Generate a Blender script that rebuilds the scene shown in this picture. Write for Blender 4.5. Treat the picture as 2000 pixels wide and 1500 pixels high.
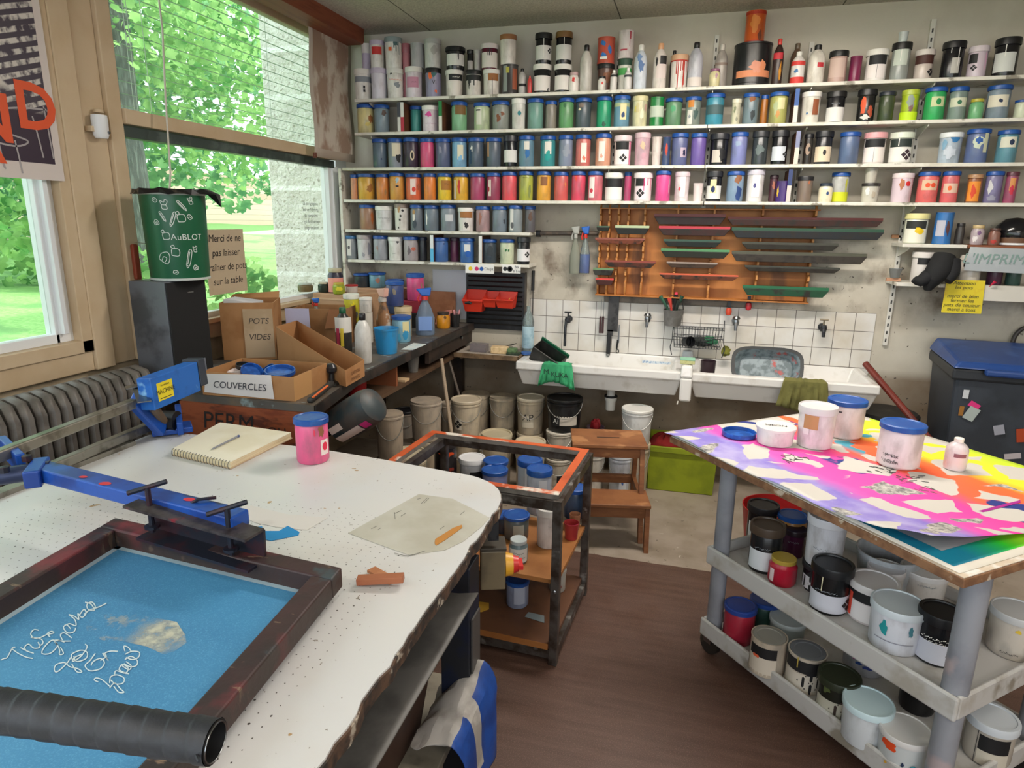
import bpy, math, random
from mathutils import Vector, Matrix
for _o in list(bpy.data.objects): bpy.data.objects.remove(_o)
SC = bpy.context.scene
COL = SC.collection
# ---------------------------------------------------------------- camera
EYE = Vector((0, 0, 1.62))
CR = Vector((0.9653859, 0.26051347, 0.01275937))
CU = Vector((-0.07487943, 0.22995711, 0.97031582))
CF = Vector((-0.24984624, 0.93768463, -0.24150445))
FPX = 1284.6
cam = bpy.data.cameras.new('camera'); camo = bpy.data.objects.new('camera', cam); COL.objects.link(camo)
cam.sensor_width = 36; cam.lens = FPX / 2000 * 36; cam.clip_start = .02; cam.clip_end = 200
camo.matrix_world = Matrix(((CR.x, CU.x, -CF.x, EYE.x), (CR.y, CU.y, -CF.y, EYE.y), (CR.z, CU.z, -CF.z, EYE.z), (0, 0, 0, 1)))
SC.camera = camo
# ---------------------------------------------------------------- view, world, lights
vs = SC.view_settings
vs.view_transform = 'Standard'; vs.look = 'None'; vs.gamma = 1; vs.use_curve_mapping = False; vs.exposure = 0.1
SC.cycles.max_bounces = 8; SC.cycles.diffuse_bounces = 4; SC.cycles.transparent_max_bounces = 12
SC.cycles.sample_clamp_indirect = 6; SC.cycles.caustics_reflective = False; SC.cycles.caustics_refractive = False
SC.cycles.use_denoising = True
W = bpy.data.worlds.new('sky'); SC.world = W; W.use_nodes = True
bg = W.node_tree.nodes['Background']; bg.inputs[0].default_value = (.86, .93, 1, 1); bg.inputs[1].default_value = 3.4
def lamp(name, kind, loc, rot, energy, color, **kw):
    l = bpy.data.lights.new(name, kind); l.energy = energy; l.color = color
    for k, v in kw.items():
        if k == 'portal': l.cycles.is_portal = True
        else: setattr(l, k, v)
    o = bpy.data.objects.new(name, l); COL.objects.link(o); o.location = loc; o.rotation_euler = rot; return o
lamp('sun', 'SUN', (10, 5, 20), Vector((.62, .1, .78)).to_track_quat('Z', 'Y').to_euler(), 5.5, (1, .95, .86), angle=.05)
# openings of the room: window row on the left, glazing behind the photographer
lamp('portal_left', 'AREA', (-2.5, 1.6, 1.95), (0, math.radians(-90), 0), 1, (1, 1, 1), shape='RECTANGLE', size=1.7, size_y=5.2, portal=1)
lamp('portal_rear', 'AREA', (.7, -2.62, 1.75), (math.radians(90), 0, 0), 1, (1, 1, 1), shape='RECTANGLE', size=5.4, size_y=1.8, portal=1)
LX, BY, RX, FY, CZ = -2.35, 4.3, 3.2, -2.5, 2.78   # room planes
# ---------------------------------------------------------------- pixel -> place helper
def ray(x, y): return CR * ((x - 1000) / FPX) + CU * ((750 - y) / FPX) + CF
def P(x, y, ax, v):
    d = ray(x, y); return EYE + d * ((v - EYE[ax]) / d[ax])
def lin(c): return c / 12.92 if c <= .04045 else ((c + .055) / 1.055) ** 2.4
def rgb(h):
    if isinstance(h, tuple): return h
    return tuple(lin(int(h[i:i + 2], 16) / 255) for i in (0, 2, 4))
# ---------------------------------------------------------------- materials
class NT:
    def __init__(s, name):
        s.m = bpy.data.materials.new(name); s.m.use_nodes = True; s.t = s.m.node_tree; s.b = s.t.nodes['Principled BSDF']
        s._tc = None
    def n(s, typ, **kw):
        x = s.t.nodes.new(typ)
        for k, v in kw.items(): setattr(x, k, v)
        return x
    def put(s, sock, v):
        if hasattr(v, 'is_output') or isinstance(v, bpy.types.NodeSocket): s.t.links.new(v, sock)
        elif isinstance(v, (tuple, list)) and len(v) == 3 and sock.type == 'RGBA': sock.default_value = (*v, 1)
        elif isinstance(v, str): sock.default_value = (*rgb(v), 1)
        else: sock.default_value = v
    def tc(s, which='Object'):
        if not s._tc: s._tc = s.n('ShaderNodeTexCoord')
        return s._tc.outputs[which]
    def sep(s, v):
        x = s.n('ShaderNodeSeparateXYZ'); s.put(x.inputs[0], v); return x.outputs
    def ma(s, op, a, b=0., c=0.):
        x = s.n('ShaderNodeMath', operation=op); s.put(x.inputs[0], a); s.put(x.inputs[1], b)
        if op in ('SMOOTH_MIN', 'MULTIPLY_ADD', 'COMPARE'): s.put(x.inputs[2], c)
        return x.outputs[0]
    def noise(s, scale, detail=4, vec=None, rough=.55, stretch=None):
        x = s.n('ShaderNodeTexNoise'); x.inputs['Scale'].default_value = scale; x.inputs['Detail'].default_value = detail; x.inputs['Roughness'].default_value = rough
        v = vec or s.tc()
        if stretch:
            mp = s.n('ShaderNodeMapping'); mp.inputs['Scale'].default_value = stretch; s.put(mp.inputs[0], v); v = mp.outputs[0]
        s.put(x.inputs['Vector'], v); return x.outputs[0]
    def step(s, v, lo, hi, a=0., b=1.):
        x = s.n('ShaderNodeMapRange'); x.inputs[1].default_value = lo; x.inputs[2].default_value = hi; x.inputs[3].default_value = a; x.inputs[4].default_value = b
        s.put(x.inputs[0], v); return x.outputs[0]
    def mix(s, f, a, b):
        x = s.n('ShaderNodeMix', data_type='RGBA'); s.put(x.inputs[0], f); s.put(x.inputs[6], a); s.put(x.inputs[7], b); return x.outputs[2]
    def col(s, v): s.put(s.b.inputs['Base Color'], v); return s
    def set(s, rough=None, metal=None, spec=None, **kw):
        if rough is not None: s.put(s.b.inputs['Roughness'], rough)
        if metal is not None: s.put(s.b.inputs['Metallic'], metal)
        if spec is not None: s.put(s.b.inputs['Specular IOR Level'], spec)
        for k, v in kw.items(): s.put(s.b.inputs[k.replace('_', ' ')], v)
        return s
    def bump(s, h, dist=.002, strength=.6):
        x = s.n('ShaderNodeBump'); x.inputs['Distance'].default_value = dist; x.inputs['Strength'].default_value = strength
        s.put(x.inputs['Height'], h); s.t.links.new(x.outputs[0], s.b.inputs['Normal']); return s
_mc = {}
def mat(c, rough=.5, metal=0., c2=None, scale=25, lo=.5, hi=.62, bump=0., st=None, spec=.5, name='paint', alpha=None, c3=None):
    """plain procedural surface: base colour, optional blotches of a second and third colour"""
    k = (c, rough, metal, c2, scale, lo, hi, bump, st, spec, alpha, c3)
    if k in _mc: return _mc[k]
    n = NT(name); col = rgb(c)
    if c2:
        ri = n.n('ShaderNodeObjectInfo'); ad = n.n('ShaderNodeVectorMath', operation='ADD'); n.put(ad.inputs[0], n.tc())
        sc = n.n('ShaderNodeVectorMath', operation='SCALE'); sc.inputs[0].default_value = (7, 3, 5); n.put(sc.inputs['Scale'], ri.outputs['Random']); n.put(ad.inputs[1], sc.outputs[0])
        v = ad.outputs[0]; nz = n.noise(scale, 5, v, stretch=st)
        col = n.mix(n.step(nz, lo, hi), rgb(c), rgb(c2))
        if c3: col = n.mix(n.step(n.noise(scale * .6, 4, v, stretch=st), .6, .66), col, rgb(c3))
        if bump: n.bump(nz, bump)
    elif bump: n.bump(n.noise(scale, 5, stretch=st), bump)
    n.col(col).set(rough, metal, spec)
    if alpha is not None: n.set(Alpha=alpha)
    _mc[k] = n.m; return n.m
def glassy(c, tint=.0, name='clear_glass', k=.12):
    """thin clear pane or bottle wall: mostly transparent with a glossy reflection"""
    key = ('g', c, tint, k)
    if key in _mc: return _mc[key]
    m = bpy.data.materials.new(name); m.use_nodes = True; t = m.node_tree; t.nodes.clear()
    o = t.nodes.new('ShaderNodeOutputMaterial'); tr = t.nodes.new('ShaderNodeBsdfTransparent'); tr.inputs[0].default_value = (*rgb(c), 1)
    g = t.nodes.new('ShaderNodeBsdfGlossy'); g.inputs['Roughness'].default_value = .03; g.inputs[0].default_value = (1, 1, 1, 1)
    d = t.nodes.new('ShaderNodeBsdfDiffuse'); d.inputs[0].default_value = (*rgb(c), 1)
    a = t.nodes.new('ShaderNodeMixShader'); a.inputs[0].default_value = tint; t.links.new(tr.outputs[0], a.inputs[1]); t.links.new(d.outputs[0], a.inputs[2])
    f = t.nodes.new('ShaderNodeLayerWeight'); f.inputs[0].default_value = k
    b = t.nodes.new('ShaderNodeMixShader'); t.links.new(f.outputs['Fresnel'], b.inputs[0]); t.links.new(a.outputs[0], b.inputs[1]); t.links.new(g.outputs[0], b.inputs[2])
    t.links.new(b.outputs[0], o.inputs[0]); _mc[key] = m; return m
# ---------------------------------------------------------------- mesh builder
class B:
    def __init__(s): s.v = []; s.f = []; s.m = []; s.s = []
    def add(s, vs_, fs, mi=0, smooth=False):
        k = len(s.v); s.v += [tuple(p) for p in vs_]
        for f in fs: s.f.append(tuple(i + k for i in f)); s.m.append(mi); s.s.append(smooth)
        return s
    def box(s, x0, y0, z0, x1, y1, z1, mi=0):
        return s.add([(x, y, z) for z in (z0, z1) for y in (y0, y1) for x in (x0, x1)],
            [(0, 2, 3, 1), (4, 5, 7, 6), (0, 1, 5, 4), (2, 6, 7, 3), (0, 4, 6, 2), (1, 3, 7, 5)], mi)
    def hexa(s, p, mi=0):   # 4 bottom points then 4 top points, both going round the same way
        return s.add(p, [(3, 2, 1, 0), (4, 5, 6, 7), (0, 1, 5, 4), (1, 2, 6, 5), (2, 3, 7, 6), (3, 0, 4, 7)], mi)
    def bar(s, a, b, w, h, mi=0, up=(0, 0, 1)):
        a = Vector(a); b = Vector(b); d = (b - a).normalized(); r = d.cross(Vector(up)).normalized(); u = r.cross(d).normalized()
        r = r * w / 2; u = u * h / 2
        return s.hexa([a - r - u, a + r - u, a + r + u, a - r + u, b - r - u, b + r - u, b + r + u, b - r + u], mi)
    def prism(s, pts, z0, z1, mi=0, top=None, smooth=False):
        n = len(pts); vs_ = [(x, y, z0) for x, y in pts] + [(x, y, z1) for x, y in pts]
        s.add(vs_, [(i, (i + 1) % n, n + (i + 1) % n, n + i) for i in range(n)], mi, smooth)
        s.add(vs_, [tuple(range(n - 1, -1, -1)), tuple(range(n, 2 * n))], mi if top is None else top); return s
    def poly(s, pts, mi=0): return s.add(pts, [tuple(range(len(pts)))], mi)
    def lathe(s, prof, n=24, mi=0, c=(0, 0, 0), sx=1., sy=1., mis=None, jag=None):
        vs_ = []; rings = []
        for j, (r, z) in enumerate(prof):
            if r < 1e-6: rings.append([len(vs_)]); vs_.append((c[0], c[1], c[2] + z)); continue
            ring = []
            for i in range(n):
                a = 2 * math.pi * i / n; rr = r * (1 + (jag(j, i) if jag else 0)); ring.append(len(vs_)); vs_.append((c[0] + rr * math.cos(a) * sx, c[1] + rr * math.sin(a) * sy, c[2] + z))
            rings.append(ring)
        for j in range(len(rings) - 1):
            a, b = rings[j], rings[j + 1]; q = mis[j] if mis else mi; fs = []
            if len(a) == 1 and len(b) == 1: continue
            for i in range(n):
                k = (i + 1) % n
                if len(a) == 1: fs.append((a[0], b[k], b[i]))
                elif len(b) == 1: fs.append((a[i], a[k], b[0]))
                else: fs.append((a[i], a[k], b[k], b[i]))
            k0 = len(s.v)
            s.f += [tuple(x + k0 for x in f) for f in fs]; s.m += [q] * len(fs); s.s += [True] * len(fs)
        s.v += vs_; return s
    def tube(s, pts, r, n=8, mi=0, caps=True, closed=False):
        pts = [Vector(p) for p in pts]; m = len(pts); rs = r if isinstance(r, (list, tuple)) else [r] * m; vs_ = []; u = None
        for i, p in enumerate(pts):
            a = pts[(i - 1) % m] if closed or i else p; b = pts[(i + 1) % m] if closed or i < m - 1 else p
            d = (b - a).normalized()
            if u is None: u = d.orthogonal().normalized()
            else:
                u = (u - d * u.dot(d))
                u = u.normalized() if u.length > 1e-6 else d.orthogonal().normalized()
            w = d.cross(u)
            for k in range(n):
                t = 2 * math.pi * k / n; vs_.append(p + (u * math.cos(t) + w * math.sin(t)) * rs[i])
        fs = [(i * n + k, i * n + (k + 1) % n, ((i + 1) % m) * n + (k + 1) % n, ((i + 1) % m) * n + k) for i in range(m if closed else m - 1) for k in range(n)]
        s.add(vs_, fs, mi, True)
        if caps and not closed: s.add(vs_, [tuple(range(n - 1, -1, -1)), tuple(range((m - 1) * n, m * n))], mi)
        return s
    def grid(s, fn, nu, nv, mi=0, smooth=True, thick=0):
        vs_ = [fn(i / nu, j / nv) for j in range(nv + 1) for i in range(nu + 1)]
        fs = [(j * (nu + 1) + i, j * (nu + 1) + i + 1, (j + 1) * (nu + 1) + i + 1, (j + 1) * (nu + 1) + i) for j in range(nv) for i in range(nu)]
        return s.add(vs_, fs, mi, smooth)
    def open_box(s, w, d, h, t, mi=0, mi_in=None, c=(0, 0, 0), flare=0):
        x, y, z = c; q = mi if mi_in is None else mi_in; a, b = w / 2, d / 2
        o0 = [(x - a, y - b, z), (x + a, y - b, z), (x + a, y + b, z), (x - a, y + b, z)]
        o1 = [(p[0] + (flare if p[0] > x else -flare), p[1] + (flare if p[1] > y else -flare), z + h) for p in o0]
        sh = lambda p, k: (p[0] - k if p[0] > x else p[0] + k, p[1] - k if p[1] > y else p[1] + k, p[2])
        i1 = [sh(p, t) for p in o1]; i0 = [(sh(p, t)[0], sh(p, t)[1], z + t) for p in o0]
        v = o0 + o1 + i1 + i0
        s.add(v, [(3, 2, 1, 0)] + [(i, (i + 1) % 4, 4 + (i + 1) % 4, 4 + i) for i in range(4)] + [(4 + i, 4 + (i + 1) % 4, 8 + (i + 1) % 4, 8 + i) for i in range(4)], mi)
        s.add(v, [(8 + i, 8 + (i + 1) % 4, 12 + (i + 1) % 4, 12 + i) for i in range(4)] + [(12, 13, 14, 15)], q); return s
def make(name, b, mats, parent=None, loc=(0, 0, 0), rot=(0, 0, 0), bev=0, sol=0, sub=0, kind=None, ang=35):
    me = bpy.data.meshes.new(name); me.from_pydata(b.v, [], b.f); me.update()
    if not isinstance(mats, (list, tuple)): mats = [mats]
    for m in mats: me.materials.append(m)
    me.polygons.foreach_set('material_index', b.m); me.polygons.foreach_set('use_smooth', b.s)
    if any(b.s):
        try: me.set_sharp_from_angle(angle=math.radians(ang))
        except Exception: pass
    o = bpy.data.objects.new(name, me); COL.objects.link(o)
    if parent: o.parent = parent
    o.location = loc; o.rotation_euler = rot
    if sol: x = o.modifiers.new('thickness', 'SOLIDIFY'); x.thickness = sol; x.offset = 0
    if bev: x = o.modifiers.new('bevel', 'BEVEL'); x.width = bev; x.segments = 2; x.limit_method = 'ANGLE'; x.harden_normals = False
    if sub: x = o.modifiers.new('smooth', 'SUBSURF'); x.levels = sub; x.render_levels = sub
    if kind: o['kind'] = kind
    return o
def tag(o, label, cat, group=None, kind=None):
    o['label'] = label; o['category'] = cat
    if group: o['group'] = group
    if kind: o['kind'] = kind
    return o
def thing(name, label, cat, loc=(0, 0, 0), rz=0, group=None, rot=None):
    o = bpy.data.objects.new(name, None); COL.objects.link(o); o.empty_display_size = .05
    o.location = loc; o.rotation_euler = rot or (0, 0, rz); return tag(o, label, cat, group)
def solo(name, b, mats, label, cat, group=None, **kw): return tag(make(name, b, mats, **kw), label, cat, group)
def struct(name, b, mats, **kw): return make(name, b, mats, kind='structure', **kw)
def text_pts(body, size=.1, shear=0., spacing=1., bold=0.):
    c = bpy.data.curves.new('t', 'FONT'); c.body = body; c.size = size; c.shear = shear; c.space_character = spacing; c.align_x = 'CENTER'; c.align_y = 'CENTER'; c.resolution_u = 3; c.offset = bold
    o = bpy.data.objects.new('t', c); me = bpy.data.meshes.new_from_object(o); 
    vs_ = [tuple(v.co) for v in me.vertices]; fs = [tuple(p.vertices) for p in me.polygons]
    bpy.data.objects.remove(o); bpy.data.curves.remove(c); bpy.data.meshes.remove(me); return vs_, fs
def text_on(b, body, size, o, ux, uy, mi=0, shear=0., spacing=1., off=.0006, bold=0.):
    """flat lettering at point o, reading along ux with its up along uy"""
    vs_, fs = text_pts(body, size, shear, spacing, bold); o = Vector(o); ux = Vector(ux).normalized(); uy = Vector(uy).normalized(); n = ux.cross(uy)
    return b.add([o + ux * v[0] + uy * v[1] + n * off for v in vs_], fs, mi)
def strokes(b, paths, w, fn, mi=0):
    """pen strokes: each path a list of 2D points smoothed to a ribbon, fn maps 2D to 3D"""
    for pth in paths:
        q = []
        m = len(pth)
        for i in range(m - 1):
            p0, p1, p2, p3 = pth[max(i - 1, 0)], pth[i], pth[i + 1], pth[min(i + 2, m - 1)]
            for t in (0, .25, .5, .75):
                q.append(tuple(.5 * ((2 * p1[k]) + (-p0[k] + p2[k]) * t + (2 * p0[k] - 5 * p1[k] + 4 * p2[k] - p3[k]) * t * t + (-p0[k] + 3 * p1[k] - 3 * p2[k] + p3[k]) * t ** 3) for k in (0, 1)))
        q.append(pth[-1]); vs_ = []
        for i, p in enumerate(q):
            a = q[max(i - 1, 0)]; c = q[min(i + 1, len(q) - 1)]; dx, dy = c[0] - a[0], c[1] - a[1]; l = math.hypot(dx, dy) or 1
            vs_ += [fn(p[0] - dy / l * w / 2, p[1] + dx / l * w / 2), fn(p[0] + dy / l * w / 2, p[1] - dx / l * w / 2)]
        b.add(vs_, [(2 * i, 2 * i + 1, 2 * i + 3, 2 * i + 2) for i in range(len(q) - 1)], mi)
    return b
# ================================================================ room shell
def m_wall():
    n = NT('stained_plaster'); z = n.sep(n.tc())
    c = n.mix(n.step(n.noise(2.2, 6), .42, .68), 'cbc5b6', 'b8b0a0')
    spl = n.noise(7, 6, stretch=(1, 1, .8)); near = n.ma('MULTIPLY', n.step(z[2], .5, 1.2, 1, 0), 1.)
    band = n.ma('MULTIPLY', n.step(z[2], 1.0, 1.2), n.step(z[2], 1.35, 1.75, 1, 0))
    c = n.mix(n.ma('MULTIPLY', band, n.step(spl, .48, .72)), c, '77695a')
    c = n.mix(n.ma('MULTIPLY', band, n.step(n.noise(30, 3), .66, .7)), c, '4a443c')
    c = n.mix(n.ma('MULTIPLY', n.step(z[2], .78, .72), n.step(n.noise(3, 6), .3, .6, .55, .95)), c, '7d6a54')
    c = n.mix(n.ma('MULTIPLY', n.step(z[2], 1.1, 1.0), n.step(n.noise(38, 2), .71, .73)), c, '5b5248')
    n.col(c).set(.85); n.bump(n.noise(60, 3), .001); return n.m
def m_ceiling():
    n = NT('felt_ceiling'); c = n.mix(n.step(n.noise(90, 4), .4, .62), 'cbc6b9', 'b3aea2')
    c = n.mix(n.step(n.noise(140, 2), .68, .7), c, '8a857b')
    z = n.sep(n.tc()); s = n.ma('ABSOLUTE', n.ma('SUBTRACT', n.ma('FRACT', n.ma('ADD', n.ma('MULTIPLY', z[0], 1 / 1.2), .925)), .5)); c = n.mix(n.step(s, .002, .004, 1, 0), c, '5a564e')
    n.col(c).set(.95); n.bump(n.noise(120, 4), .003); return n.m
def m_floor():
    n = NT('two_tone_lino'); z = n.sep(n.tc()); edge = n.ma('ADD', n.ma('MULTIPLY', z[0], -.02), n.ma('MULTIPLY', n.noise(6, 3), .02)); y = n.ma('SUBTRACT', z[1], edge)
    a = n.mix(n.step(n.noise(5, 6), .4, .7), '9d9082', '867969'); a = n.mix(n.step(n.noise(26, 5), .66, .7), a, '655b50'); a = n.mix(n.step(n.noise(14, 5), .68, .71), a, 'b5aa9c')
    b = n.mix(n.step(n.noise(9, 5, stretch=(.35, 4, 1)), .35, .7), '5a4238', '4a342b'); b = n.mix(n.step(n.noise(260, 2), .5, .8), b, '755a4d')
    f = n.step(y, 2.985, 2.99); n.col(n.mix(f, b, a)).set(n.step(n.noise(7, 4), .3, .7, .38, .6)); n.bump(n.noise(200, 2), .0006); return n.m
MW = m_wall()
struct('floor', B().box(LX - .1, FY - .1, -.08, RX + .1, BY + .1, 0), m_floor())
struct('ceiling', B().box(LX - .1, FY - .1, CZ, RX + .1, BY + .1, CZ + .12), m_ceiling())
struct('wall_back', B().box(LX - .12, BY, -.08, RX + .1, BY + .15, CZ + .1), MW)
struct('wall_right', B().box(RX, FY - .1, -.08, RX + .12, BY, CZ + .1), MW)
b = B()   # rear wall with wide glazing
b.box(LX - .1, FY - .12, 0, RX + .1, FY, .85).box(LX - .1, FY - .12, 2.62, RX + .1, FY, CZ)
for x in (LX - .1, -1.4, .6, 2.6): b.box(x, FY - .12, .85, x + (.6 if x > 2 else .12), FY, 2.62)
struct('wall_rear', b, MW)
cream = mat('cdb798', .55, 0, 'c3aa88', 6, .4, .7, name='cream_gloss'); white = mat('e6e8ea', .4, name='white_gloss')
b = B(); b.box(LX - .2, FY, 0, LX - .02, BY, 1.03).box(LX - .2, FY, 2.9, LX, BY, 3.0)
struct('wall_left', b, mat('b9a88c', .8, 0, 'a39277', 5, name='plaster'))
# left window row: casement nearer, post, fixed light with hopper above
def beam(y0, z0, y1, z1, x0=-.07, x1=0., bb=None, mi=0): (bb or b).box(LX + x0, y0, z0, LX + x1, y1, z1, mi)
b = B(); beam(2.11, 1.0, 2.20, 2.9, -.06, .025, b); beam(2.20, 1.0, 2.33, 2.9, -.05, .0, b); beam(2.33, 1.0, 2.4, 2.9, -.07, .02, b)
beam(-2.4, 1.0, 2.11, 1.08, -.07, .01, b); beam(2.4, 1.02, 4.1, 1.12, -.07, .03, b); b.box(LX - .08, 2.4, 1.10, LX + .06, 4.18, 1.125)
struct('trim_1', b, cream, bev=.004)
b = B(); beam(2.06, 1.08, 2.11, 2.9, -.05, .02, b); beam(-.2, 1.08, 2.11, 1.13, -.05, .02, b); beam(-.2, 1.0, -.05, 2.9, -.06, .02, b)
struct('window_1', b, cream, bev=.003)
wf = bpy.data.objects['window_1']
bb = B(); bb.box(LX - .07, 1.985, 1.13, LX - .02, 2.06, 2.9, 0).box(LX - .07, -.2, 1.13, LX - .02, 2.0, 1.165, 0).box(LX - .03, 2.0, 1.165, LX + .008, 2.02, 2.9, 0)
make('window_frame', bb, white, wf, bev=.002)
make('pane', B().box(LX - .046, -.2, 1.16, LX - .042, 1.99, 2.9), glassy('eef4f0', .02, k=.08), wf)
b = B(); beam(2.4, 1.99, 4.12, 2.05, -.03, .035, b); beam(2.4, 2.70, 4.12, 2.78, -.05, .0, b)
struct('window_2', b, cream, bev=.003)
w2 = bpy.data.objects['window_2']
make('jamb', B().box(LX - .06, 4.10, 1.1, LX + .01, 4.16, 1.95), mat('eef0f2', .4, name='white_gloss'), w2, bev=.002)
make('dark_rail', B().box(LX - .045, 2.4, 1.94, LX + .012, 4.12, 1.985), mat('3a4642', .4, 0, '58655f', 9, name='dark_rail'), w2, bev=.002)
make('window_frame', B().box(LX - .06, 4.06, 1.12, LX - .0, 4.10, 1.95).box(LX - .03, 2.4, 1.115, LX + .01, 4.1, 1.15), white, w2, bev=.002)
make('pane', B().box(LX - .032, 2.4, 1.12, LX - .028, 4.08, 1.95), glassy('f4f7f4', .05, k=.08), w2)  # diffuse share in the glass paints a pale haze over the garden
make('upper_pane', B().box(LX - .022, 2.4, 2.05, LX - .018, 4.1, 2.72), glassy('eef4f0', .09, k=.08), w2)  # more of the painted haze than in the lower pane
b = B(); b.box(LX - .1, 4.16, 1.0, LX + .0, 4.3, 2.9)
struct('trim_2', b, white)
# glass lettering
b = B(); y = 3.86
for i, (t_, s_) in enumerate([('La sérigraphie', .031), ('est un homme', .031), ('de caractère', .031), ('qui fait bonne', .031), ('impression', .037)]):
    text_on(b, t_, s_, (LX - .024, y, 1.706 - i * .037), (0, 1, 0), (0, 0, 1), 0)
solo('window_lettering', b, mat('3a3f3c', .6, name='vinyl'), 'small black slogan lettering stuck on the lower window pane', 'lettering')
# venetian blind outside the upper light
t = thing('venetian_blind', 'thin-slatted open blind hanging behind the upper window', 'blind', (LX - .1, 3.2, 2.05))
b = B()
for i in range(14): b.add([(-.006, -.8, .034 + i * .051), (.006, -.8, .034 + i * .051), (.006, .9, .034 + i * .051), (-.006, .9, .034 + i * .051)], [(0, 1, 2, 3)])
make('slats', b, mat('9ab3a6', .4, name='blind_metal'), t, sol=.0008)
b = B()
for y in (-.62, -.6, -.52, .4): b.tube([(.012, y, .0), (.012, y, .72)], .0015, 5)
make('cord', b, mat('d9e0d8', .6, name='cord'), t)
# red beam, prints, cable, sensor
solo('wooden_beam', B().box(LX + .1, 3.2, 2.69, LX + .24, 4.17, 2.79), mat('8a4a30', .6, 0, '7a3c26', 12, st=(3, .3, 3), name='stained_wood'), 'reddish-brown wooden beam under the ceiling above the cloud print', 'beam', bev=.003)
def m_cloud():
    n = NT('cloud_print'); c = n.mix(n.step(n.noise(5.5, 7, stretch=(1, 1.5, 1)), .44, .56), 'a48b7a', 'cfc5b8'); n.col(c).set(.7); return n.m
b = B(); b.grid(lambda u, v: (LX + .11 + .008 * math.sin(v * 9), 3.72 + u * .5, 1.98 + .82 * v), 4, 14, 0)
t = thing('cloud_print', 'tall brown and cream cloud print hanging from the reddish beam', 'print', (0, 0, 0))
make('sheet', b, mat('b7aa9c', .7, name='paper'), t, sol=.001)
make('print', B().grid(lambda u, v: (LX + .1116 + .008 * math.sin((.06 + v * .9) * 9), 3.76 + u * .42, 2.03 + .738 * v), 4, 14, 0), m_cloud(), t)
make('clip', B().box(LX + .1, 3.86, 2.79, LX + .125, 3.885, 2.83).box(LX + .1, 4.1, 2.79, LX + .125, 4.125, 2.83).box(LX + .1, 3.72, 1.97, LX + .12, 3.73, 2.0), mat('6a3626', .5, name='clip'), t)
# poster on the casement
def m_poster():
    n = NT('poster_print'); z = n.sep(n.tc()); w = n.ma('SINE', n.ma('MULTIPLY', n.ma('ADD', z[2], n.ma('MULTIPLY', z[1], -.35)), 175)); w2 = n.step(n.noise(22, 3, stretch=(1, 1.5, 1)), .4, .55)
    c = n.mix(n.ma('MULTIPLY', n.step(w, -.2, .2), w2), '3a3040', 'cfc9c2'); c = n.mix(n.step(z[2], 1.97, 1.985, 1, 0), c, '2c1830')
    blobm = n.ma('MULTIPLY', n.step(z[2], 2.03, 2.05), n.step(n.ma('ADD', z[2], n.ma('MULTIPLY', n.ma('ABSOLUTE', n.ma('SUBTRACT', z[1], 1.62)), .75)), 2.26, 2.27, 1, 0)); c = n.mix(blobm, c, 'cdc7c0')
    n.col(c).set(.5); return n.m
t = thing('poster', 'screen-printed poster of ruins with big orange letters taped to the left window', 'poster', (0, 0, 0))
pX = LX + .03
make('sheet', B().box(pX, 1.2, 1.742, pX + .0015, 2.075, 2.9), mat('d8cdc8', .6, name='paper'), t)
make('print', B().box(pX + .0015, 1.2, 1.80, pX + .002, 2.045, 2.9), m_poster(), t)
b = B(); text_on(b, 'D', .22, (pX + .0025, 2.0, 1.985), (0, 1, 0), (0, 0, 1), bold=.005); text_on(b, 'N', .22, (pX + .0025, 1.82, 1.93), (0, 1, 0), (0, 0, 1), bold=.005); text_on(b, 'A', .16, (pX + .0025, 1.80, 1.84), (0, 1, 0), (0, 0, 1), bold=.004)
make('lettering', b, mat('e2521c', .5, name='orange_ink'), t)
b = B(); fn = lambda y, z: (pX + .003, y, z)
strokes(b, [[(1.6, 1.88), (1.75, 1.92), (1.9, 1.975), (2.04, 1.99)], [(1.7, 1.87), (1.8, 1.9), (1.9, 1.885), (1.95, 1.87), (1.9, 1.85), (1.8, 1.86)], [(2.03, 2.0), (2.035, 1.93), (2.04, 1.82)], [(1.98, 1.96), (1.99, 1.9), (2.0, 1.82)], [(1.9, 1.87), (1.905, 1.82), (1.91, 1.76)], [(1.84, 1.87), (1.845, 1.8), (1.85, 1.77)], [(1.78, 1.87), (1.785, 1.81)]], .006, fn)
make('chalk_lines', b, mat('a9a2a4', .6, name='chalk'), t)
t = thing('motion_sensor', 'small white security sensor fixed on the cream window post', 'sensor', (LX + .03, 2.27, 1.96))
make('housing', B().lathe([(0, -.045), (.022, -.043), (.028, -.03), (.03, .03), (.028, .045), (0, .047)], 20, sy=1.05), white, t)
make('lens', B().lathe([(0, -.006), (.006, -.004), (.006, .004), (0, .006)], 10, c=(.027, .012, -.02)), mat('15181a', .2, name='dark_lens'), t)
make('mount', B().box(-.03, -.045, -.02, .0, -.02, 0).lathe([(0, 0), (.02, .0), (.018, .012), (0, .014)], 14, c=(-.01, .01, .055)), cream, t)
# cable hanging from above over the speaker
solo('cable', B().tube([(LX + .06, 2.62, 2.95), (LX + .07, 2.62, 2.4), (LX + .1, 2.56, 2.1), (LX + .12, 2.52, 1.8), (LX + .12, 2.48, 1.62)], .004, 6), mat('cfc8bc', .6, name='cable'), 'thin white cable hanging in front of the big window', 'cable')
t = thing('window_latch', 'rust-red handle tied with string on the inner window post', 'latch', (LX + .03, 2.36, 1.42))
make('handle', B().box(-.006, -.014, -.07, .014, .014, .08), mat('8a3a20', .6, name='rust_paint'), t, bev=.006)
make('string', B().tube([(.01, 0, .09), (.012, .06, .08), (.014, .1, 0), (.012, .12, -.08), (.01, .14, -.16), (.01, .12, -.19)], .002, 5), mat('b9ad98', .8, name='string'), t)
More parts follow.
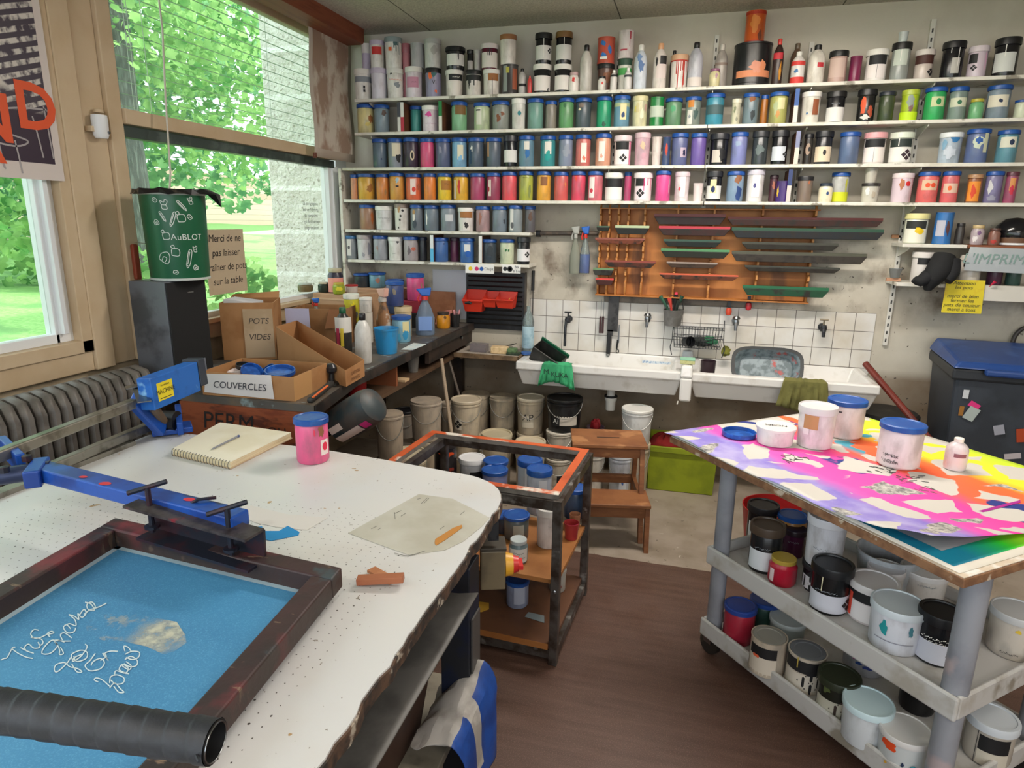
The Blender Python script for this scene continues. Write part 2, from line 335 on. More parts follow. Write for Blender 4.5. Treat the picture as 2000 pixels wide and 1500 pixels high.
# ================================================================ outside
def m_grass():
    n = NT('lawn'); c = n.mix(n.step(n.noise(30, 6), .35, .65), '7aad5c', '9cc878'); c = n.mix(n.step(n.noise(1.2, 5), .5, .6), c, '6a9a58'); z = n.sep(n.tc())
    c = n.mix(n.step(z[0], -14.2, -14.3), c, 'd9c4b0'); c = n.mix(n.step(z[0], -15.6, -15.7), c, '5b8a44'); c = n.mix(n.ma('MULTIPLY', n.step(z[0], -4.6, -4.4), n.step(n.noise(4, 5), .35, .55)), c, 'a39c8a'); n.col(c).set(.9); n.bump(n.noise(60, 4), .03); return n.m
b = B(); b.grid(lambda u, v: (LX - .25 - 22 * u, -12 + 40 * v, .55 + u * 1.0 + .06 * math.sin(v * 30 + u * 9)), 22, 30)
struct('lawn', b, m_grass())
def m_stone():
    n = NT('limestone'); c = n.mix(n.step(n.noise(9, 6), .35, .65), 'd0ccc2', 'e4e1d8'); c = n.mix(n.step(n.noise(40, 4), .58, .66), c, 'aaa598'); z = n.sep(n.tc())
    f = n.ma('FRACT', n.ma('MULTIPLY', n.ma('ADD', z[2], .05), 1 / .31)); c = n.mix(n.step(f, .1, .12, 1, 0), c, 'f0eee8'); n.col(c).set(.9); n.bump(n.noise(25, 6), .03, 1); return n.m
MS = m_stone()
solo('stone_pier', B().box(-3.05, 4.42, .5, LX - .08, 5.2, 4.2), MS, 'pale rough limestone pier standing just outside the big window', 'pier', bev=.02)
def leafm(c1, c2, name='leaves'):
    m = bpy.data.materials.new(name); m.use_nodes = True; t = m.node_tree; t.nodes.clear(); o = t.nodes.new('ShaderNodeOutputMaterial')
    g = t.nodes.new('ShaderNodeTexCoord'); nz = t.nodes.new('ShaderNodeTexNoise'); nz.inputs['Scale'].default_value = 2.2; nz.inputs['Detail'].default_value = 6; t.links.new(g.outputs['Object'], nz.inputs['Vector'])
    r = t.nodes.new('ShaderNodeMapRange'); r.inputs[1].default_value = .38; r.inputs[2].default_value = .62; t.links.new(nz.outputs[0], r.inputs[0])
    x = t.nodes.new('ShaderNodeMix'); x.data_type = 'RGBA'; x.inputs[6].default_value = (*rgb(c1), 1); x.inputs[7].default_value = (*rgb(c2), 1); t.links.new(r.outputs[0], x.inputs[0])
    d = t.nodes.new('ShaderNodeBsdfDiffuse'); l = t.nodes.new('ShaderNodeBsdfTranslucent'); q = t.nodes.new('ShaderNodeMixShader'); q.inputs[0].default_value = .5
    for s_ in (d, l): t.links.new(x.outputs[2], s_.inputs[0])
    t.links.new(d.outputs[0], q.inputs[1]); t.links.new(l.outputs[0], q.inputs[2]); t.links.new(q.outputs[0], o.inputs[0]); return m
LG = leafm('4f8f48', 'b4d98c'); LD = leafm('4c8a60', '9fcf98')
def leaves(b, c, rad, n, size, rd, flat=.8):
    lobes = [(0, -.5), (.3, -.42), (.55, -.1), (.38, .02), (.5, .35), (.2, .28), (0, .62), (-.2, .28), (-.5, .35), (-.38, .02), (-.55, -.1), (-.3, -.42)]
    for _ in range(n):
        while 1:
            p = Vector([rd.uniform(-1, 1) for _ in range(3)])
            if .15 < p.length < 1: break
        p = Vector((c[0] + p.x * rad[0], c[1] + p.y * rad[1], c[2] + p.z * rad[2]))
        s_ = size * rd.uniform(.6, 1.3); q = Matrix.Rotation(rd.uniform(0, 6.28), 3, 'Z') @ Matrix.Rotation(rd.gauss(0, .9), 3, 'X') @ Matrix.Rotation(rd.gauss(0, .7), 3, 'Y')
        b.add([p + q @ Vector((u * s_, v * s_, .12 * s_ * abs(u))) for u, v in lobes], [tuple(range(12))])
def tree(label, base, h, r, crowns, lm, size, bark='363e38', bend=0, seed=1):
    t = thing('tree', label, 'tree', base); rd = random.Random(seed)
    make('trunk', B().tube([(0, 0, 0), (bend * .2, 0, h * .3), (bend * .5, .05, h * .6), (bend, 0, h)], [r * 1.25, r, r * .9, r * .7], 14), mat(bark, .9, 0, '505a52', 14, st=(3, 3, .5), bump=.02, name='bark'), t)
    b = B()
    for c, rad, n in crowns: leaves(b, c, rad, n, size, rd)
    make('foliage', b, lm, t); return t
tb = P(258, 360, 0, -6.0)
tree('big dark tree trunk with leafy branches just outside the window', (tb.x, tb.y - .1, .7), 6, .22, [((.3, .5, 3.1), (1.4, 1.9, .8), 900), ((-.4, 2.3, 2.6), (1.6, 1.5, 1.3), 1300), ((-.6, .3, 3.2), (1.4, 1.4, 1.0), 600), ((-1.2, 3.6, 3.2), (1.5, 1.6, 1.4), 900)], LG, .1, seed=3)
tree('slender tree with light foliage behind the green fence post', (-9, 9.2, 1), 6, .09, [((0, 0, 3.6), (1.8, 3.2, 1.7), 1700), ((.5, -2.4, 2.9), (1.5, 1.8, 1.6), 1100), ((.2, 1.6, 1.6), (1.4, 2.2, .9), 700)], LD, .17, bark='707a6c', seed=5)
tree('tall tree with dense crown at the far end of the lawn', (-12.5, 6.2, 1.1), 8, .2, [((0, 0, 5.6), (2.2, 4, 2.0), 1500), ((0, 3.4, 3.0), (2, 3, 2.0), 1300)], LG, .24, seed=7)
def bush(label, c, rad, n, size, lm, seed):
    b = B(); leaves(b, (0, 0, rad[2]), rad, n, size, random.Random(seed)); return solo('bush', b, lm, label, 'bush', loc=c)
bush('sprawling bush with big leaves under the window by the stone pier', (-3.95, 4.4, .55), (.7, .95, .45), 700, .09, LG, 11)
bush('pale green shrub at the end of the lawn left of the trunk', (-16, 4.2, 1.1), (1.2, 2.4, .9), 1300, .16, LD, 12)
bush('shrub row behind the gravel path right of the trunk', (-14.6, 12, .9), (1.6, 4, 1.7), 2000, .2, LD, 13)
bush('low weeds growing among stones below the left window', (-3.3, 2.0, .5), (.55, .9, .16), 260, .07, LG, 14)
bush('leafy shrub in front of the fence seen above the speaker', (-7.5, 6.9, .7), (1.2, 1.7, .7), 1300, .12, LG, 15)
def m_wall2():
    n = NT('rubble_wall'); x = n.n('ShaderNodeTexBrick'); x.inputs['Scale'].default_value = 2.2; x.inputs['Mortar Size'].default_value = .02; x.inputs['Color1'].default_value = (*rgb('b9ab96'), 1); x.inputs['Color2'].default_value = (*rgb('a3917c'), 1); x.inputs['Mortar'].default_value = (*rgb('8c8270'), 1)
    mp = n.n('ShaderNodeMapping'); mp.inputs['Rotation'].default_value = (math.radians(90), 0, math.radians(90)); n.put(mp.inputs[0], n.tc()); n.put(x.inputs[0], mp.outputs[0]); n.col(x.outputs[0]).set(.9); return n.m
solo('garden_wall', B().box(-19.5, -8, .5, -19, 30, 3.3), m_wall2(), 'stone block garden wall along the far side of the path', 'wall')
for i, y in enumerate((1.2, 4.3, 7.6, 10.9)):
    solo('fence_post', B().tube([(-13, y, .8), (-13, y, 3.3)], .05, 8), mat('2c8a74', .5, name='green_steel'), ['green steel fence post at the left of the lawn', 'green steel fence post second along the lawn', 'green steel fence post third along the lawn', 'tall green fence post nearest the stone pier'][i], 'post', group='fence posts along the lawn')
# ================================================================ shelves on the back wall
SY = 4.08
MSH = mat('dedbd0', .5, 0, 'cfcabb', 18, .5, .64, c3='8f8a7c', name='shelf_paint')
def shelf(x0, x1, z, label, group='white wall shelves', y0=SY, m=None, th=.018): return solo('wall_shelf', B().box(x0, y0, z - th, x1, BY - .003, z), m or MSH, label, 'shelf', group, bev=.002)
X = lambda px, py=300: P(px, py, 1, SY).x
shelf(-2.15, 1.9, 2.355, 'long white top shelf crowded with stacked pots and bottles')
shelf(-2.16, .026, 2.155, 'left half of the second white shelf'); shelf(.03, 1.9, 2.155, 'right half of the second white shelf')
shelf(-2.26, .03, 1.94, 'left half of the third white shelf'); shelf(.034, 1.9, 1.94, 'right half of the third white shelf')
shelf(-2.26, .04, 1.74, 'left half of the fourth white shelf'); shelf(.044, 1.9, 1.74, 'right half of the fourth white shelf')
shelf(-2.26, -.985, 1.547, 'short fifth white shelf from the top on the left'); shelf(-2.25, -.985, 1.349, 'lowest short white shelf on the left above the bench')
solo('shelf_side_panel', B().box(-2.29, SY, .93, -2.27, BY - .003, 1.935), MSH, 'upright white panel closing the left end of the lower shelves', 'panel', bev=.002)
shelf(1.1, 1.41, 1.524, 'short white shelf on the right above the black jacket'); 
shelf(1.412, 1.95, 1.524, 'brown wooden shelf end at the right above the white paper', m=mat('8a5032', .5, 0, '7a4428', 14, st=(1, 6, 6), name='brown_wood'), group=None)
shelf(1.1, 1.95, 1.315, 'lower white shelf on the right behind the yellow note', th=.02)
solo('shelf_fascia', B().box(1.44, SY - .02, 1.235, 1.95, SY - .002, 1.316), mat('d3cfc4', .5, name='white_board'), 'white edge board of the lower right shelf right of the yellow note', 'board')
def upright(x, z0, z1, lab_):
    t = thing('shelf_upright', lab_, 'shelf rail', (x, BY - .012, z0), 0, 'slotted wall rails of the shelves')
    b = B().box(-.012, -.006, 0, .012, .011, z1 - z0); make('rail', b, mat('d5d2c8', .45, name='rail_paint'), t)
    b = B(); k = .02
    while k < z1 - z0 - .03: b.box(-.004, -.0068, k, .004, -.0061, k + .02); k += .045
    make('slots', b, mat('3a3936', .6, name='dark'), t)
    for zz in (2.355, 2.155, 1.94, 1.74, 1.524):
        if z0 < zz - .06 and zz < z1 and (zz != 1.524 or x > 1.05):
            make('bracket', B().add([(-.002, -.006, zz - z0 - .019), (-.002, -.19, zz - z0 - .019), (-.002, -.19, zz - z0 - .03), (-.002, -.02, zz - z0 - .075), (-.002, -.006, zz - z0 - .075)], [(0, 1, 2, 3, 4)]), mat('d5d2c8', .45, name='rail_paint'), t, sol=.004)
upright(X(1190), 1.72, 2.6, 'slotted rail behind the shelves above the squeegee rack left side')
upright(X(1383), 1.70, 2.66, 'slotted rail behind the shelves at the middle joint')
upright(X(1572), 1.72, 2.6, 'slotted rail behind the shelves above the right end of the squeegee rack')
upright(X(1800, 400) - .02, .93, 2.68, 'long slotted rail running down below the right shelves')
upright(-2.05, 1.96, 2.5, 'slotted rail behind the far left of the shelves')
def divider(px, si, c1, c2, lab_, f=.5, h=.172):
    x = X(px, 200); z = {2: 2.155, 3: 1.94, 4: 1.74, 6: 1.349}[si]; t = thing('shelf_divider', lab_, 'divider', (x, SY + .004, z + .001), 0, 'upright dividers between the ink jars')
    make('board', B().box(-.008, .003, 0, .008, .2, h), mat('6a4028', .6, 0, '5a3420', 12, name='brown_board'), t)
    make('edge_band', B().box(-.011, 0, 0, .011, .003, h * f), mat(c1, .5, name='band'), t); make('edge_band', B().box(-.011, 0, h * f, .011, .003, h), mat(c2, .5, name='band'), t)
divider(778, 2, 'd8d4cc', '3a3a44', 'shelf divider with white and black front, second shelf')
divider(784, 2, 'b5283c', 'dcdad2', 'shelf divider with red and white front, second shelf')
divider(859, 2, 'd8d8cc', '1e7a3c', 'shelf divider with white and green front, second shelf')
divider(1556, 2, 'd6d0c8', '24549a', 'shelf divider with white and blue front, second shelf')
divider(1567, 3, 'd8c8bc', '7f84a4', 'shelf divider with cream and lilac front, third shelf')
divider(1560, 4, 'c9c2bc', '26386a', 'shelf divider with grey and navy front, fourth shelf')
divider(838, 6, '5ab4dc', 'dde2e2', 'shelf divider with light blue and white front, sixth shelf', .5, .17)
divider(938, 6, 'dcdcda', 'e2e2e0', 'white shelf divider, sixth shelf', .5, .17)
# ================================================================ pots, jars, bottles
BLUE = '1c4c98'
K = dict(W='e9e6df', C='e6dcb8', K='1b1b1d', N='1c2c5c', B='2b6fb8', R='d03a35', O='ea6a35', Y='e9c62a', G='2f9a57', T='9a6232', P='e2408c', S='8c9298', L='b9d9e6', V='6a5a9a', D='3a3d42', E='2aa79b', M='b05a4a', Q='cfc4d8')
def cc(c): return K.get(c, c)
def patch(b, r, u0, u1, z0, z1, mi, n=0, off=.0005):
    """rectangle wrapped on a cylinder whose front is -Y; u is the angle from the front in radians"""
    n = max(2, int(abs(u1 - u0) / .12) + 1); vs_ = []
    for j in (z0, z1):
        for i in range(n + 1):
            a = u0 + (u1 - u0) * i / n; vs_.append(((r + off) * math.sin(a), -(r + off) * math.cos(a), j))
    return b.add(vs_, [(i, i + 1, n + 2 + i, n + 1 + i) for i in range(n)], mi, True)
def wrap(r, off): return lambda x, z: ((r + off) * math.sin(x / r), -(r + off) * math.cos(x / r), z)
def blob(b, r, a0, z, w, h, mi, seed=0, n=14, jag=.25, off=.001):
    rd = random.Random(seed); f = wrap(r, off); pts = []
    for i in range(n):
        t = 2 * math.pi * i / n; k = 1 - jag * rd.random(); pts.append((a0 * r + w / 2 * k * math.cos(t), z + h / 2 * k * math.sin(t)))
    V = [f(a0 * r, z)]; F = [(0, 1 + i, 1 + (i + 1) % n) for i in range(n)]
    for q in (1 / 3, 2 / 3, 1): V += [f(a0 * r + (p[0] - a0 * r) * q, z + (p[1] - z) * q) for p in pts]
    for q in (0, 1): F += [(1 + q * n + i, 1 + (q + 1) * n + i, 1 + (q + 1) * n + (i + 1) % n, 1 + q * n + (i + 1) % n) for i in range(n)]
    return b.add(V, F, mi)
def decorate(t, r, h, spec, seed):
    """spec 'kind:u,v,w,h,colour[,rot or ink]' joined with ';'  u -1..1 across the visible front, v and h in heights, w in radii"""
    if not spec: return
    b = B(); ms = []
    def mi(c):
        m = mat(cc(c), .6, name='paper')
        if m not in ms: ms.append(m)
        return ms.index(m)
    k = .0005
    for d in spec.split(';'):
        kind, a = d.split(':'); a = a.split(','); u, v, w, hh = map(float, a[:4]); c = a[4]; u = math.asin(max(-.98, min(.98, u))); k += .0005
        if kind == 'r': patch(b, r, u - w / 2, u + w / 2, (v - hh / 2) * h, (v + hh / 2) * h, mi(c), off=k)  # also draws the narrow upright white strips that paint highlights on tubs
        elif kind == 'o': blob(b, r, u, v * h, w * r, hh * h, mi(c), seed, jag=.05, off=k)
        elif kind == 'b': blob(b, r, u, v * h, w * r, hh * h, mi(c), seed + len(ms), jag=.5, off=k)
        elif kind == 'f':   # four diamonds
            s = w * r * 1.7; f = wrap(r, k)
            for dx, dz in ((0, 1), (0, -1), (1, 0), (-1, 0)):
                x0, z0 = u * r + dx * s * .52, v * h + dz * s * .52; q = s * .44
                b.add([f(x0 - q, z0), f(x0, z0 - q), f(x0 + q, z0), f(x0, z0 + q), f(x0, z0)], [(0, 1, 4), (1, 2, 4), (2, 3, 4), (3, 0, 4)], mi(c))
        elif kind == 'd':   # drips running down from v
            rd = random.Random(seed + int(v * 100))
            for i in range(max(2, int(w * 4))):
                a0 = u + (rd.random() - .5) * w; l = hh * (.3 + .7 * rd.random()); ww = .03 + .04 * rd.random()
                patch(b, r, a0 - ww, a0 + ww, (v - l) * h, v * h, mi(c), n=2, off=k)
        elif kind == 's':   # a line of scrawl
            rd = random.Random(seed + 5); n = 19; f = wrap(r, k); x0 = u * r - w * r / 2; st = w * r / n
            for i in range(n):
                q = .0012 + .0012 * rd.random(); z0 = v * h + (rd.random() - .5) * min(hh * h, .006); x1 = x0 + i * st; x2 = x1 + st * (.5 + .4 * rd.random())
                b.add([f(x1, z0 - q), f(x2, z0 - q * .6), f(x2 + .001, z0 + q), f(x1 + .001, z0 + q * .7)], [(0, 1, 2, 3)], mi(c))
        elif kind == 't':   # lettering
            f = wrap(r, k); vs_, fs = text_pts(a[5], hh * h * 1.3); b.add([f(u * r + x, v * h + y) for x, y, z in vs_], fs, mi(c))
    make('label', b, ms, t)  # holds stickers, stains and the painted highlight strips together
def body_mat(c, kind, dirt=None):
    if kind == 'g': return glassy(c, .25, k=.25)
    c = cc(c); r, g, bb = (int(c[i:i + 2], 16) for i in (0, 2, 4))
    lum = (r + g + bb) / 3
    if dirt: d = cc(dirt)
    elif lum > 195: d = '%02x%02x%02x' % (int(r * .86), int(g * .85), int(bb * .84))
    else: d = '%02x%02x%02x' % (int(r * .72 + 26), int(g * .72 + 26), int(bb * .72 + 26))
    return mat(c, .32, 0, d, 22, .46, .66, st=(1, 1, .45), name='stained_plastic')
def jar(kind, r, h, body, lid, spec, label, cat, loc, rz, group, seed=0, name=None, dirt=None, par=None):
    nm = name or dict(J='ink_jar', W='plastic_pot', T='ink_tub', C='tin_can', B='bottle', G='glass_jar', U='cup', P='bucket').get(kind, 'ink_jar')
    t = thing(nm, label, cat, loc, rz, group); n = 28 if r < .09 else 36
    lm = mat(cc(lid), .38, 0, '%s' % ('24589f' if lid == BLUE else cc(lid)), 30, name='lid_plastic') if lid else None
    bm = body_mat(body, 'p', dirt)
    br = r * .93
    if kind == 'J':
        make('jar_body', B().lathe([(0, .001), (br * .93, 0), (br, .006), (br, .80 * h), (br * .93, .855 * h), (br * .9, .90 * h), (0, .9 * h)], n), bm, t)
        b = B().lathe([(r * .96, .865 * h), (r, .87 * h), (r, .975 * h), (r * .97, .992 * h), (r * .9, h), (r * .84, h), (r * .8, h * .985), (0, .985 * h)], n, jag=lambda j, i: (.012 if i % 2 else 0) if j in (1, 2) else 0)
        b.lathe([(0, .87 * h), (r * .96, .865 * h)], n); make('lid', b, lm, t)
    elif kind == 'W':
        make('pot_body', B().lathe([(0, .001), (br * .92, 0), (br * .95, .005), (br, .84 * h), (br, .9 * h), (0, .9 * h)], n), bm, t)
        b = B().lathe([(r * .95, .83 * h), (r * .99, .84 * h), (r, .97 * h), (r * .97, h), (r * .92, h), (r * .9, .975 * h), (0, .97 * h)], n)
        make('lid', b, lm, t)
    elif kind == 'T':
        br = r * .9; make('tub_body', B().lathe([(0, .001), (br * .95, 0), (br, .012), (br, .8 * h), (br * .92, .84 * h), (0, .84 * h)], n), mat(cc(body), .25, name='tub_plastic'), t)
        b = B().lathe([(r * .96, .81 * h), (r, .82 * h), (r, .96 * h), (r * .97, h), (r * .85, h), (r * .83, .975 * h), (0, .97 * h)], n); make('lid', b, lm, t)
    elif kind == 'C':
        br = r * .97; make('can_body', B().lathe([(0, .001), (r, 0), (r, .012), (br, .016), (br, .95 * h), (r, .96 * h), (r, h), (r * .93, h), (r * .93, .97 * h), (0, .965 * h)], n), bm, t)
        if lid: make('lid', B().lathe([(r * .9, .97 * h), (r * .9, h * 1.005), (r * .7, h * 1.005), (r * .66, .99 * h), (0, .985 * h)], n), lm, t)
    elif kind == 'B':
        make('bottle_body', B().lathe([(0, .001), (br * .92, 0), (br, .008), (br, .62 * h), (br * .93, .70 * h), (br * .72, .79 * h), (br * .42, .86 * h), (br * .36, .88 * h), (br * .36, .9 * h), (0, .9 * h)], n), bm, t)
        make('cap', B().lathe([(br * .4, .87 * h), (br * .42, .875 * h), (br * .42, .985 * h), (br * .36, h), (0, h)], 20), lm, t)
    elif kind == 'G':
        make('jar_body', B().lathe([(0, .001), (br * .9, 0), (br, .01), (br, .7 * h), (br * .8, .82 * h), (br * .78, .88 * h), (0, .88 * h)], n), bm, t)
        make('lid', B().lathe([(br * .86, .84 * h), (br * .88, .85 * h), (br * .88, .98 * h), (br * .84, h), (0, h)], n), lm, t)
    elif kind == 'U':
        make('cup_wall', B().lathe([(0, .001), (r * .8, 0), (r * .97, .93 * h), (r, .93 * h), (r, h), (r * .95, h), (r * .93, .95 * h), (r * .78, .02 * h), (0, .02 * h)], n), bm, t)
        br = r * .85
    elif kind == 'P':   # bucket
        make('bucket_body', B().lathe([(0, .001), (r * .84, 0), (r * .86, .01), (r * .93, .84 * h), (r * .98, .85 * h), (r * .98, .88 * h), (r * .93, .89 * h), (r * .94, .93 * h), (0, .93 * h)], n), bm, t)
        br = r * .885
        if lid: make('lid', B().lathe([(r * .96, .92 * h), (r, .93 * h), (r, .985 * h), (r * .97, h), (r * .88, h), (r * .86, .975 * h), (0, .97 * h)], n), lm, t)
        hd = [(r * .97 * math.cos(a), -r * .99 * math.sin(a) if 1 else 0, h * (.87 - .42 * math.sin(a))) for a in [math.pi * i / 14 for i in range(15)]]
        make('handle', B().tube(hd, .0022, 6), mat('8d8d88', .4, .6, name='wire'), t)
    if spec: decorate(t, br, h, spec, seed)
    return t
def face(x, y): return math.atan2(-x, y) if 0 else math.atan2(y, x) - math.pi / 2   # turns the -Y front to the eye
SHELF = [None, (2.355, 'top shelf'), (2.155, 'second shelf'), (1.94, 'third shelf'), (1.74, 'fourth shelf'), (1.547, 'fifth shelf'), (1.349, 'sixth shelf'), (1.524, 'short right shelf')]
SY = 4.08
USED = {}
def lab(s):
    USED[s] = USED.get(s, 0) + 1; return s
CATS = dict(J='jar', W='pot', T='tub', C='can', B='bottle', G='jar', U='cup', P='bucket')
GR = dict(J='ink jars on the wall shelves', W='white pots on the wall shelves', T='ink tubs on the wall shelves', B='bottles on the wall shelves', C='cans on the wall shelves', G='small glass jars on the wall shelves', U='cups on the wall shelves')
_last = [None]
def row(si, items):
    z0, nm = SHELF[si]
    for i, it in enumerate(items):
        x0, x1, yt, kind, body, lid, spec, desc = it[:8]; o = it[8] if len(it) > 8 else {}
        back = o.get('back', 0); y0 = SY + .012 + back
        r = (P(x1, yt, 1, y0 + .05).x - P(x0, yt, 1, y0 + .05).x) / 2 * .955
        yc = y0 + r; z = z0 + .001
        if o.get('on'): px, py, z, pr = _last[0]; yc = py + o.get('dy', 0)
        xa, xb = P(x0, yt, 1, yc), P(x1, yt, 1, yc); r = (xb.x - xa.x) / 2 * .955; x = (xa.x + xb.x) / 2
        zt = (xa.z + xb.z) / 2
        if 'h' in o: h = o['h']
        else: h = zt - z
        if not o.get('on') and not o.get('tall'): h = min(h, .185) if si > 1 else h
        t = jar(kind, r, h, body, lid, spec, lab(desc + (' ' if desc[-1] == ',' else ' the ') + nm), CATS[kind], (x, yc, z), face(x, yc), o.get('group', GR.get(kind)), seed=i + si * 50, name=o.get('name'))
        if not o.get('keep'): _last[0] = (x, yc, z + h + .001, r)
S = BLUE
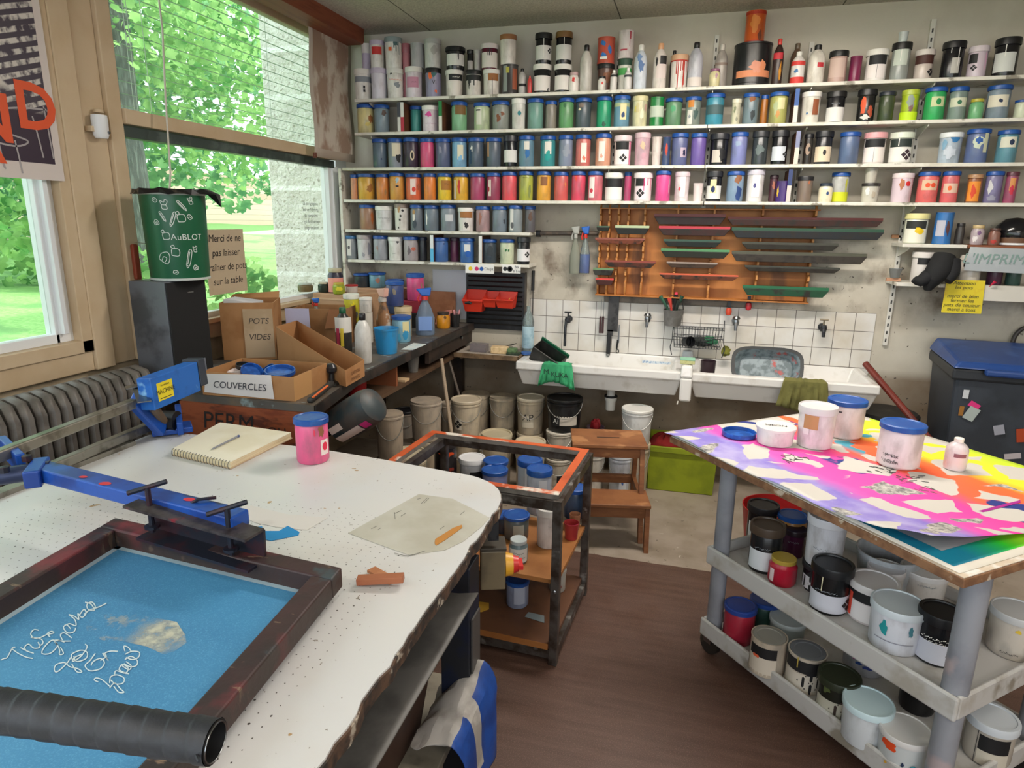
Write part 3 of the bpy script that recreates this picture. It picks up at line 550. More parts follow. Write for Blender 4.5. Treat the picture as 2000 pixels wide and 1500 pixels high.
row(1, [
 (692,725,137,'W','W','W','r:0,.66,2.6,.18,S;r:.1,.4,.25,.1,K;r:.1,.28,.25,.08,K','white pot with grey band, far left of'),
 (706,723,86,'W','Q','W','','pale lilac tube pot rising behind the leftmost pot of',{'back':.06,'tall':1,'keep':1}),
 (724,755,135,'W','d9d5e0','Q','','pale lilac pot under the red-labelled pot,'),
 (722,750,81,'W','W','Q','r:-.1,.62,1.5,.28,R','white pot with square red label, stacked,',{'on':1}),
 (755,788,136,'W','W','W','b:.2,.45,.9,.3,S;s:0,.62,1.6,.08,O;b:-.5,.85,.4,.2,K','white pot with orange scrawl under the dripped pot,'),
 (751,785,75,'W','W','8d9a9c','d:.3,.88,.9,.5,4f6a6b;b:.3,.8,.8,.25,4f6a6b;r:-.4,.6,.4,.12,O','white pot with dark teal drips from lid, stacked,',{'on':1}),
 (785,801,86,'W','b9727c','a5636c','','dusty pink tube pot in the back row,',{'back':.06,'tall':1,'keep':1}),
 (791,825,133,'W','ded3da','W','r:-.2,.5,1.5,.34,c98aa2;s:0,.5,.6,.2,K','white pot with dirty pink label,'),
 (802,828,86,'C','b7b6b8','','d:.8,.98,.3,.5,K','grey tin with one black drip, stacked,',{'on':1,'dy':.02}),
 (830,862,135,'W','8f8aa6','K','b:-.4,.75,.9,.35,O;b:.1,.8,.9,.3,3f6a6a;t:.1,.5,1,.16,K,Vi;b:.3,.2,.4,.15,O','lilac pot with orange and teal blots and letters,'),
 (828,862,78,'W','c4c3bf','b0b0ae','b:.2,.6,1.2,.4,a3a09c','big grimy grey-white pot, stacked,',{'on':1}),
 (870,905,139,'W','e2dad2','W','r:.2,.72,1.8,.24,K;s:.2,.72,.9,.05,W','off-white pot with black label band,'),
 (870,909,94,'T','K','K','r:0,.42,2.4,.5,dcdad5;d:.3,.8,.4,.5,K','black-lidded tub with black drips on white, stacked,',{'on':1}),
 (909,941,139,'W','d8d2cb','K','r:0,.7,2.6,.22,K;d:0,.6,1.6,.4,K','small white pot with dripping black lid,'),
 (912,925,98,'T','K','K','r:0,.3,2,.4,b0aaa6','narrow black tub in the back row,',{'on':1,'dy':.03,'keep':1}),
 (926,940,98,'W','cfcac4','b9b4ae','','narrow grey-white pot in the back row,',{'on':1,'dy':.03}),
 (943,978,138,'W','dcd6cd','W','r:.2,.72,1.3,.34,T;r:.1,.3,.04,.7,D','white pot with brown tape label,'),
 (939,974,88,'T','5e2030','d8cfcf','r:0,.36,2.5,.6,ddd5cf;d:.1,.9,.8,.8,K','wine-dark tub with white label and drips, stacked,',{'on':1}),
 (980,1013,128,'C','3a3838','','r:-.6,.5,.6,.9,8d9490;r:.6,.5,.7,.7,9a5236;r:-.3,.8,.4,.2,b8b04a','dark tin with grey and rust labels,'),
 (976,1010,70,'W','e0dad2','9a6a44','','white pot with cardboard-brown lid, stacked,',{'on':1}),
 (1012,1029,134,'B','bdb9b5','K','r:0,.35,2.4,.1,K','small grey bottle with dark cap,',{'back':.02}),
 (1030,1040,148,'B','c8403c','c05450','','tiny red bottle,'),
 (1041,1078,128,'T','K','W','r:0,.34,2.6,.52,e8e2dc;b:.7,.12,.25,.16,K','left black and white tub with white lid,'),
 (1045,1080,67,'T','K','K','r:0,.36,2.6,.46,d8d6d2;f:.75,.42,.22,1,K;r:0,.55,.07,.7,W','left tall black tub stacked on a white lid,',{'on':1}),  # thin white upright strip paints a reflection on the black plastic
 (1082,1118,128,'T','K','W','r:0,.34,2.6,.52,e6e0da','right black and white tub with white lid,'),
 (1085,1120,64,'T','K','7a5a34','r:0,.36,2.6,.46,d4d2ce;r:0,.55,.07,.7,W','tall black tub with brown-stained lid, stacked,',{'on':1}),  # narrow white strip is a highlight put into the colour
 (1111,1132,142,'G','e4ddd6','c0a0a0','b:-.1,.6,.8,.35,R','little white jar with red splash,',{'back':-.005}),
 (1133,1160,88,'B','c9c5be','K','','tall cloudy white bottle with black cap,'),
 (1166,1202,127,'W','5a3a30','K','b:.2,.5,1.4,.5,7a4a30','dark brown pot under the red and blue can,',{'back':.03}),
 (1167,1203,75,'C','c0523f','','b:-.4,.75,.8,.3,B;b:.4,.5,.6,.5,B;b:-.3,.3,.8,.3,B;r:-.3,.2,.9,.1,W','red and blue patterned can, stacked,',{'on':1}),
 (1167,1185,150,'G','ded8d2','K','o:.1,.5,.4,.2,R','tiny white jar with dark lid and red dot,',{'back':-.01,'keep':1}),
 (1192,1207,137,'B','cfcac6','W','r:0,.7,2.4,.1,K','tiny white bottle below the patterned can,',{'back':-.01,'keep':1}),
 (1207,1236,117,'C','cfcfc4','3c7a4a','r:0,.6,2.6,.22,4aa050;r:0,.9,2.6,.2,2c4a3a','can with green and white bands,',{'back':.03}),
 (1208,1241,62,'C','d9cfcf','','d:.6,1,.5,.7,b03a4a;r:-.3,.3,.9,.06,b03a4a','white can with dark red drips, stacked,',{'on':1}),
 (1219,1236,133,'B','d8d4d0','W','r:0,.62,2.4,.1,D','tiny white-capped bottle below the red-dripped can,',{'back':-.01}),
 (1239,1268,88,'B','cdd4de','W','b:.1,.5,1.2,.3,5a78a8;b:-.2,.7,.9,.2,6a86b0','white bottle smeared with blue,'),
 (1277,1307,85,'B','d9cfc8','d8a27a','r:.5,.62,1.1,.18,K;r:.2,.38,1.5,.3,e0d0cc;b:-.5,.6,.4,.25,K','white bottle with orange cap and dark label,'),
 (1309,1327,99,'B','4a4040','K','','small dark bottle behind the red-dripped cup,',{'back':.07}),
 (1310,1347,109,'W','e6e0da','c9a080','d:0,.84,2.2,.95,b5382c;r:0,.82,2.8,.05,b5382c','white cup with red paint drips,'),
 (1346,1378,83,'B','b9bac4','K','r:0,.12,2.8,.2,dcd2cc','tall grey-white bottle with black cap,'),
 (1385,1409,135,'G','d9cf9e','8a5a74','b:.3,.6,.6,.4,b08a9a','small cream jar with purple lid,'),
 (1398,1426,87,'B','a8a098','c9c4ba','r:0,.55,2.4,.06,8a7a70','dusty clear bottle in the back row,',{'back':.07}),
 (1433,1512,89,'C','17171a','','r:.15,.27,2.1,.16,d88a62;b:.25,.42,1.2,.3,d8937a;b:.55,.4,.5,.4,d88a62','big black paint tin with salmon label,',{'name':'paint_tin'}),
 (1457,1499,24,'C','c85a24','','b:-.1,.6,1.4,.6,d8823a;r:0,.93,2.8,.1,b8321c;r:0,.05,2.8,.1,b8321c;b:.5,.25,.5,.4,6a3420','orange and red tin on the big black tin,',{'on':1,'name':'tin_can'}),
 (1513,1536,76,'B','33201c','R','r:-.2,.62,2.2,.14,c0303a;b:.5,.3,.6,.5,c98a2a','dark drink bottle with red cap,',{'back':.02}),
 (1545,1573,85,'B','5c4636','6a5a48','','brown glass bottle in the back row,',{'back':.08}),
 (1547,1577,101,'B','e2dcd8','W','r:0,.62,2.8,.13,R;r:0,.1,2.8,.2,R;b:-.2,.38,.8,.15,3a6ea0','white squeeze bottle with two red bands,'),
 (1580,1618,88,'B','e3ded4','K','r:.5,.46,.8,.12,c0303a','white bottle with black cap and red patch,'),
 (1620,1660,101,'T','b89a90','K','r:-.1,.45,2,.6,cbb0a6','black-lidded tub with dirty pink label,'),
 (1661,1686,111,'C','7a2048','6a1a3c','','magenta-purple jar in the back row,',{'back':.03}),
 (1692,1739,99,'T','e6e0dc','W','r:.15,.67,1.9,.3,K;r:.1,.3,1.8,.42,efe6e4;r:.1,.3,.03,.42,D','white tub with black band, left of the stack with a clear cap,'),
 (1743,1784,85,'T','8f9490','K','r:0,.6,1.6,.42,c4ccc2;r:0,.75,.08,.5,W','grey tub with black lid under a clear beaker,'),  # slim white strip is a painted highlight, the wide patch is the label
 (1755,1776,63,'U','c9d2d2','','','small clear beaker upside down on a tub,',{'on':1}),
 (1788,1829,99,'T','c9bcb4','d8d0ca','r:0,.68,2.4,.32,4a2a24;f:.8,.25,.3,.3,K','off-white tub with brown band and diamonds,',{'back':.02}),
 (1842,1890,83,'T','15161a','K','r:.35,.33,.8,.42,b9b6b0;r:.5,.6,.07,.6,W;r:-.2,.8,.06,.25,W','tall black tub with small white label,'),  # both thin white strips are painted glints beside the real label
 (1893,1935,92,'T','cbbcc8','d4c8d0','r:-.5,.6,1,.3,K;b:.8,.5,.3,.9,d6a6c4;f:-.3,.3,.24,.2,K','pinkish white tub with black band,'),
 (1945,1998,76,'T','1c1c1e','K','r:-.1,.36,2,.5,d2d4d0;r:-.1,.75,.07,.5,W','black tub with big white label, far right of'),  # narrow white strip above the label is a painted highlight
])
row(2, [
 (697,730,205,'J','d5ca90',S,'b:.6,.5,.8,.4,T;b:.2,.3,.8,.2,c9b868','cream-yellow jar with brown stain, far left of'),
 (730,760,206,'J','7f929c',S,'b:.3,.7,.8,.3,5a4a44','grey-blue jar beside the first divider,'),
 (801,823,208,'J','3f8f88',S,'','small teal jar behind the pink-stained pot,',{'back':.05}),
 (824,857,208,'W','e0d4dc','W','b:-.2,.66,1.1,.26,d8509a;s:0,.3,1.4,.03,c0a0b4','white pot with magenta heart-shaped blot,'),
 (881,913,200,'J','7fb38a',S,'r:.2,.72,1.5,.34,7a5a2c','green jar with brown label,'),
 (925,958,202,'J','b7c6a0',S,'r:-.4,.5,.7,.6,dcdccb;r:-.5,.72,.6,.05,K','pale green jar with white strip,'),
 (961,996,199,'J','8a8f88',S,'b:-.3,.4,.7,.4,7a4a30;b:.2,.55,.6,.2,7a4a30','grey jar with rusty smears,'),
 (999,1028,194,'W','dcdbd4','W','o:.1,.52,.55,.16,2a7f86','white pot with small teal dot,'),
 (1030,1063,194,'J','6f9a8e',S,'','plain sea-green jar right of the teal-dot pot,'),
 (1065,1089,198,'J','8c857a',S,'','taupe jar with blue lid,',{'back':.02}),
 (1091,1123,193,'J','5f9a62',S,'b:-.2,.75,.5,.2,3a6a44','leaf-green jar with dark specks,'),
 (1124,1157,193,'J','46525a',S,'b:-.3,.75,.9,.25,7a6a60;b:-.5,.62,.5,.1,C','dark slate jar with cream smear,'),
 (1165,1197,190,'J','23966a',S,'b:0,.1,.7,.2,1c4a3a','emerald-green jar,'),
 (1199,1233,188,'J','6690a6',S,'r:0,.7,2.6,.12,a9b48a;r:.2,.48,.8,.5,e4d8a8;b:.2,.38,.6,.25,1c3c6c','steel-blue jar with cream sticker and navy drop,'),
 (1235,1268,189,'W','d3cda6','cfc79a','b:-.4,.6,.8,.4,cbbf8e;b:.3,.4,.7,.5,e2dcc0;b:.7,.6,.4,.3,b9938a;b:-.6,.55,.3,.3,d8cc5a','cream pot caked with dried paint,'),
 (1270,1299,191,'C','1c7a3a','9aa84a','r:0,.5,2.8,.38,b9c4b4','glossy green can with pale label,'),
 (1300,1335,193,'J','5f8a66',S,'b:-.1,.6,.8,.3,4a9a6a','sage-green jar with blue lid,'),
 (1339,1372,190,'J','7f8a80',S,'r:-.3,.75,.8,.25,c07a2c;r:-.4,.28,.7,.5,d2d0c8;b:.4,.4,.8,.5,3c5450;b:-.4,.3,.4,.2,S','grey jar with orange patch and white sticker,'),
 (1379,1418,184,'J','3c8aa0',S,'r:.1,.48,2.4,.3,3f5a5e','wide turquoise jar with dark middle,'),
 (1430,1450,194,'W','c3bfa4','d0cbb4','b:-.3,.6,.7,.4,7f8468;b:.2,.2,.6,.3,8a8a78','cream pot with olive blotches,'),
 (1452,1486,183,'J','6a7c84',S,'b:.1,.8,1.1,.3,8a4f24;b:.3,.3,.9,.45,2a3438','jar with brown top and dark blot,'),
 (1487,1503,186,'J','a8631c',S,'','amber-orange jar half hidden in the back,',{'back':.05}),
 (1504,1543,181,'J','a7a660',S,'r:.3,.62,.8,.35,d6cf9c;b:-.3,.5,.7,.6,a9b48a;b:0,.3,.6,.3,c08a4a','olive-yellow jar with cream patches,'),
 (1566,1607,181,'W','dcd8cc','W','r:.55,.5,.7,.5,8f5030;b:-.3,.3,.3,.1,3a6a9a','white pot with brown label right of the blue divider,'),
 (1615,1656,180,'T','18191c','K','r:0,.25,2.6,.46,dedcd8;s:0,.6,1,.04,S','black tub with white label, left of the orange-splashed tub,'),
 (1676,1716,176,'T','1f1f1e','K','b:-.3,.5,.8,.75,d8552c;b:0,.12,1.4,.2,d6d2cc;b:.5,.3,.8,.4,a8482c','black tub splashed with orange,'),
 (1718,1752,180,'J','39452c','2a3038','b:0,.4,1.1,.5,465034','murky dark green jar,'),
 (1762,1799,177,'W','a9c01e','a8b83c','b:.1,.6,1.2,.5,8c988c;b:.2,.4,.7,.3,7a5a5a;r:0,.14,2.8,.28,bfe01c','acid-green pot with grey sticker,'),
 (1808,1853,172,'J','2fa85a',S,'r:.3,.55,1.3,.3,c4cc9c;o:.35,.55,.5,.2,1e8a4a','bright green jar with green-dot label,'),
 (1856,1895,171,'J','7a8c84',S,'r:.1,.52,2,.28,c9ccb4;o:.2,.52,.5,.14,2c6a4a','grey jar with dark-green-dot label,'),
 (1894,1926,194,'G','6aa874','b0a83c','','small mint-green jar with yellow lid,'),
 (1930,1980,168,'J','7c8c98',S,'r:0,.52,1.9,.36,d8d2c0;b:.2,.52,.5,.16,1c2c4c','grey-blue jar with navy-dot label,'),
 (1983,2016,196,'J','c8cdb4',S,'','cream jar cut by the right edge,'),
])
row(3, [
 (727,755,272,'J','5c6e80',S,'o:.2,.3,.2,.06,N','slate-blue jar, far left of'),
 (757,787,271,'J','8e94a0',S,'r:.1,.6,1.2,.45,ddd3bc;b:.3,.32,1,.42,101216','jar with cream sticker and black blot,'),
 (788,818,270,'J','3c3040',S,'o:.1,.4,.6,.35,d8c8ac;o:.1,.4,.36,.22,K','dark plum jar with ring sticker,'),
 (820,849,271,'J','d2507c',S,'','raspberry-pink jar,'),
 (850,881,271,'J','565e7c',S,'b:-.4,.6,.5,.4,8a8aa0','dusky violet-blue jar,'),
 (882,913,270,'J','7aa8c8',S,'r:.1,.5,.8,.5,dcd8c0;b:.1,.3,.6,.25,7fb4d8','light blue jar with cream sticker,'),
 (914,946,270,'J','4c5a6a',S,'b:-.6,.6,.4,.3,W;r:-.7,.35,.3,.5,24405e','dark slate jar with a torn white tag,'),
 (949,980,270,'J','56606e',S,'r:-.75,.6,.3,.5,c9905c','slate jar with tan tag on its left side,'),
 (983,1012,266,'T','1b1c20','2a2b30','r:0,.34,2.6,.4,dbdad6','black tub with white label, between two slate and steel jars,'),
 (1013,1045,266,'J','66899c',S,'r:0,.68,.7,.26,dcdad0;b:.1,.42,.9,.35,1e68a8','steel-blue jar with white sticker and blue splash,'),
 (1055,1087,266,'J','3c8c90',S,'r:0,.6,.9,.4,e0ddd2;b:0,.34,1,.42,139a94','teal jar with white sticker,'),
 (1091,1121,265,'J','7f8aa0',S,'b:.1,.5,1.4,.5,8e96a4','lilac-grey jar with faint label,'),
 (1124,1156,264,'J','c96e68',S,'r:.1,.42,.75,.62,e9e2da;b:.15,.25,.5,.2,dd7a62','coral jar with white tag,'),
 (1163,1196,262,'J','d49a80',S,'r:-.2,.45,.8,.62,eee4dc;b:-.2,.3,.5,.16,e8a890','peach jar with long white tag,'),
 (1199,1236,266,'T','e2d8d8','d8c8cc','r:-.1,.67,1.8,.26,K;r:-.1,.28,1.8,.46,efe8e6;f:.1,.26,.3,.3,K;r:.85,.5,.3,.9,d87a9c','white tub with black diamonds and pink smears,'),
 (1240,1273,260,'W','cfa8b4','d4b6be','b:0,.6,.9,.3,d8b898;b:.2,.3,.9,.3,c99aa8','dusty pink pot with stained sides,'),
 (1274,1294,268,'U','d6cac4','','r:0,.75,2.8,.4,4a4a5c','small white cup with dark top,'),
 (1295,1311,268,'C','31456e','c04038','b:0,.55,1,.5,c0402c','small red and blue can,'),
 (1312,1347,261,'J','5f6690',S,'r:.5,.4,.8,.3,b8a8b8;b:.6,.38,.5,.25,1c2048','indigo jar with inky sticker,'),
 (1350,1383,261,'J','6a559c',S,'','purple jar,'),
 (1387,1427,262,'T','17181c','24252a','r:-.2,.28,1.2,.4,c8bfb4;b:.4,.35,1,.6,121316','black tub with half-hidden white label,'),
 (1429,1464,259,'J','7a80b4',S,'b:-.2,.65,1,.25,8fa0bc','periwinkle-blue jar,'),
 (1470,1505,257,'T','33393c','2a2c30','b:0,.45,1.6,.4,5f6c6c','charcoal tub with grey smear,'),
 (1508,1544,256,'T','17181c','222328','r:-.1,.32,2,.42,c9ced6;f:.8,.3,.3,.3,K','black tub with white label, left of the lilac divider,'),
 (1572,1591,262,'J','2b2622','1c1c20','o:0,.5,1.2,.4,a08a78;o:.3,.5,.5,.16,K','dark jar with black-dot ring sticker,',{'back':.03}),
 (1593,1631,257,'T','26262a','1e1f24','r:0,.3,2.4,.46,dccbb0;o:.2,.35,.4,.18,K','black tub with cream black-dot label,'),
 (1641,1684,259,'J','56688a',S,'','plain denim-blue jar,'),
 (1688,1736,260,'T','e4dad6','dca0a4','r:0,.66,2.2,.26,K;r:0,.28,2.2,.46,ece2dc;r:0,.28,.03,.46,D','white tub with pink lid,'),
 (1738,1789,260,'T','dfddd4','d4dccc','r:0,.66,2.2,.26,23302c;r:0,.28,2.2,.46,e4e2dc;f:.6,.28,.34,.3,3a2a30;r:-.2,.7,.08,.28,W','white tub with green-stained lid and diamonds,'),  # slim white strip on the dark band is a painted reflection
 (1836,1884,260,'W','aebccb','dfe4e6','b:.4,.8,1,.3,2a70a8;b:-.5,.6,.6,.4,7fa8c4;b:0,.35,1.4,.5,c0c8d4','white pot streaked with blue,'),
 (1890,1938,253,'J','5f6f9a',S,'b:.1,.6,1.4,.4,c2ccb8;b:.1,.66,.8,.24,1d54a0;r:.7,.6,.4,.6,c4c6a8','clear blue jar with bright blue blot,'),
 (1950,1995,255,'J','5a8c9c',S,'r:.1,.62,1.6,.32,d8d6c4;o:.4,.62,.5,.18,1d2e4c','teal-grey jar with navy-dot label,'),
])
row(4, [
 (684,697,341,'J','d2906a',S,'','pale orange jar squeezed in the left corner,'),
 (698,732,340,'J','d7a844',S,'b:.4,.45,1,.4,a06a2c','mustard jar with brown smear,'),
 (734,759,340,'J','e08a40',S,'b:.4,.3,.5,.3,a87a4a','orange jar, third from the left end of'),
 (760,790,338,'J','d49a4a',S,'b:0,.72,.6,.25,a4c4d4;r:0,.5,.4,.06,K','ochre jar with pale blue sticker,'),
 (792,823,340,'J','dc6a48',S,'r:-.1,.5,.7,.6,ecd8d2;o:0,.4,.5,.2,d83c2c;b:.6,.5,.5,.3,a85a40','vermilion jar with red-dot tag,'),
 (827,852,339,'J','e2843c',S,'','plain bright orange jar,'),
 (854,883,339,'J','e6c236',S,'r:.2,.55,1.5,.36,a8702a;s:.3,.6,.8,.05,K','yellow jar with written brown label,'),
 (885,916,339,'J','e2b03a',S,'b:-.3,.5,.5,.7,c8402c;r:-.8,.4,.4,.7,d9c8b8','yellow jar with red streak,'),
 (918,948,339,'J','a84468',S,'','plum-pink jar,'),
 (950,979,338,'J','96405a',S,'r:-.6,.45,.5,.6,e0ccc4;o:-.7,.4,.3,.2,b02030','dark rose jar with red-dot tag,'),
 (980,1011,336,'J','e05560',S,'','plain coral-red jar,'),
 (1013,1043,335,'J','a9b04a',S,'s:0,.78,1,.25,K;b:.5,.3,.5,.6,7f8c4a','lime jar with black scribble,'),
 (1048,1078,335,'J','e6a840',S,'r:0,.66,1,.3,8a5a34','amber jar with brown square,'),
 (1082,1112,336,'J','cb5f5c',S,'b:.6,.55,.3,.2,d88a50','brick-rose jar with orange fleck,'),
 (1116,1146,335,'J','d64c66',S,'b:-.4,.75,.5,.2,e0503c','crimson-pink jar,'),
 (1148,1180,335,'J','d46c78',S,'r:-.5,.45,.8,.7,f0e6e2;o:-.5,.34,.45,.16,cc3c50','rose jar with long red-dot tag,'),
 (1181,1219,338,'T','e4e4de','W','r:0,.64,2.6,.3,1c1c20;r:0,.26,2.6,.44,e8e8e4','white tub with plain black band,'),
 (1220,1235,336,'J','b83a6a',S,'','magenta jar half hidden in the back,',{'back':.04}),
 (1238,1277,338,'T','e6dcdc','e8dede','r:-.4,.66,1.2,.26,K;r:-.3,.28,1.4,.46,f0dce4;f:-.3,.28,.32,.3,K;d:.5,.85,.9,.5,d83a7a','white tub dripped with hot pink,'),
 (1281,1313,334,'J','de4f92',S,'b:.8,.5,.3,.6,c0a8b4','hot pink jar,'),
 (1318,1350,336,'W','e2d6da','d9c4ca','r:.1,.5,.7,.7,efe8e8;b:-.3,.42,.4,.14,e04a5a','white pot with pale tag and red speck,'),
 (1354,1375,358,'U','dccdcd','','','little pinkish empty cup,'),
 (1380,1414,335,'T','1a1b20','2a2b30','r:0,.3,2.4,.44,dadad6;r:-.1,.5,.8,.45,e6dca4;o:-.1,.4,.55,.22,142a5a','black tub with cream sticker and navy dot,'),
 (1420,1457,335,'J','7c93ac',S,'b:.3,.75,1,.4,8a5a3a;b:.5,.3,1,.6,1f3c74','blue jar with brown top and navy blot,'),
 (1459,1497,332,'W','dddada','c4c0cc','r:.1,.5,.9,.7,ece9ea;o:-.05,.5,.34,.16,4a4a80','white pot with tag and violet dot,'),
 (1504,1522,342,'J','4a2c36','3a2a30','b:0,.6,1,.4,a0604c','dark maroon jar behind the purple can,',{'back':.05}),
 (1516,1547,354,'C','3c2468','','b:-.7,.5,.5,.6,d8b83a','purple can with yellow smear,'),
 (1558,1591,345,'W','7c6c60','222226','b:.5,.75,.5,.2,b06a4a','brownish jar with black lid,'),
 (1599,1630,358,'G','e4dcc4','2a3444','r:0,.4,2,.55,e6d8ba;o:.3,.45,.4,.2,2c4c7c','small jar with cream blue-dot label,'),
 (1625,1663,337,'J','b4b4b0',S,'r:0,.18,2.7,.32,c9d024;b:.7,.6,.4,.7,b8b83c','clear jar with neon yellow bottom,',{'back':.03}),
 (1683,1721,358,'W','c4c0b4','2a2624','b:-.3,.6,.8,.6,e0e0dc;b:.4,.4,.6,.4,b4a896','squat glass jar with black lid,'),
 (1690,1717,328,'U','b9b4a8','','','glass upside down on a squat jar,',{'on':1}),
 (1743,1788,339,'W','dcc8d2','e2d2d4','b:0,.62,.7,.5,b0704c;o:.55,.64,.5,.18,d0262c','pinkish pot with brown triangle and red dot,'),
 (1794,1839,336,'J','dc6a68',S,'r:.2,.56,1.6,.32,d8b89a;o:0,.56,.5,.16,e2502c;o:.5,.56,.5,.16,e2502c','coral jar with two orange dots,'),
 (1842,1879,335,'J','d8666a',S,'r:.1,.46,1.8,.3,d9b8a4;o:0,.46,.5,.16,e2602c','coral jar with one orange dot,'),
 (1891,1923,341,'J','8c5a3c','a8805c','r:0,.4,1.7,.7,e08a2c;b:0,.4,1.1,.55,d0401c','jar with flame-orange label,'),
 (1927,1964,335,'J','7a749c',S,'b:-.3,.5,1,.5,c9c9cc;b:0,.15,1.4,.2,8c8ca0','lilac jar with white patch,'),
 (1967,1993,336,'J','9c4a68','5a2c3a','r:.2,.6,.9,.4,cc8a4c;b:.2,.4,.9,.35,c0243c','crimson and orange jar at the right end of'),
])
row(5, [
 (702,732,400,'J','a07a62',S,'b:.6,.45,.6,.7,a85a24','brown-stained jar, far left of'),
 (733,767,403,'W','d8d8da','W','s:0,.5,1.6,.02,8a8a90','plain white pot, second from left on'),
 (770,799,398,'W','dad6d0','8a7a70','b:.1,.75,.4,.12,K;b:-.2,.55,.35,.12,K;b:-.3,.4,.3,.12,K;b:-.5,.1,.2,.1,K;b:-.4,.8,.5,.3,b08a60','white pot with black spots,'),
 (801,827,400,'J','6c747c',S,'b:-.5,.7,.6,.3,b08a5c;r:-.5,.45,.4,.35,dcd6cc;b:-.4,.25,.9,.4,3c4650','grey jar with small tag, left of the long-tagged jar,'),
 (828,858,401,'J','6f7c88',S,'b:-.7,.5,.3,.7,eeeae2','slate jar with long curling white tag,'),
 (860,891,400,'J','828c96',S,'r:.1,.5,1,.26,c9ccd0','grey jar with pale square label,'),
 (894,927,406,'W','e0dcd8','W','r:0,.72,1.7,.3,a06a38;r:0,.28,.9,.5,d4d0cc;b:0,.25,.6,.4,2a2828','white pot with brown band and black patch,'),
 (929,958,403,'J','a88a8c',S,'b:-.4,.5,.6,.6,9c6a5c','dusty mauve jar,'),
 (961,992,403,'J','74828e',S,'b:.6,.4,.4,.3,3c444c','blue-grey jar with dark smudge,'),
 (993,1022,401,'J','8a9498',S,'r:-.6,.5,.6,.85,dedcd8;o:-.5,.25,.5,.25,5c5c60','grey jar with long dark-dot tag,'),
 (1025,1047,402,'J','5c5a5e',S,'b:0,.6,1,.4,5c4438','dark grey-brown jar at the right end of',{'back':.02}),
])
row(6, [
 (672,696,460,'J','8c949a','3a74a8','r:-.3,.5,.7,.7,dfe0dc;o:-.3,.5,.4,.15,5c5c60','grey jar with white tag, far left of'),
 (697,726,459,'W','cfcdd0','a8a0a0','b:.6,.4,.7,.7,7c7c86;b:-.2,.2,.5,.3,9c9ca4','white pot smeared grey,'),
 (729,757,460,'J','9a9ea6',S,'b:-.5,.5,.3,.3,a07a6a','light grey jar, third from the left end of'),
 (758,786,463,'W','dcdcd8','dededa','b:.3,.8,.5,.15,4a4c50;s:-.2,.3,.6,.1,4a4c50','white pot with black flecks,'),
 (788,817,462,'J','a49c9e',S,'b:-.3,.4,.6,.5,6c6468;b:.3,.5,.9,.2,c06a54','mauve-grey jar with red scrapes,'),
 (818,834,463,'J','2c3038','1f2a44','','black jar hidden in the shadow,',{'back':.05}),
 (847,876,464,'J','3f68a6',S,'b:.4,.75,.2,.1,N','royal-blue jar right of the light blue divider,'),
 (879,897,464,'J','5c2440','3a2434','','maroon jar in the back row,',{'back':.06}),
 (898,927,465,'J','3f6aa8',S,'r:0,.6,.9,.3,dadcdc;o:.1,.36,.8,.26,1c5cb0','royal-blue jar with blue-dot sticker,'),
 (941,971,467,'J','38444e',S,'b:0,.5,1.2,.6,2c363e','dark slate jar, third from the right end of'),
 (976,1006,467,'J','c6ceb0',S,'b:-.2,.55,.4,.15,2c6a3c;b:.2,.55,.3,.15,2c6a3c','pale green jar with green letters,'),
 (1009,1037,463,'T','1b1c20','24262a','r:0,.34,2.6,.46,e0dee0;f:.6,.36,.3,.3,K','black tub with white diamond label, right end of'),
])
row(7, [
 (1768,1819,417,'T','dfe0cc','dfd898','r:0,.62,2,.26,2a2c2a;r:0,.26,2.2,.46,e6e4d4;b:.3,.42,1,.3,e6c41c','yellow-lidded tub with yellow splash,'),
 (1828,1866,415,'C','2c6cae','9a4a4c','r:-.3,.5,1,.5,b8b8c4;b:.5,.5,.5,.6,5a3a3a','bright blue can,'),
 (1868,1888,436,'G','3a3634','2c2a2a','','dark glass jar beside the blue can,',{'back':.04}),
 (1898,1927,440,'G','b8a8ac','c8b080','b:-.3,.3,.9,.4,dcd4d4;b:.2,.6,.8,.3,7a5a80','small glass jar with gold lid,'),
 (1932,1958,446,'G','8a5a4c','5a3c34','b:0,.2,1.4,.3,b0342c','small glass jar with red dregs,'),
])
# ================================================================ unseen lamps added as fill light for the room
def fill_lamp(x, y, rz, lab_, e):
    t = thing('fill_lamp', lab_, 'lamp', (x, y, CZ - .12), rz, 'added fluorescent fill lamps out of view')
    make('wire', B().tube([(-.5, 0, .08), (-.5, 0, .12)], .003, 5).tube([(.5, 0, .08), (.5, 0, .12)], .003, 5), white, t)
    make('housing', B().box(-.75, -.1, .03, .75, .1, .085), white, t, bev=.004)
    for k in (-.05, .05):
        n = NT('tube_glow'); n.col((1, 1, 1)).set(Emission_Color='fff0dc', Emission_Strength=6.)
        make('tube', B().tube([(-.72, k, .008), (.72, k, .008)], .013, 10), n.m, t)
    l = lamp('fill_light', 'AREA', (0, 0, -.01), (0, 0, 0), e, (1, .93, .85), shape='RECTANGLE', size=1.45, size_y=.16); l.parent = t
    l = lamp('fill_uplight', 'AREA', (0, 0, .095), (math.pi, 0, 0), e * .6, (1, .93, .85), shape='RECTANGLE', size=1.45, size_y=.2); l.parent = t  # upward light added to brighten the ceiling
fill_lamp(.2, 2.95, 0, 'added unseen fluorescent fill lamp over the sinks side of the room', 46)
fill_lamp(1.6, .8, 0, 'added unseen fluorescent fill lamp over the right of the room', 16)
fill_lamp(-.5, -.6, 0, 'added unseen fluorescent fill lamp behind the photographer on the left', 14)
fill_lamp(1.6, -.9, 0, 'added unseen fluorescent fill lamp behind the photographer on the right', 26)
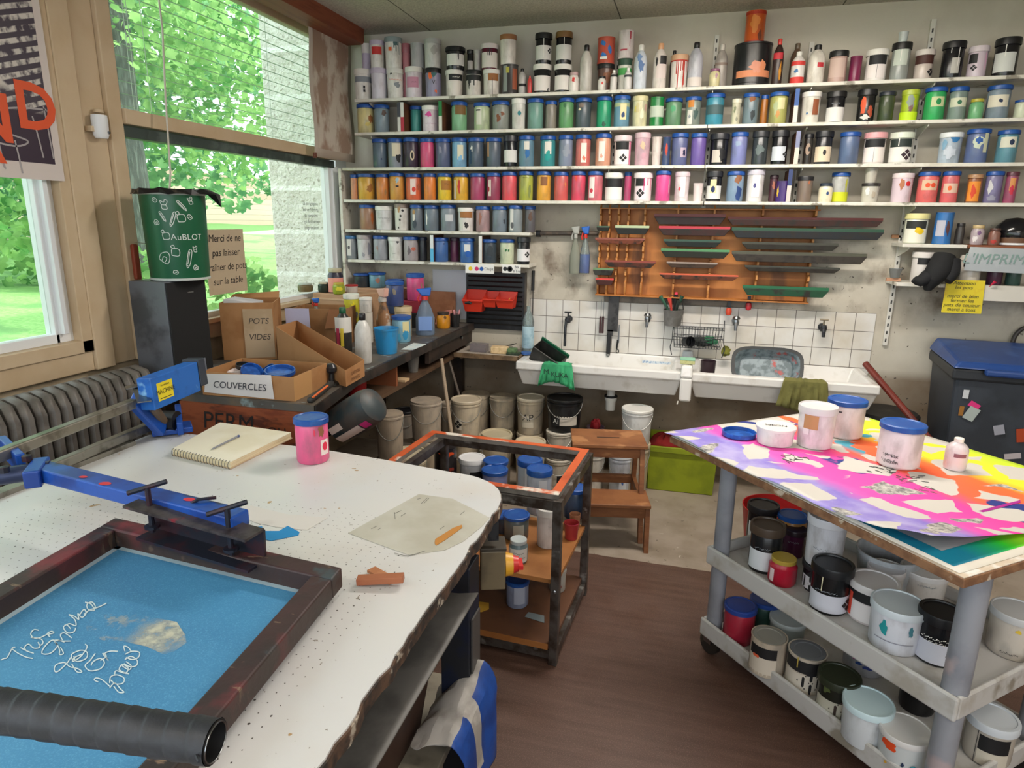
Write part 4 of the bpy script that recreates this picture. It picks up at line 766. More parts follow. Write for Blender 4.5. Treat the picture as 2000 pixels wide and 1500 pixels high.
# ================================================================ materials for this part
steel = mat('8f9294', .3, 1., name='steel'); dsteel = mat('3f4144', .45, .7, '2c2d30', 30, name='dark_steel'); blk = mat('17181a', .45, name='black_plastic')
porcelain = mat('e2e0dc', .18, 0, 'c9c4ba', 10, .55, .75, name='porcelain'); rackwood = mat('b9783a', .55, 0, 'a46428', 8, .4, .65, st=(1, 1, .3), c3='7a4a24', name='orange_ply')
def m_tiles():
    n = NT('white_tiles'); z = n.sep(n.tc()); s = 1 / .1106
    def g(v, o): return n.ma('ABSOLUTE', n.ma('SUBTRACT', n.ma('FRACT', n.ma('ADD', n.ma('MULTIPLY', v, s), o)), .5))
    m = n.ma('MAXIMUM', g(z[0], .25), g(z[2], -.07 + .5 * 0)); gr = n.step(m, .478, .49)
    c = n.mix(n.step(n.noise(3, 5), .45, .7), 'dbd9d4', 'c9c0b0'); n.col(n.mix(gr, c, '5f5850')).set(n.step(m, .478, .49, .15, .8)); return n.m
b = B().box(-1.03, BY - .008, .70, 1.075, BY - .0005, 1.113)
struct('wall_tiles', b, m_tiles())
# ---------------------------------------------------------------- sink (two trough basins)
SZ, SF, S0, S1 = .785, 3.82, -1.0, 1.035
def trough(x0, x1, lab_):
    t = thing('trough_sink', lab_, 'sink', ((x0 + x1) / 2, (SF + BY) / 2, SZ - .16), 0, 'white ceramic trough sinks'); w = (x1 - x0) / 2 - .002; d = (BY - SF) / 2 - .006
    b = B(); o0 = [(-w + .03, -d + .06, 0), (w - .03, -d + .06, 0), (w - .03, d, 0), (-w + .03, d, 0)]; o1 = [(-w, -d + .03, .1), (w, -d + .03, .1), (w, d, .1), (-w, d, .1)]
    o2 = [(-w, -d, .105), (w, -d, .105), (w, d, .105), (-w, d, .105)]; o3 = [(-w, -d, .155), (w, -d, .155), (w, d, .155), (-w, d, .155)]; k = .045
    i3 = [(-w + k, -d + k, .158), (w - k, -d + k, .158), (w - k, d - k * .6, .158), (-w + k, d - k * .6, .158)]; i0 = [(-w + .09, -d + .09, .03), (w - .09, -d + .09, .03), (w - .09, d - .08, .03), (-w + .09, d - .08, .03)]
    V = o0 + o1 + o2 + o3 + i3 + i0; F = [(3, 2, 1, 0)]
    for q in range(5): F += [(q * 4 + i, q * 4 + (i + 1) % 4, q * 4 + 4 + (i + 1) % 4, q * 4 + 4 + i) for i in range(4)]
    F.append((20, 21, 22, 23)); b.add(V, F)
    make('basin', b, porcelain, t, bev=.008)
    make('drain', B().lathe([(0, .001), (.025, .001), (.028, .004), (0, .003)], 16, c=(0, 0, .03)), steel, t); return t
t = trough(S0, -.005, 'white ceramic trough sink on the left under the long-spouted tap')
make('transfer_print', B().box(.24, .187, .1, .42, .189, .125), mat('c9d4dc', .4, 0, '7f9cc0', 90, .5, .6, name='glaze_print'), t, loc=(0, 0, 0))
trough(.045, S1, 'white ceramic trough sink on the right holding the grey washing-up bowl')
t = thing('sink_column', 'white ceramic overflow column between the two sinks', 'sink', (.02, SF - .012, SZ - .15))
make('column', B().box(-.033, -.012, -.02, .033, .1, .12).hexa([(-.035, -.015, .12), (.035, -.015, .12), (.035, .12, .12), (-.035, .12, .12), (-.03, .0, .19), (.03, .0, .19), (.03, .1, .19), (-.03, .1, .19)]), porcelain, t, bev=.012)
make('plug_chain', B().tube([(-.036, .0, -.02), (-.04, -.004, -.04)], .004, 6), mat('cfcac0', .4, name='chain'), t)
p = P(1346, 700, 1, SF + .06)
t = thing('sponge', 'pale green and yellow sponge on the column between the sinks', 'sponge', (.02, SF + .05, SZ + .042))
make('foam', B().box(-.042, -.03, 0, .042, .03, .022), mat('b9bb86', .9, 0, 'a9a870', 60, name='foam'), t, bev=.004); make('scourer', B().box(-.042, -.03, .022, .042, .03, .032), mat('8fc0a4', .9, name='scourer'), t, bev=.002)
solo('soap_dispenser', B().lathe([(0, 0), (.03, 0), (.034, .02), (.03, .045), (.01, .05), (0, .05)], 16), mat('b9c0c4', .3, name='grey_plastic'), 'small grey plastic cap behind the sponge on the sink column', 'dispenser', loc=(.02, BY - .06, SZ + .002))
# siphon under left sink
t = thing('drain_trap', 'white plastic siphon hanging below the left sink', 'pipe', (-.43, 4.05, .46))
make('trap', B().lathe([(0, 0), (.03, 0), (.032, .06), (.038, .062), (.038, .085), (.026, .09), (.026, .16), (0, .16)], 18), mat('d8d6d0', .4, name='white_pvc'), t); make('ring', B().lathe([(.036, .08), (.042, .084), (.042, .092), (.036, .096)], 18), dsteel, t)
# ---------------------------------------------------------------- taps
def tap(px, py, kind, lab_):
    p = P(px, py, 1, BY - .05); t = thing('water_tap', lab_, 'tap', (p.x, BY - .01, p.z), 0, 'taps over the trough sinks'); m = dsteel if kind != 'c' else steel
    b = B().tube([(0, 0, 0), (0, -.05, 0), (0, -.075, -.005)], [.013, .014, .012], 12).lathe([(0, -.02), (.017, -.018), (.02, 0), (.016, .018), (0, .02)], 14, c=(0, -.062, 0))
    make('valve_body', b, m, t)
    if kind == 'l': make('spout', B().tube([(-.008, -.075, -.01), (-.01, -.085, -.05), (-.01, -.085, -.17)], .009, 10), m, t)
    else: make('spout', B().tube([(0, -.07, -.005), (0, -.085, -.02), (0, -.087, -.05)], [.012, .011, .009], 10), m, t)
    make('flange', B().lathe([(0, 0), (.022, 0), (.02, .008), (0, .01)], 16), m, t, rot=(math.pi / 2, 0, 0))
    if kind != 'c': make('handle', B().tube([(0, -.055, .015), (0, -.055, .05)], .005, 8).tube([(-.024, -.055, .05), (.024, -.055, .05)], .005, 8), mat('8f8470', .4, .6, name='brass') if kind == 'r' else m, t)
    else: make('handle', B().lathe([(0, 0), (.02, .003), (.024, .012), (.016, .024), (0, .026)], 12), m, t, loc=(0, -.066, .012))
tap(1110, 624, 'l', 'dark tap with a long straight spout, leftmost over the sinks'); tap(1265, 622, 'c', 'chrome round tap between the long knife and the hanging bucket')
tap(1437, 628, 'c', 'chrome round tap right of the wire basket'); tap(1607, 640, 'r', 'dark tap with brass cross handle, rightmost over the sinks')
# ---------------------------------------------------------------- squeegee rack
RY = BY - .02; RF = 4.205
t = thing('squeegee_rack', 'orange plywood rack with notched uprights above the sinks', 'rack', (.055, BY - .012, 1.17))
ox = .055
make('back_board', B().box(-.628, -.004, 0, .63, .008, .53), rackwood, t)
make('frame_strip', B().box(-.63, -.082, .525, .635, .008, .533), rackwood, t, bev=.001); make('frame_strip', B().box(-.635, -.082, -.008, .63, .008, 0), rackwood, t, bev=.001)
def comb(px, py=470):
    x = P(px, py, 1, RF + .01).x - ox; pts = [(0, 0), (-.062, 0)]; z = .05
    while z < .50: pts += [(-.08, z), (-.08, z + .03), (-.048, z + .034), (-.05, z + .062)]; z += .0745
    pts += [(-.075, .523), (0, .523)]
    b = B(); n = len(pts); V = [(x - .0055, p_[0], p_[1]) for p_ in pts] + [(x + .0055, p_[0], p_[1]) for p_ in pts]
    b.add(V, [tuple(range(n)), tuple(range(2 * n - 1, n - 1, -1))] + [(i, n + i, n + (i + 1) % n, (i + 1) % n) for i in range(n)]); make('upright', b, mat('c4874a', .55, 0, 'a9682e', 20, name='edge_ply'), t)
for px in (1171, 1188, 1206, 1225, 1257, 1321, 1391, 1485, 1588): comb(px)
def squeegee(x0, x1, ya, yb, cb, ch, lab_, skew=0):
    a, c = P(x0, ya, 1, RF - .03), P(x1, ya, 1, RF - .03); zb = P(x0, yb, 1, RF - .03).z; w = (c.x - a.x) / 2; h = a.z - zb
    t = thing('squeegee', lab_, 'squeegee', ((a.x + c.x) / 2, RF - .012, zb), 0, 'squeegees lying in the plywood rack')
    k = min(.03, w * .2)
    make('handle', B().hexa([(-w + k, -.014, 0), (w - k, -.014, 0), (w - k, .012, 0), (-w + k, .012, 0), (-w, -.02, h * .72), (w, -.02, h * .72), (w, .016, h * .72), (-w, .016, h * .72)]), mat(ch, .5, 0, '2a2622' if ch != '2a2622' else '3a3430', 20, name='worn_wood'), t, bev=.002)
    make('blade', B().box(-w, -.006, h * .72, w, .004, h), mat(cb, .45, name='rubber'), t)
for a in [(1165, 1190, 441, 451, '3f5c44', '22302a', 'tiny dark green squeegee at the upper left of the rack'),
 (1201, 1268, 440, 457, 'b4c29a', '20221f', 'short black squeegee with pale green blade, upper left'),
 (1162, 1260, 464, 475, '8a4c3c', '7a4230', 'reddish-brown squeegee below the pale green one'),
 (1181, 1281, 508, 521, '8a3c2c', '5a3024', 'red-brown squeegee low in the left part of the rack'),
 (1158, 1198, 523, 537, '6a8a60', '3a3c38', 'short grey squeegee at the lower left corner'),
 (1163, 1198, 543, 556, 'd8463c', '4a2824', 'short squeegee with bright red blade at the lowest left'),
 (1278, 1418, 417, 438, '7a3430', '2a1c1c', 'dark wine squeegee topmost in the middle of the rack'),
 (1287, 1427, 441, 459, 'b83240', '3a2220', 'squeegee with crimson blade second from top in the middle'),
 (1296, 1409, 467, 481, '2c4c3e', '1c2624', 'dark green squeegee in the middle of the rack'),
 (1291, 1426, 485, 502, '4f8a5a', '22281f', 'squeegee with fresh green blade in the middle of the rack'),
 (1302, 1402, 511, 522, '9a8a80', '4a3a30', 'grey splashed squeegee in the middle lower rack'),
 (1288, 1443, 533, 544, 'c85a38', '6a3c2a', 'long squeegee with orange-red blade in the lower middle'),
 (1422, 1727, 423, 440, '7a2c24', '3c2420', 'very long wine-red squeegee sticking out at the top right'),
 (1430, 1729, 444, 464, '1f4a34', '22262a', 'very long dark green squeegee second from top right'),
 (1450, 1640, 472, 486, '3c3c30', '2f2e28', 'olive-black squeegee third from top right'),
 (1430, 1696, 490, 510, '4a4a3a', '3a342e', 'long olive-brown squeegee fourth from top right'),
 (1455, 1643, 518, 529, '34362c', '35322c', 'thin dark squeegee fifth from top right'),
 (1451, 1621, 557, 576, '15603c', '1e4a32', 'bottle-green squeegee lowest at the right of the rack')]: squeegee(*a)
# wooden strip with hooks under the rack
b = B().box(-.53, BY - .03, 1.118, .36, BY - .004, 1.156); solo('hook_rail', b, mat('6f675c', .6, 0, '4c463e', 9, name='grey_wood'), 'grey wooden strip under the squeegee rack', 'rail', bev=.002)
def hang(px, py, y=BY - .05): return P(px, py, 1, y)
# long knife / spatula
t = thing('palette_knife', 'long black steel spatula hanging from the strip left of the chrome tap', 'knife', hang(1200, 578))
make('blade', B().box(-.036, 0, -.23, .032, .004, 0).box(-.034, 0, -.26, .002, .004, -.22), mat('4c4b4b', .5, .6, '3a3a3a', 16, name='dull_steel'), t); make('handle', B().box(-.036, -.008, -.38, -.008, .012, -.24), blk, t, bev=.006)
make('ring', B().tube([(-.022 + .01 * math.cos(a), 0, -.385 + .01 * math.sin(a)) for a in [k * math.pi / 6 for k in range(12)]], .003, 6, closed=True), steel, t)
t = thing('scissors', 'black-handled scissors hanging beside the long spatula', 'scissors', hang(1209, 640, BY - .035))
make('blade', B().hexa([(-.006, 0, -.1), (.006, 0, -.1), (.006, .003, -.1), (-.006, .003, -.1), (-.002, 0, .02), (.004, 0, .02), (.004, .003, .02), (-.002, .003, .02)]), steel, t); make('handle', B().tube([(-.004, 0, -.08), (-.008, 0, -.14)], .006, 6).tube([(-.002 + .009 * math.cos(a), 0, -.155 + .011 * math.sin(a)) for a in [k * math.pi / 5 for k in range(10)]], .003, 6, closed=True), blk, t)
for k, px in enumerate((1175, 1180)):
    t = thing('tongs', ['left of two dark red tool handles hanging on wires', 'right of two dark red tool handles hanging on wires'][k], 'tool', hang(px, 585, BY - .045))
    make('wire', B().tube([(0, 0, 0), (0, 0, -.11)], .0018, 5), steel, t); make('handle', B().box(-.008, -.006, -.22, .006, .006, -.11), mat('3c2022', .5, name='dark_red'), t, bev=.003)
for px, py, c, lab_ in ((1425, 602, 'c8462c', 'tool with orange-red handle hanging under the rack'), (1464, 592, 'b02a34', 'tool with crimson handle hanging under the rack')):
    t = thing('scraper', lab_, 'tool', hang(px, py - 14)); make('blade', B().box(-.01, 0, -.04, .01, .006, .0), dsteel, t); make('handle', B().lathe([(0, -.035), (.014, -.03), (.019, -.01), (.014, .012), (0, .016)], 14, c=(0, 0, -.055)), mat(c, .4, name='coloured_grip'), t)
# spray bottles hung on the pipe
t = thing('water_pipe', 'dark horizontal pipe fixed on the wall left of the squeegee rack', 'pipe', (0, 0, 0)); a = hang(1047, 456, BY - .04); c = hang(1168, 456, BY - .04)
make('pipe', B().tube([(a.x, BY - .04, a.z), (c.x, BY - .04, c.z)], .014, 12), mat('4c4540', .5, .4, '6a5c50', 14, name='rusty_steel'), t); make('coupling', B().tube([(a.x, BY - .04, a.z), (a.x + .03, BY - .04, a.z)], .022, 12), dsteel, t)
def spray(loc, h, r, cbody, chead, ctrig, liquid, lab_, rz=0, group=None, lbl=None, fl=.55):
    t = thing('spray_bottle', lab_, 'bottle', loc, rz, group); bh = h * .74
    prof = [(0, .001), (r * .95, 0), (r, .01), (r, bh * .5), (r * .62, bh * .8), (r * .3, bh * .97), (r * .3, bh), (0, bh)]
    make('bottle_body', B().lathe(prof, 20, sy=.7), cbody, t)
    if liquid: make('liquid', B().lathe([(0, .004), (r * .9, .004), (r * .93, .012), (r * .93, bh * fl), (0, bh * fl)], 20, sy=.66), liquid, t)
    make('collar', B().lathe([(r * .34, bh), (r * .36, bh + .001), (r * .34, bh + h * .09), (0, bh + h * .09)], 14), ctrig, t)
    z = bh + h * .09; b = B().hexa([(-r * .3, -r * .3, z), (r * .55, -r * .3, z), (r * .55, r * .3, z), (-r * .3, r * .3, z), (-r * .9, -r * .25, h * .97), (r * .7, -r * .3, h), (r * .7, r * .3, h), (-r * .9, r * .25, h * .97)]); make('head', b, chead, t, bev=.006)
    make('trigger', B().tube([(-r * .45, 0, z + .01), (-r * .75, 0, z - h * .06), (-r * .6, 0, z - h * .12)], .005, 6), ctrig, t); make('dip_tube', B().tube([(0, 0, bh * .05), (0, 0, bh)], .002, 5), mat('d8d8d4', .4, name='tube'), t)
    if lbl: make('label', B().box(-r * .7, -r * .72, bh * .15, r * .7, -r * .70, bh * .55), lbl, t)
clear = glassy('dfe8e8', .12, k=.2); red = mat('c8322c', .35, name='red_plastic'); blue = mat('2262bc', .35, name='blue_plastic')
def hspray(px, lab_, liq, head, trig, body):
    a = P(px, 534, 1, BY - .075); h = P(px, 441, 1, BY - .075).z - a.z; spray((a.x, BY - .075, a.z), h, .034, body, head, trig, liq, lab_, group='spray bottles hooked on the pipe')
hspray(1122, 'dusty clear spray bottle with grey head hooked on the dark pipe', None, mat('a9aaa4', .5, name='grey_plastic'), mat('a9aaa4', .5), glassy('b9bcae', .45))
hspray(1141, 'spray bottle of blue liquid with blue and red head on the dark pipe', mat('1e50b0', .2, name='blue_liquid'), blue, red, clear)
# hanging bucket with tools
p = P(1313, 636, 1, BY - .1); t = thing('tool_bucket', 'small grey bucket full of brushes hanging under the squeegee rack', 'bucket', (p.x, BY - .09, p.z))
make('bucket_wall', B().lathe([(0, 0), (.05, .0), (.062, .1), (.058, .1), (.047, .006), (0, .006)], 24), mat('6f6d6a', .5, 0, '5c5a56', 14, name='grey_plastic'), t)
make('handle', B().tube([(.058 * math.cos(a), 0, .1 + .09 * math.sin(a)) for a in [k * math.pi / 10 for k in range(11)]], .002, 6), dsteel, t)
for i, (dx, dy, h, c, l2) in enumerate([(-.09, 0, .16, '2a5a44', 'dark green brush leaning left in the hanging bucket'), (-.03, -.02, .15, 'd0463c', 'red-handled brush in the hanging bucket'), (.01, .01, .17, '202222', 'black-handled tool upright in the hanging bucket'), (.05, 0, .165, '1e4434', 'green brush leaning right in the hanging bucket'), (.03, -.02, .14, '26302c', 'dark short brush in the hanging bucket')]):
    q = Vector((p.x, BY - .09, p.z)); solo('brush', B().tube([(0, 0, .0), (dx * .3, dy * .5, h * .6), (dx * .8, dy, h)], [.006, .007, .013], 8), mat(c, .5, name='brush'), l2, 'brush', 'brushes in the hanging bucket', loc=q + Vector((dx * .15, dy * .5, .02)))
solo('pink_ball', B().lathe([(0, -.01), (.01, -.006), (.01, .006), (0, .01)], 12), mat('e0405a', .4, name='pink'), 'bright pink knob on top of the tools in the hanging bucket', 'knob', loc=(p.x + .01, BY - .09, p.z + .2))
# wire basket
a, c = P(1312, 676, 1, BY - .1), P(1412, 676, 1, BY - .1); z1 = P(1360, 642, 1, BY - .1).z; w = (c.x - a.x) / 2
t = thing('wire_basket', 'dark wire basket hung on the tiles below the bucket of brushes', 'basket', ((a.x + c.x) / 2, BY - .07, a.z)); h = z1 - a.z; b = B()
for zz, k in ((0, .9), (h * .55, .96), (h, 1)): b.tube([(-w * k, -.055, zz), (w * k, -.055, zz), (w * k, .055, zz), (-w * k, .055, zz)], .0025, 6, closed=True)
for i in range(17): u = -w * .9 + w * 1.8 * i / 16; b.tube([(u * 1.07, -.055, h * .55), (u, -.055, 0), (u, .055, 0), (u * 1.07, .055, h)], .0016, 5)
make('wires', b, dsteel, t); b = B()
for s_ in (-1, 1): b.tube([(s_ * w, .05, h * 1.4), (s_ * w, -.05, h * .4), (s_ * w * 1.06, -.06, 0), (s_ * w * .98, -.06, -.05)], .003, 6)
make('hook', b, dsteel, t); cx, cz = (a.x + c.x) / 2, a.z
solo('black_cup', B().lathe([(0, 0), (.03, 0), (.034, .06), (.031, .06), (.027, .004), (0, .004)], 18), blk, 'black cup lying on its side in the wire basket', 'cup', loc=(cx - .07, BY - .11, cz + .035), rot=(math.radians(80), 0, .5))
def heap(b, c, rx, ry, rz, seed, nu=14, nv=8):
    rd = random.Random(seed); jit = [[1 + rd.uniform(-.28, .28) for _ in range(nu)] for _ in range(nv + 1)]
    def f(u, v): i = int(round(u * nu)) % nu; j = int(round(v * nv)); k = jit[j][i] if 0 < j < nv else 1; a_ = u * 6.2832; r_ = math.sin(math.pi * v); return (c[0] + rx * k * r_ * math.cos(a_), c[1] + ry * k * r_ * math.sin(a_), c[2] + rz * k * math.cos(math.pi * v))
    return b.grid(f, nu, nv)
solo('scouring_pads', heap(B(), (0, 0, 0), .075, .04, .028, 4), mat('2c302e', .9, 0, '1c1e1e', 30, name='pads'), 'heap of blackened scouring pads in the wire basket', 'pads', loc=(cx + .01, BY - .07, cz + .032))
solo('sponge_cloth', heap(B(), (0, 0, 0), .045, .035, .024, 5), mat('2f6a4a', .9, 0, '23503a', 30, name='cloth'), 'crumpled green cloth on the right in the wire basket', 'cloth', loc=(cx + .075, BY - .075, cz + .045))
solo('moss_sponge', heap(B(), (0, 0, 0), .026, .02, .032, 6), mat('7a7a2c', .9, 0, '5c5c20', 30, name='sponge'), 'olive yellow rag hanging off the right end of the wire basket', 'rag', loc=(c.x + .02, BY - .1, cz - .012))
# things in the sinks
def rag(name, lab_, cat, px0, px1, z, drop, m, seed, y=SF - .006, txt=None, tail=.12):
    a, c = P(px0, 715, 1, y), P(px1, 715, 1, y); w = (c.x - a.x); rd = random.Random(seed); ph = rd.random() * 6
    def f(u, v):
        s_ = v * (drop + .0 + tail); k = .013 * math.sin(u * 17 + ph) + .008 * math.sin(u * 31 + v * 5)
        if s_ < tail: return (a.x + w * (.5 + (u - .5) * .9), y + tail - s_ + .0, z + .006 - .05 * ((tail - s_) / tail) ** 2 + abs(k) * .3)
        d = s_ - tail; return (a.x + w * (.5 + (u - .5) * (1 + .25 * d / drop)), y - .012 - abs(k) * min(1, d * 14), z - d + .02 * math.sin(u * 5 + ph) * d / drop)
    t = thing(name, lab_, cat, (0, 0, 0)); make('cloth', B().grid(f, 26, 14), m, t, sol=.002)
    if txt:
        b = B(); text_on(b, txt[0], .045, (a.x + w * .2, y - .042, z - .045), (1, 0, 0), (0, 0, 1), spacing=.9); text_on(b, txt[1], .042, (a.x + w * .62, y - .042, z - .06), (1, 0, -.05), (0, 0, 1), spacing=.9); make('lettering', b, mat('17302a', .7, name='marker'), t)
    return t
rag('green_rag', 'torn green rag with black marker letters over the left sink rim', 'rag', 1060, 1118, SZ + .0, .13, mat('3fa872', .9, 0, '2f8a5c', 9, .4, .6, c3='6cc79a', name='green_cloth'), 2, txt=('M.', 'KUKA'))
rag('olive_cloth', 'olive towel hanging over the front of the right sink', 'cloth', 1533, 1620, SZ, .17, mat('6f6c3a', .95, 0, '5c5a2e', 12, name='olive_cloth'), 8)
p = P(1075, 690, 1, SF + .12); t = thing('plastic_tray', 'dark tray with green rim standing tilted in the left sink', 'tray', (-.83, SF + .1, SZ - .03), rot=(math.radians(22), math.radians(28), math.radians(-12)))
make('tray', B().open_box(.2, .1, .11, .006, 0, c=(0, 0, 0)), mat('2c2c2a', .5, 0, '3c3a36', 14, name='dark_plastic'), t, bev=.006); make('rim', B().box(-.105, .05, .095, .105, .06, .125), mat('0f5a3c', .5, name='green_rim'), t, bev=.002)
t = thing('washing_bowl', 'paint-spattered grey washing-up bowl leaning in the right sink', 'bowl', (.47, SF + .2, SZ + .03), rot=(math.radians(62), 0, 0)); n = 28
sq = lambda a_, w_, h_: (w_ * math.copysign(abs(math.cos(a_)) ** .55, math.cos(a_)), h_ * math.copysign(abs(math.sin(a_)) ** .55, math.sin(a_)))
b = B(); R_ = []
for w_, h_, zz in ((.15, .075, -.07), (.185, .1, .0), (.2, .112, .0), (.2, .112, .01), (.18, .096, .008), (.145, .072, -.062)):
    R_.append([(*sq(2 * math.pi * i / n, w_, h_), zz) for i in range(n)])
V = [q for r_ in R_ for q in r_]; F = [(j * n + i, j * n + (i + 1) % n, (j + 1) * n + (i + 1) % n, (j + 1) * n + i) for j in range(5) for i in range(n)]
make('rim', B().add([q for r_ in R_[1:5] for q in r_], [(j * n + i, j * n + (i + 1) % n, (j + 1) * n + (i + 1) % n, (j + 1) * n + i) for j in range(3) for i in range(n)], 0, True), mat('1e2224', .4, name='black_rim'), t)
make('bowl', B().add(V, F[:n] + F[4 * n:] + [tuple(range(n - 1, -1, -1)), tuple(range(5 * n, 6 * n))], 0, True), mat('8a979c', .5, 0, '5f6c70', 26, .45, .6, c3='b0504c', name='spattered'), t)
solo('dark_mug', B().lathe([(0, 0), (.04, 0), (.044, .09), (.04, .09), (.037, .005), (0, .005)], 20), mat('2f2026', .35, name='dark_glaze'), 'dark glazed mug standing in the right sink beside the column', 'mug', loc=(.14, SF + .16, SZ - .045))
solo('broom_stick', B().tube([P(1690, 710, 1, 4.05), P(1762, 795, 1, 3.8), P(1835, 880, 1, 3.55)], [.018, .017, .016], 10), mat('6a2418', .5, 0, '501a12', 12, name='red_brown_wood'), 'reddish-brown stick leaning from the floor onto the right end of the sink', 'stick')
# ---------------------------------------------------------------- draining board corner
a = P(893, 690, 2, .79); t = thing('draining_board', 'pale worn board between the bench and the sink', 'board', (-1.22, 4.09, .775))
make('top', B().box(-.21, -.16, 0, .21, .2, .012), mat('b9b0a4', .5, 0, 'a0968a', 14, .45, .65, name='pale_board'), t, bev=.002); make('edge', B().box(-.215, -.17, -.015, .215, -.16, .014).box(.21, -.17, -.015, .22, .2, .014), mat('7a6248', .7, 0, '5c4834', 20, name='raw_edge'), t)
make('bracket', B().box(-.2, -.1, -.04, -.18, .2, -.015), mat('6a5640', .7, name='wood'), t); make('bracket', B().box(.18, -.1, -.04, .2, .2, -.015), mat('6a5640', .7, name='wood'), t)
bz = .788
t = thing('louvred_board', 'black louvred panel on the wall carrying three red bins', 'panel', (-1.265, BY - .02, .895)); make('panel', B().box(-.205, -.006, 0, .205, .018, .385), mat('17181b', .4, 0, '222428', 60, name='black_steel'), t)
b = B()
for i in range(11): b.hexa([(-.19, -.006, .03 + i * .032), (.19, -.006, .03 + i * .032), (.19, -.004, .03 + i * .032), (-.19, -.004, .03 + i * .032), (-.19, -.013, .042 + i * .032), (.19, -.013, .042 + i * .032), (.19, -.011, .042 + i * .032), (-.19, -.011, .042 + i * .032)])
make('louvres', b, blk, t); make('hook_frame', B().box(.205, -.006, -.12, .214, .018, .39), mat('4a443c', .6, name='dark_wood'), t)
redb = mat('d23a26', .35, name='red_bin')
for i, (x0, x1, y0, y1, l2) in enumerate(((906, 948, 568, 606, 'large red bin leftmost on the black panel'), (945, 973, 571, 598, 'middle red bin on the black panel'), (970, 1008, 572, 600, 'red bin rightmost on the black panel with a pencil'))):
    a, c = P(x0, y1, 1, BY - .1), P(x1, y0, 1, BY - .1); w = (c.x - a.x) * .92; h = c.z - a.z; t = thing('storage_bin', l2, 'bin', ((a.x + c.x) / 2, BY - .09, a.z), 0, 'red bins on the black panel')
    b = B(); w2 = w / 2; V = [(-w2 * .8, -.04, 0), (w2 * .8, -.04, 0), (w2 * .8, .045, 0), (-w2 * .8, .045, 0), (-w2, -.06, h * .55), (w2, -.06, h * .55), (w2, .05, h), (-w2, .05, h)]
    b.add(V, [(3, 2, 1, 0), (0, 1, 5, 4), (1, 2, 6, 5), (2, 3, 7, 6), (3, 0, 4, 7)]); make('bin', b, redb, t, sol=.004, bev=.001)
    make('lip', B().box(-w2 * 1.03, -.068, h * .5, w2 * 1.03, -.056, h * .58), redb, t, bev=.002)
p = P(908, 592, 1, BY - .17); solo('gripper', B().tube([(0, 0, 0), (.03, 0, .004), (.045, 0, .0)], [.006, .012, .007], 8), blk, 'small black tool sticking out of the left red bin', 'tool', loc=p)
p = P(992, 590, 1, BY - .13); solo('pencil', B().tube([(-.012, 0, -.012), (.016, 0, .028)], .003, 6), mat('d08a3a', .5, name='pencil'), 'orange pencil in the rightmost red bin', 'pencil', loc=p)
def card(px0, px1, py0, py1, lab_, dots, txt, tx):
    y = SY - .004; a, c = P(px0, py1, 1, y), P(px1, py0, 1, y); t = thing('sign_card', lab_, 'sign', (a.x, y, a.z), 0, 'small colour signs under the lowest left shelf'); w, h = c.x - a.x, c.z - a.z
    make('card', B().box(0, -.001, 0, w, .0005, h), mat('e8e8e4', .5, name='card'), t); ms = []; b = B()
    for i, (u, cx_, k) in enumerate(dots): ms.append(mat(cx_, .5, name='ink')); b.poly([(w * u + .018 * k * math.cos(q * .3927), -.0016, h * .5 + .018 * k * math.sin(q * .3927)) for q in range(16)], i)
    make('dots', b, ms, t); b = B(); text_on(b, txt, .026, (w * tx, -.0014, h * .5), (1, 0, 0), (0, 0, 1)); make('lettering', b, mat('5a5c60', .6, name='pencil_ink'), t)
card(909, 965, 517, 533, 'white card with yellow, magenta and blue dots under the shelf', [(.18, 'e4c41c', .75), (.4, 'c82c6a', .75), (.57, '2258a8', .75)], 'Olupt', .82)
card(981, 1017, 518, 533, 'white card with black dots at the end of the lowest shelf', [(.16, '17181c', .75), (.42, '17181c', 1.), (.42, 'e8e8e4', .6)], 'Blk\n&Trn', .8)
solo('white_board', B().box(-1.72, BY - .012, .95, -1.475, BY - .002, 1.285), mat('c9cdd6', .4, name='white_panel'), 'blank white panel on the wall left of the black panel', 'panel')
t = thing('hanging_cord', 'thin black cord with a thick grip hanging right of the black panel', 'cord', (P(1042, 520, 1, BY - .02).x, BY - .02, 1.3)); make('grip', B().tube([(0, 0, .0), (-.002, 0, -.13)], .011, 8), blk, t); make('cord', B().tube([(0, 0, -.13), (.002, 0, -.5)], .003, 5), blk, t)
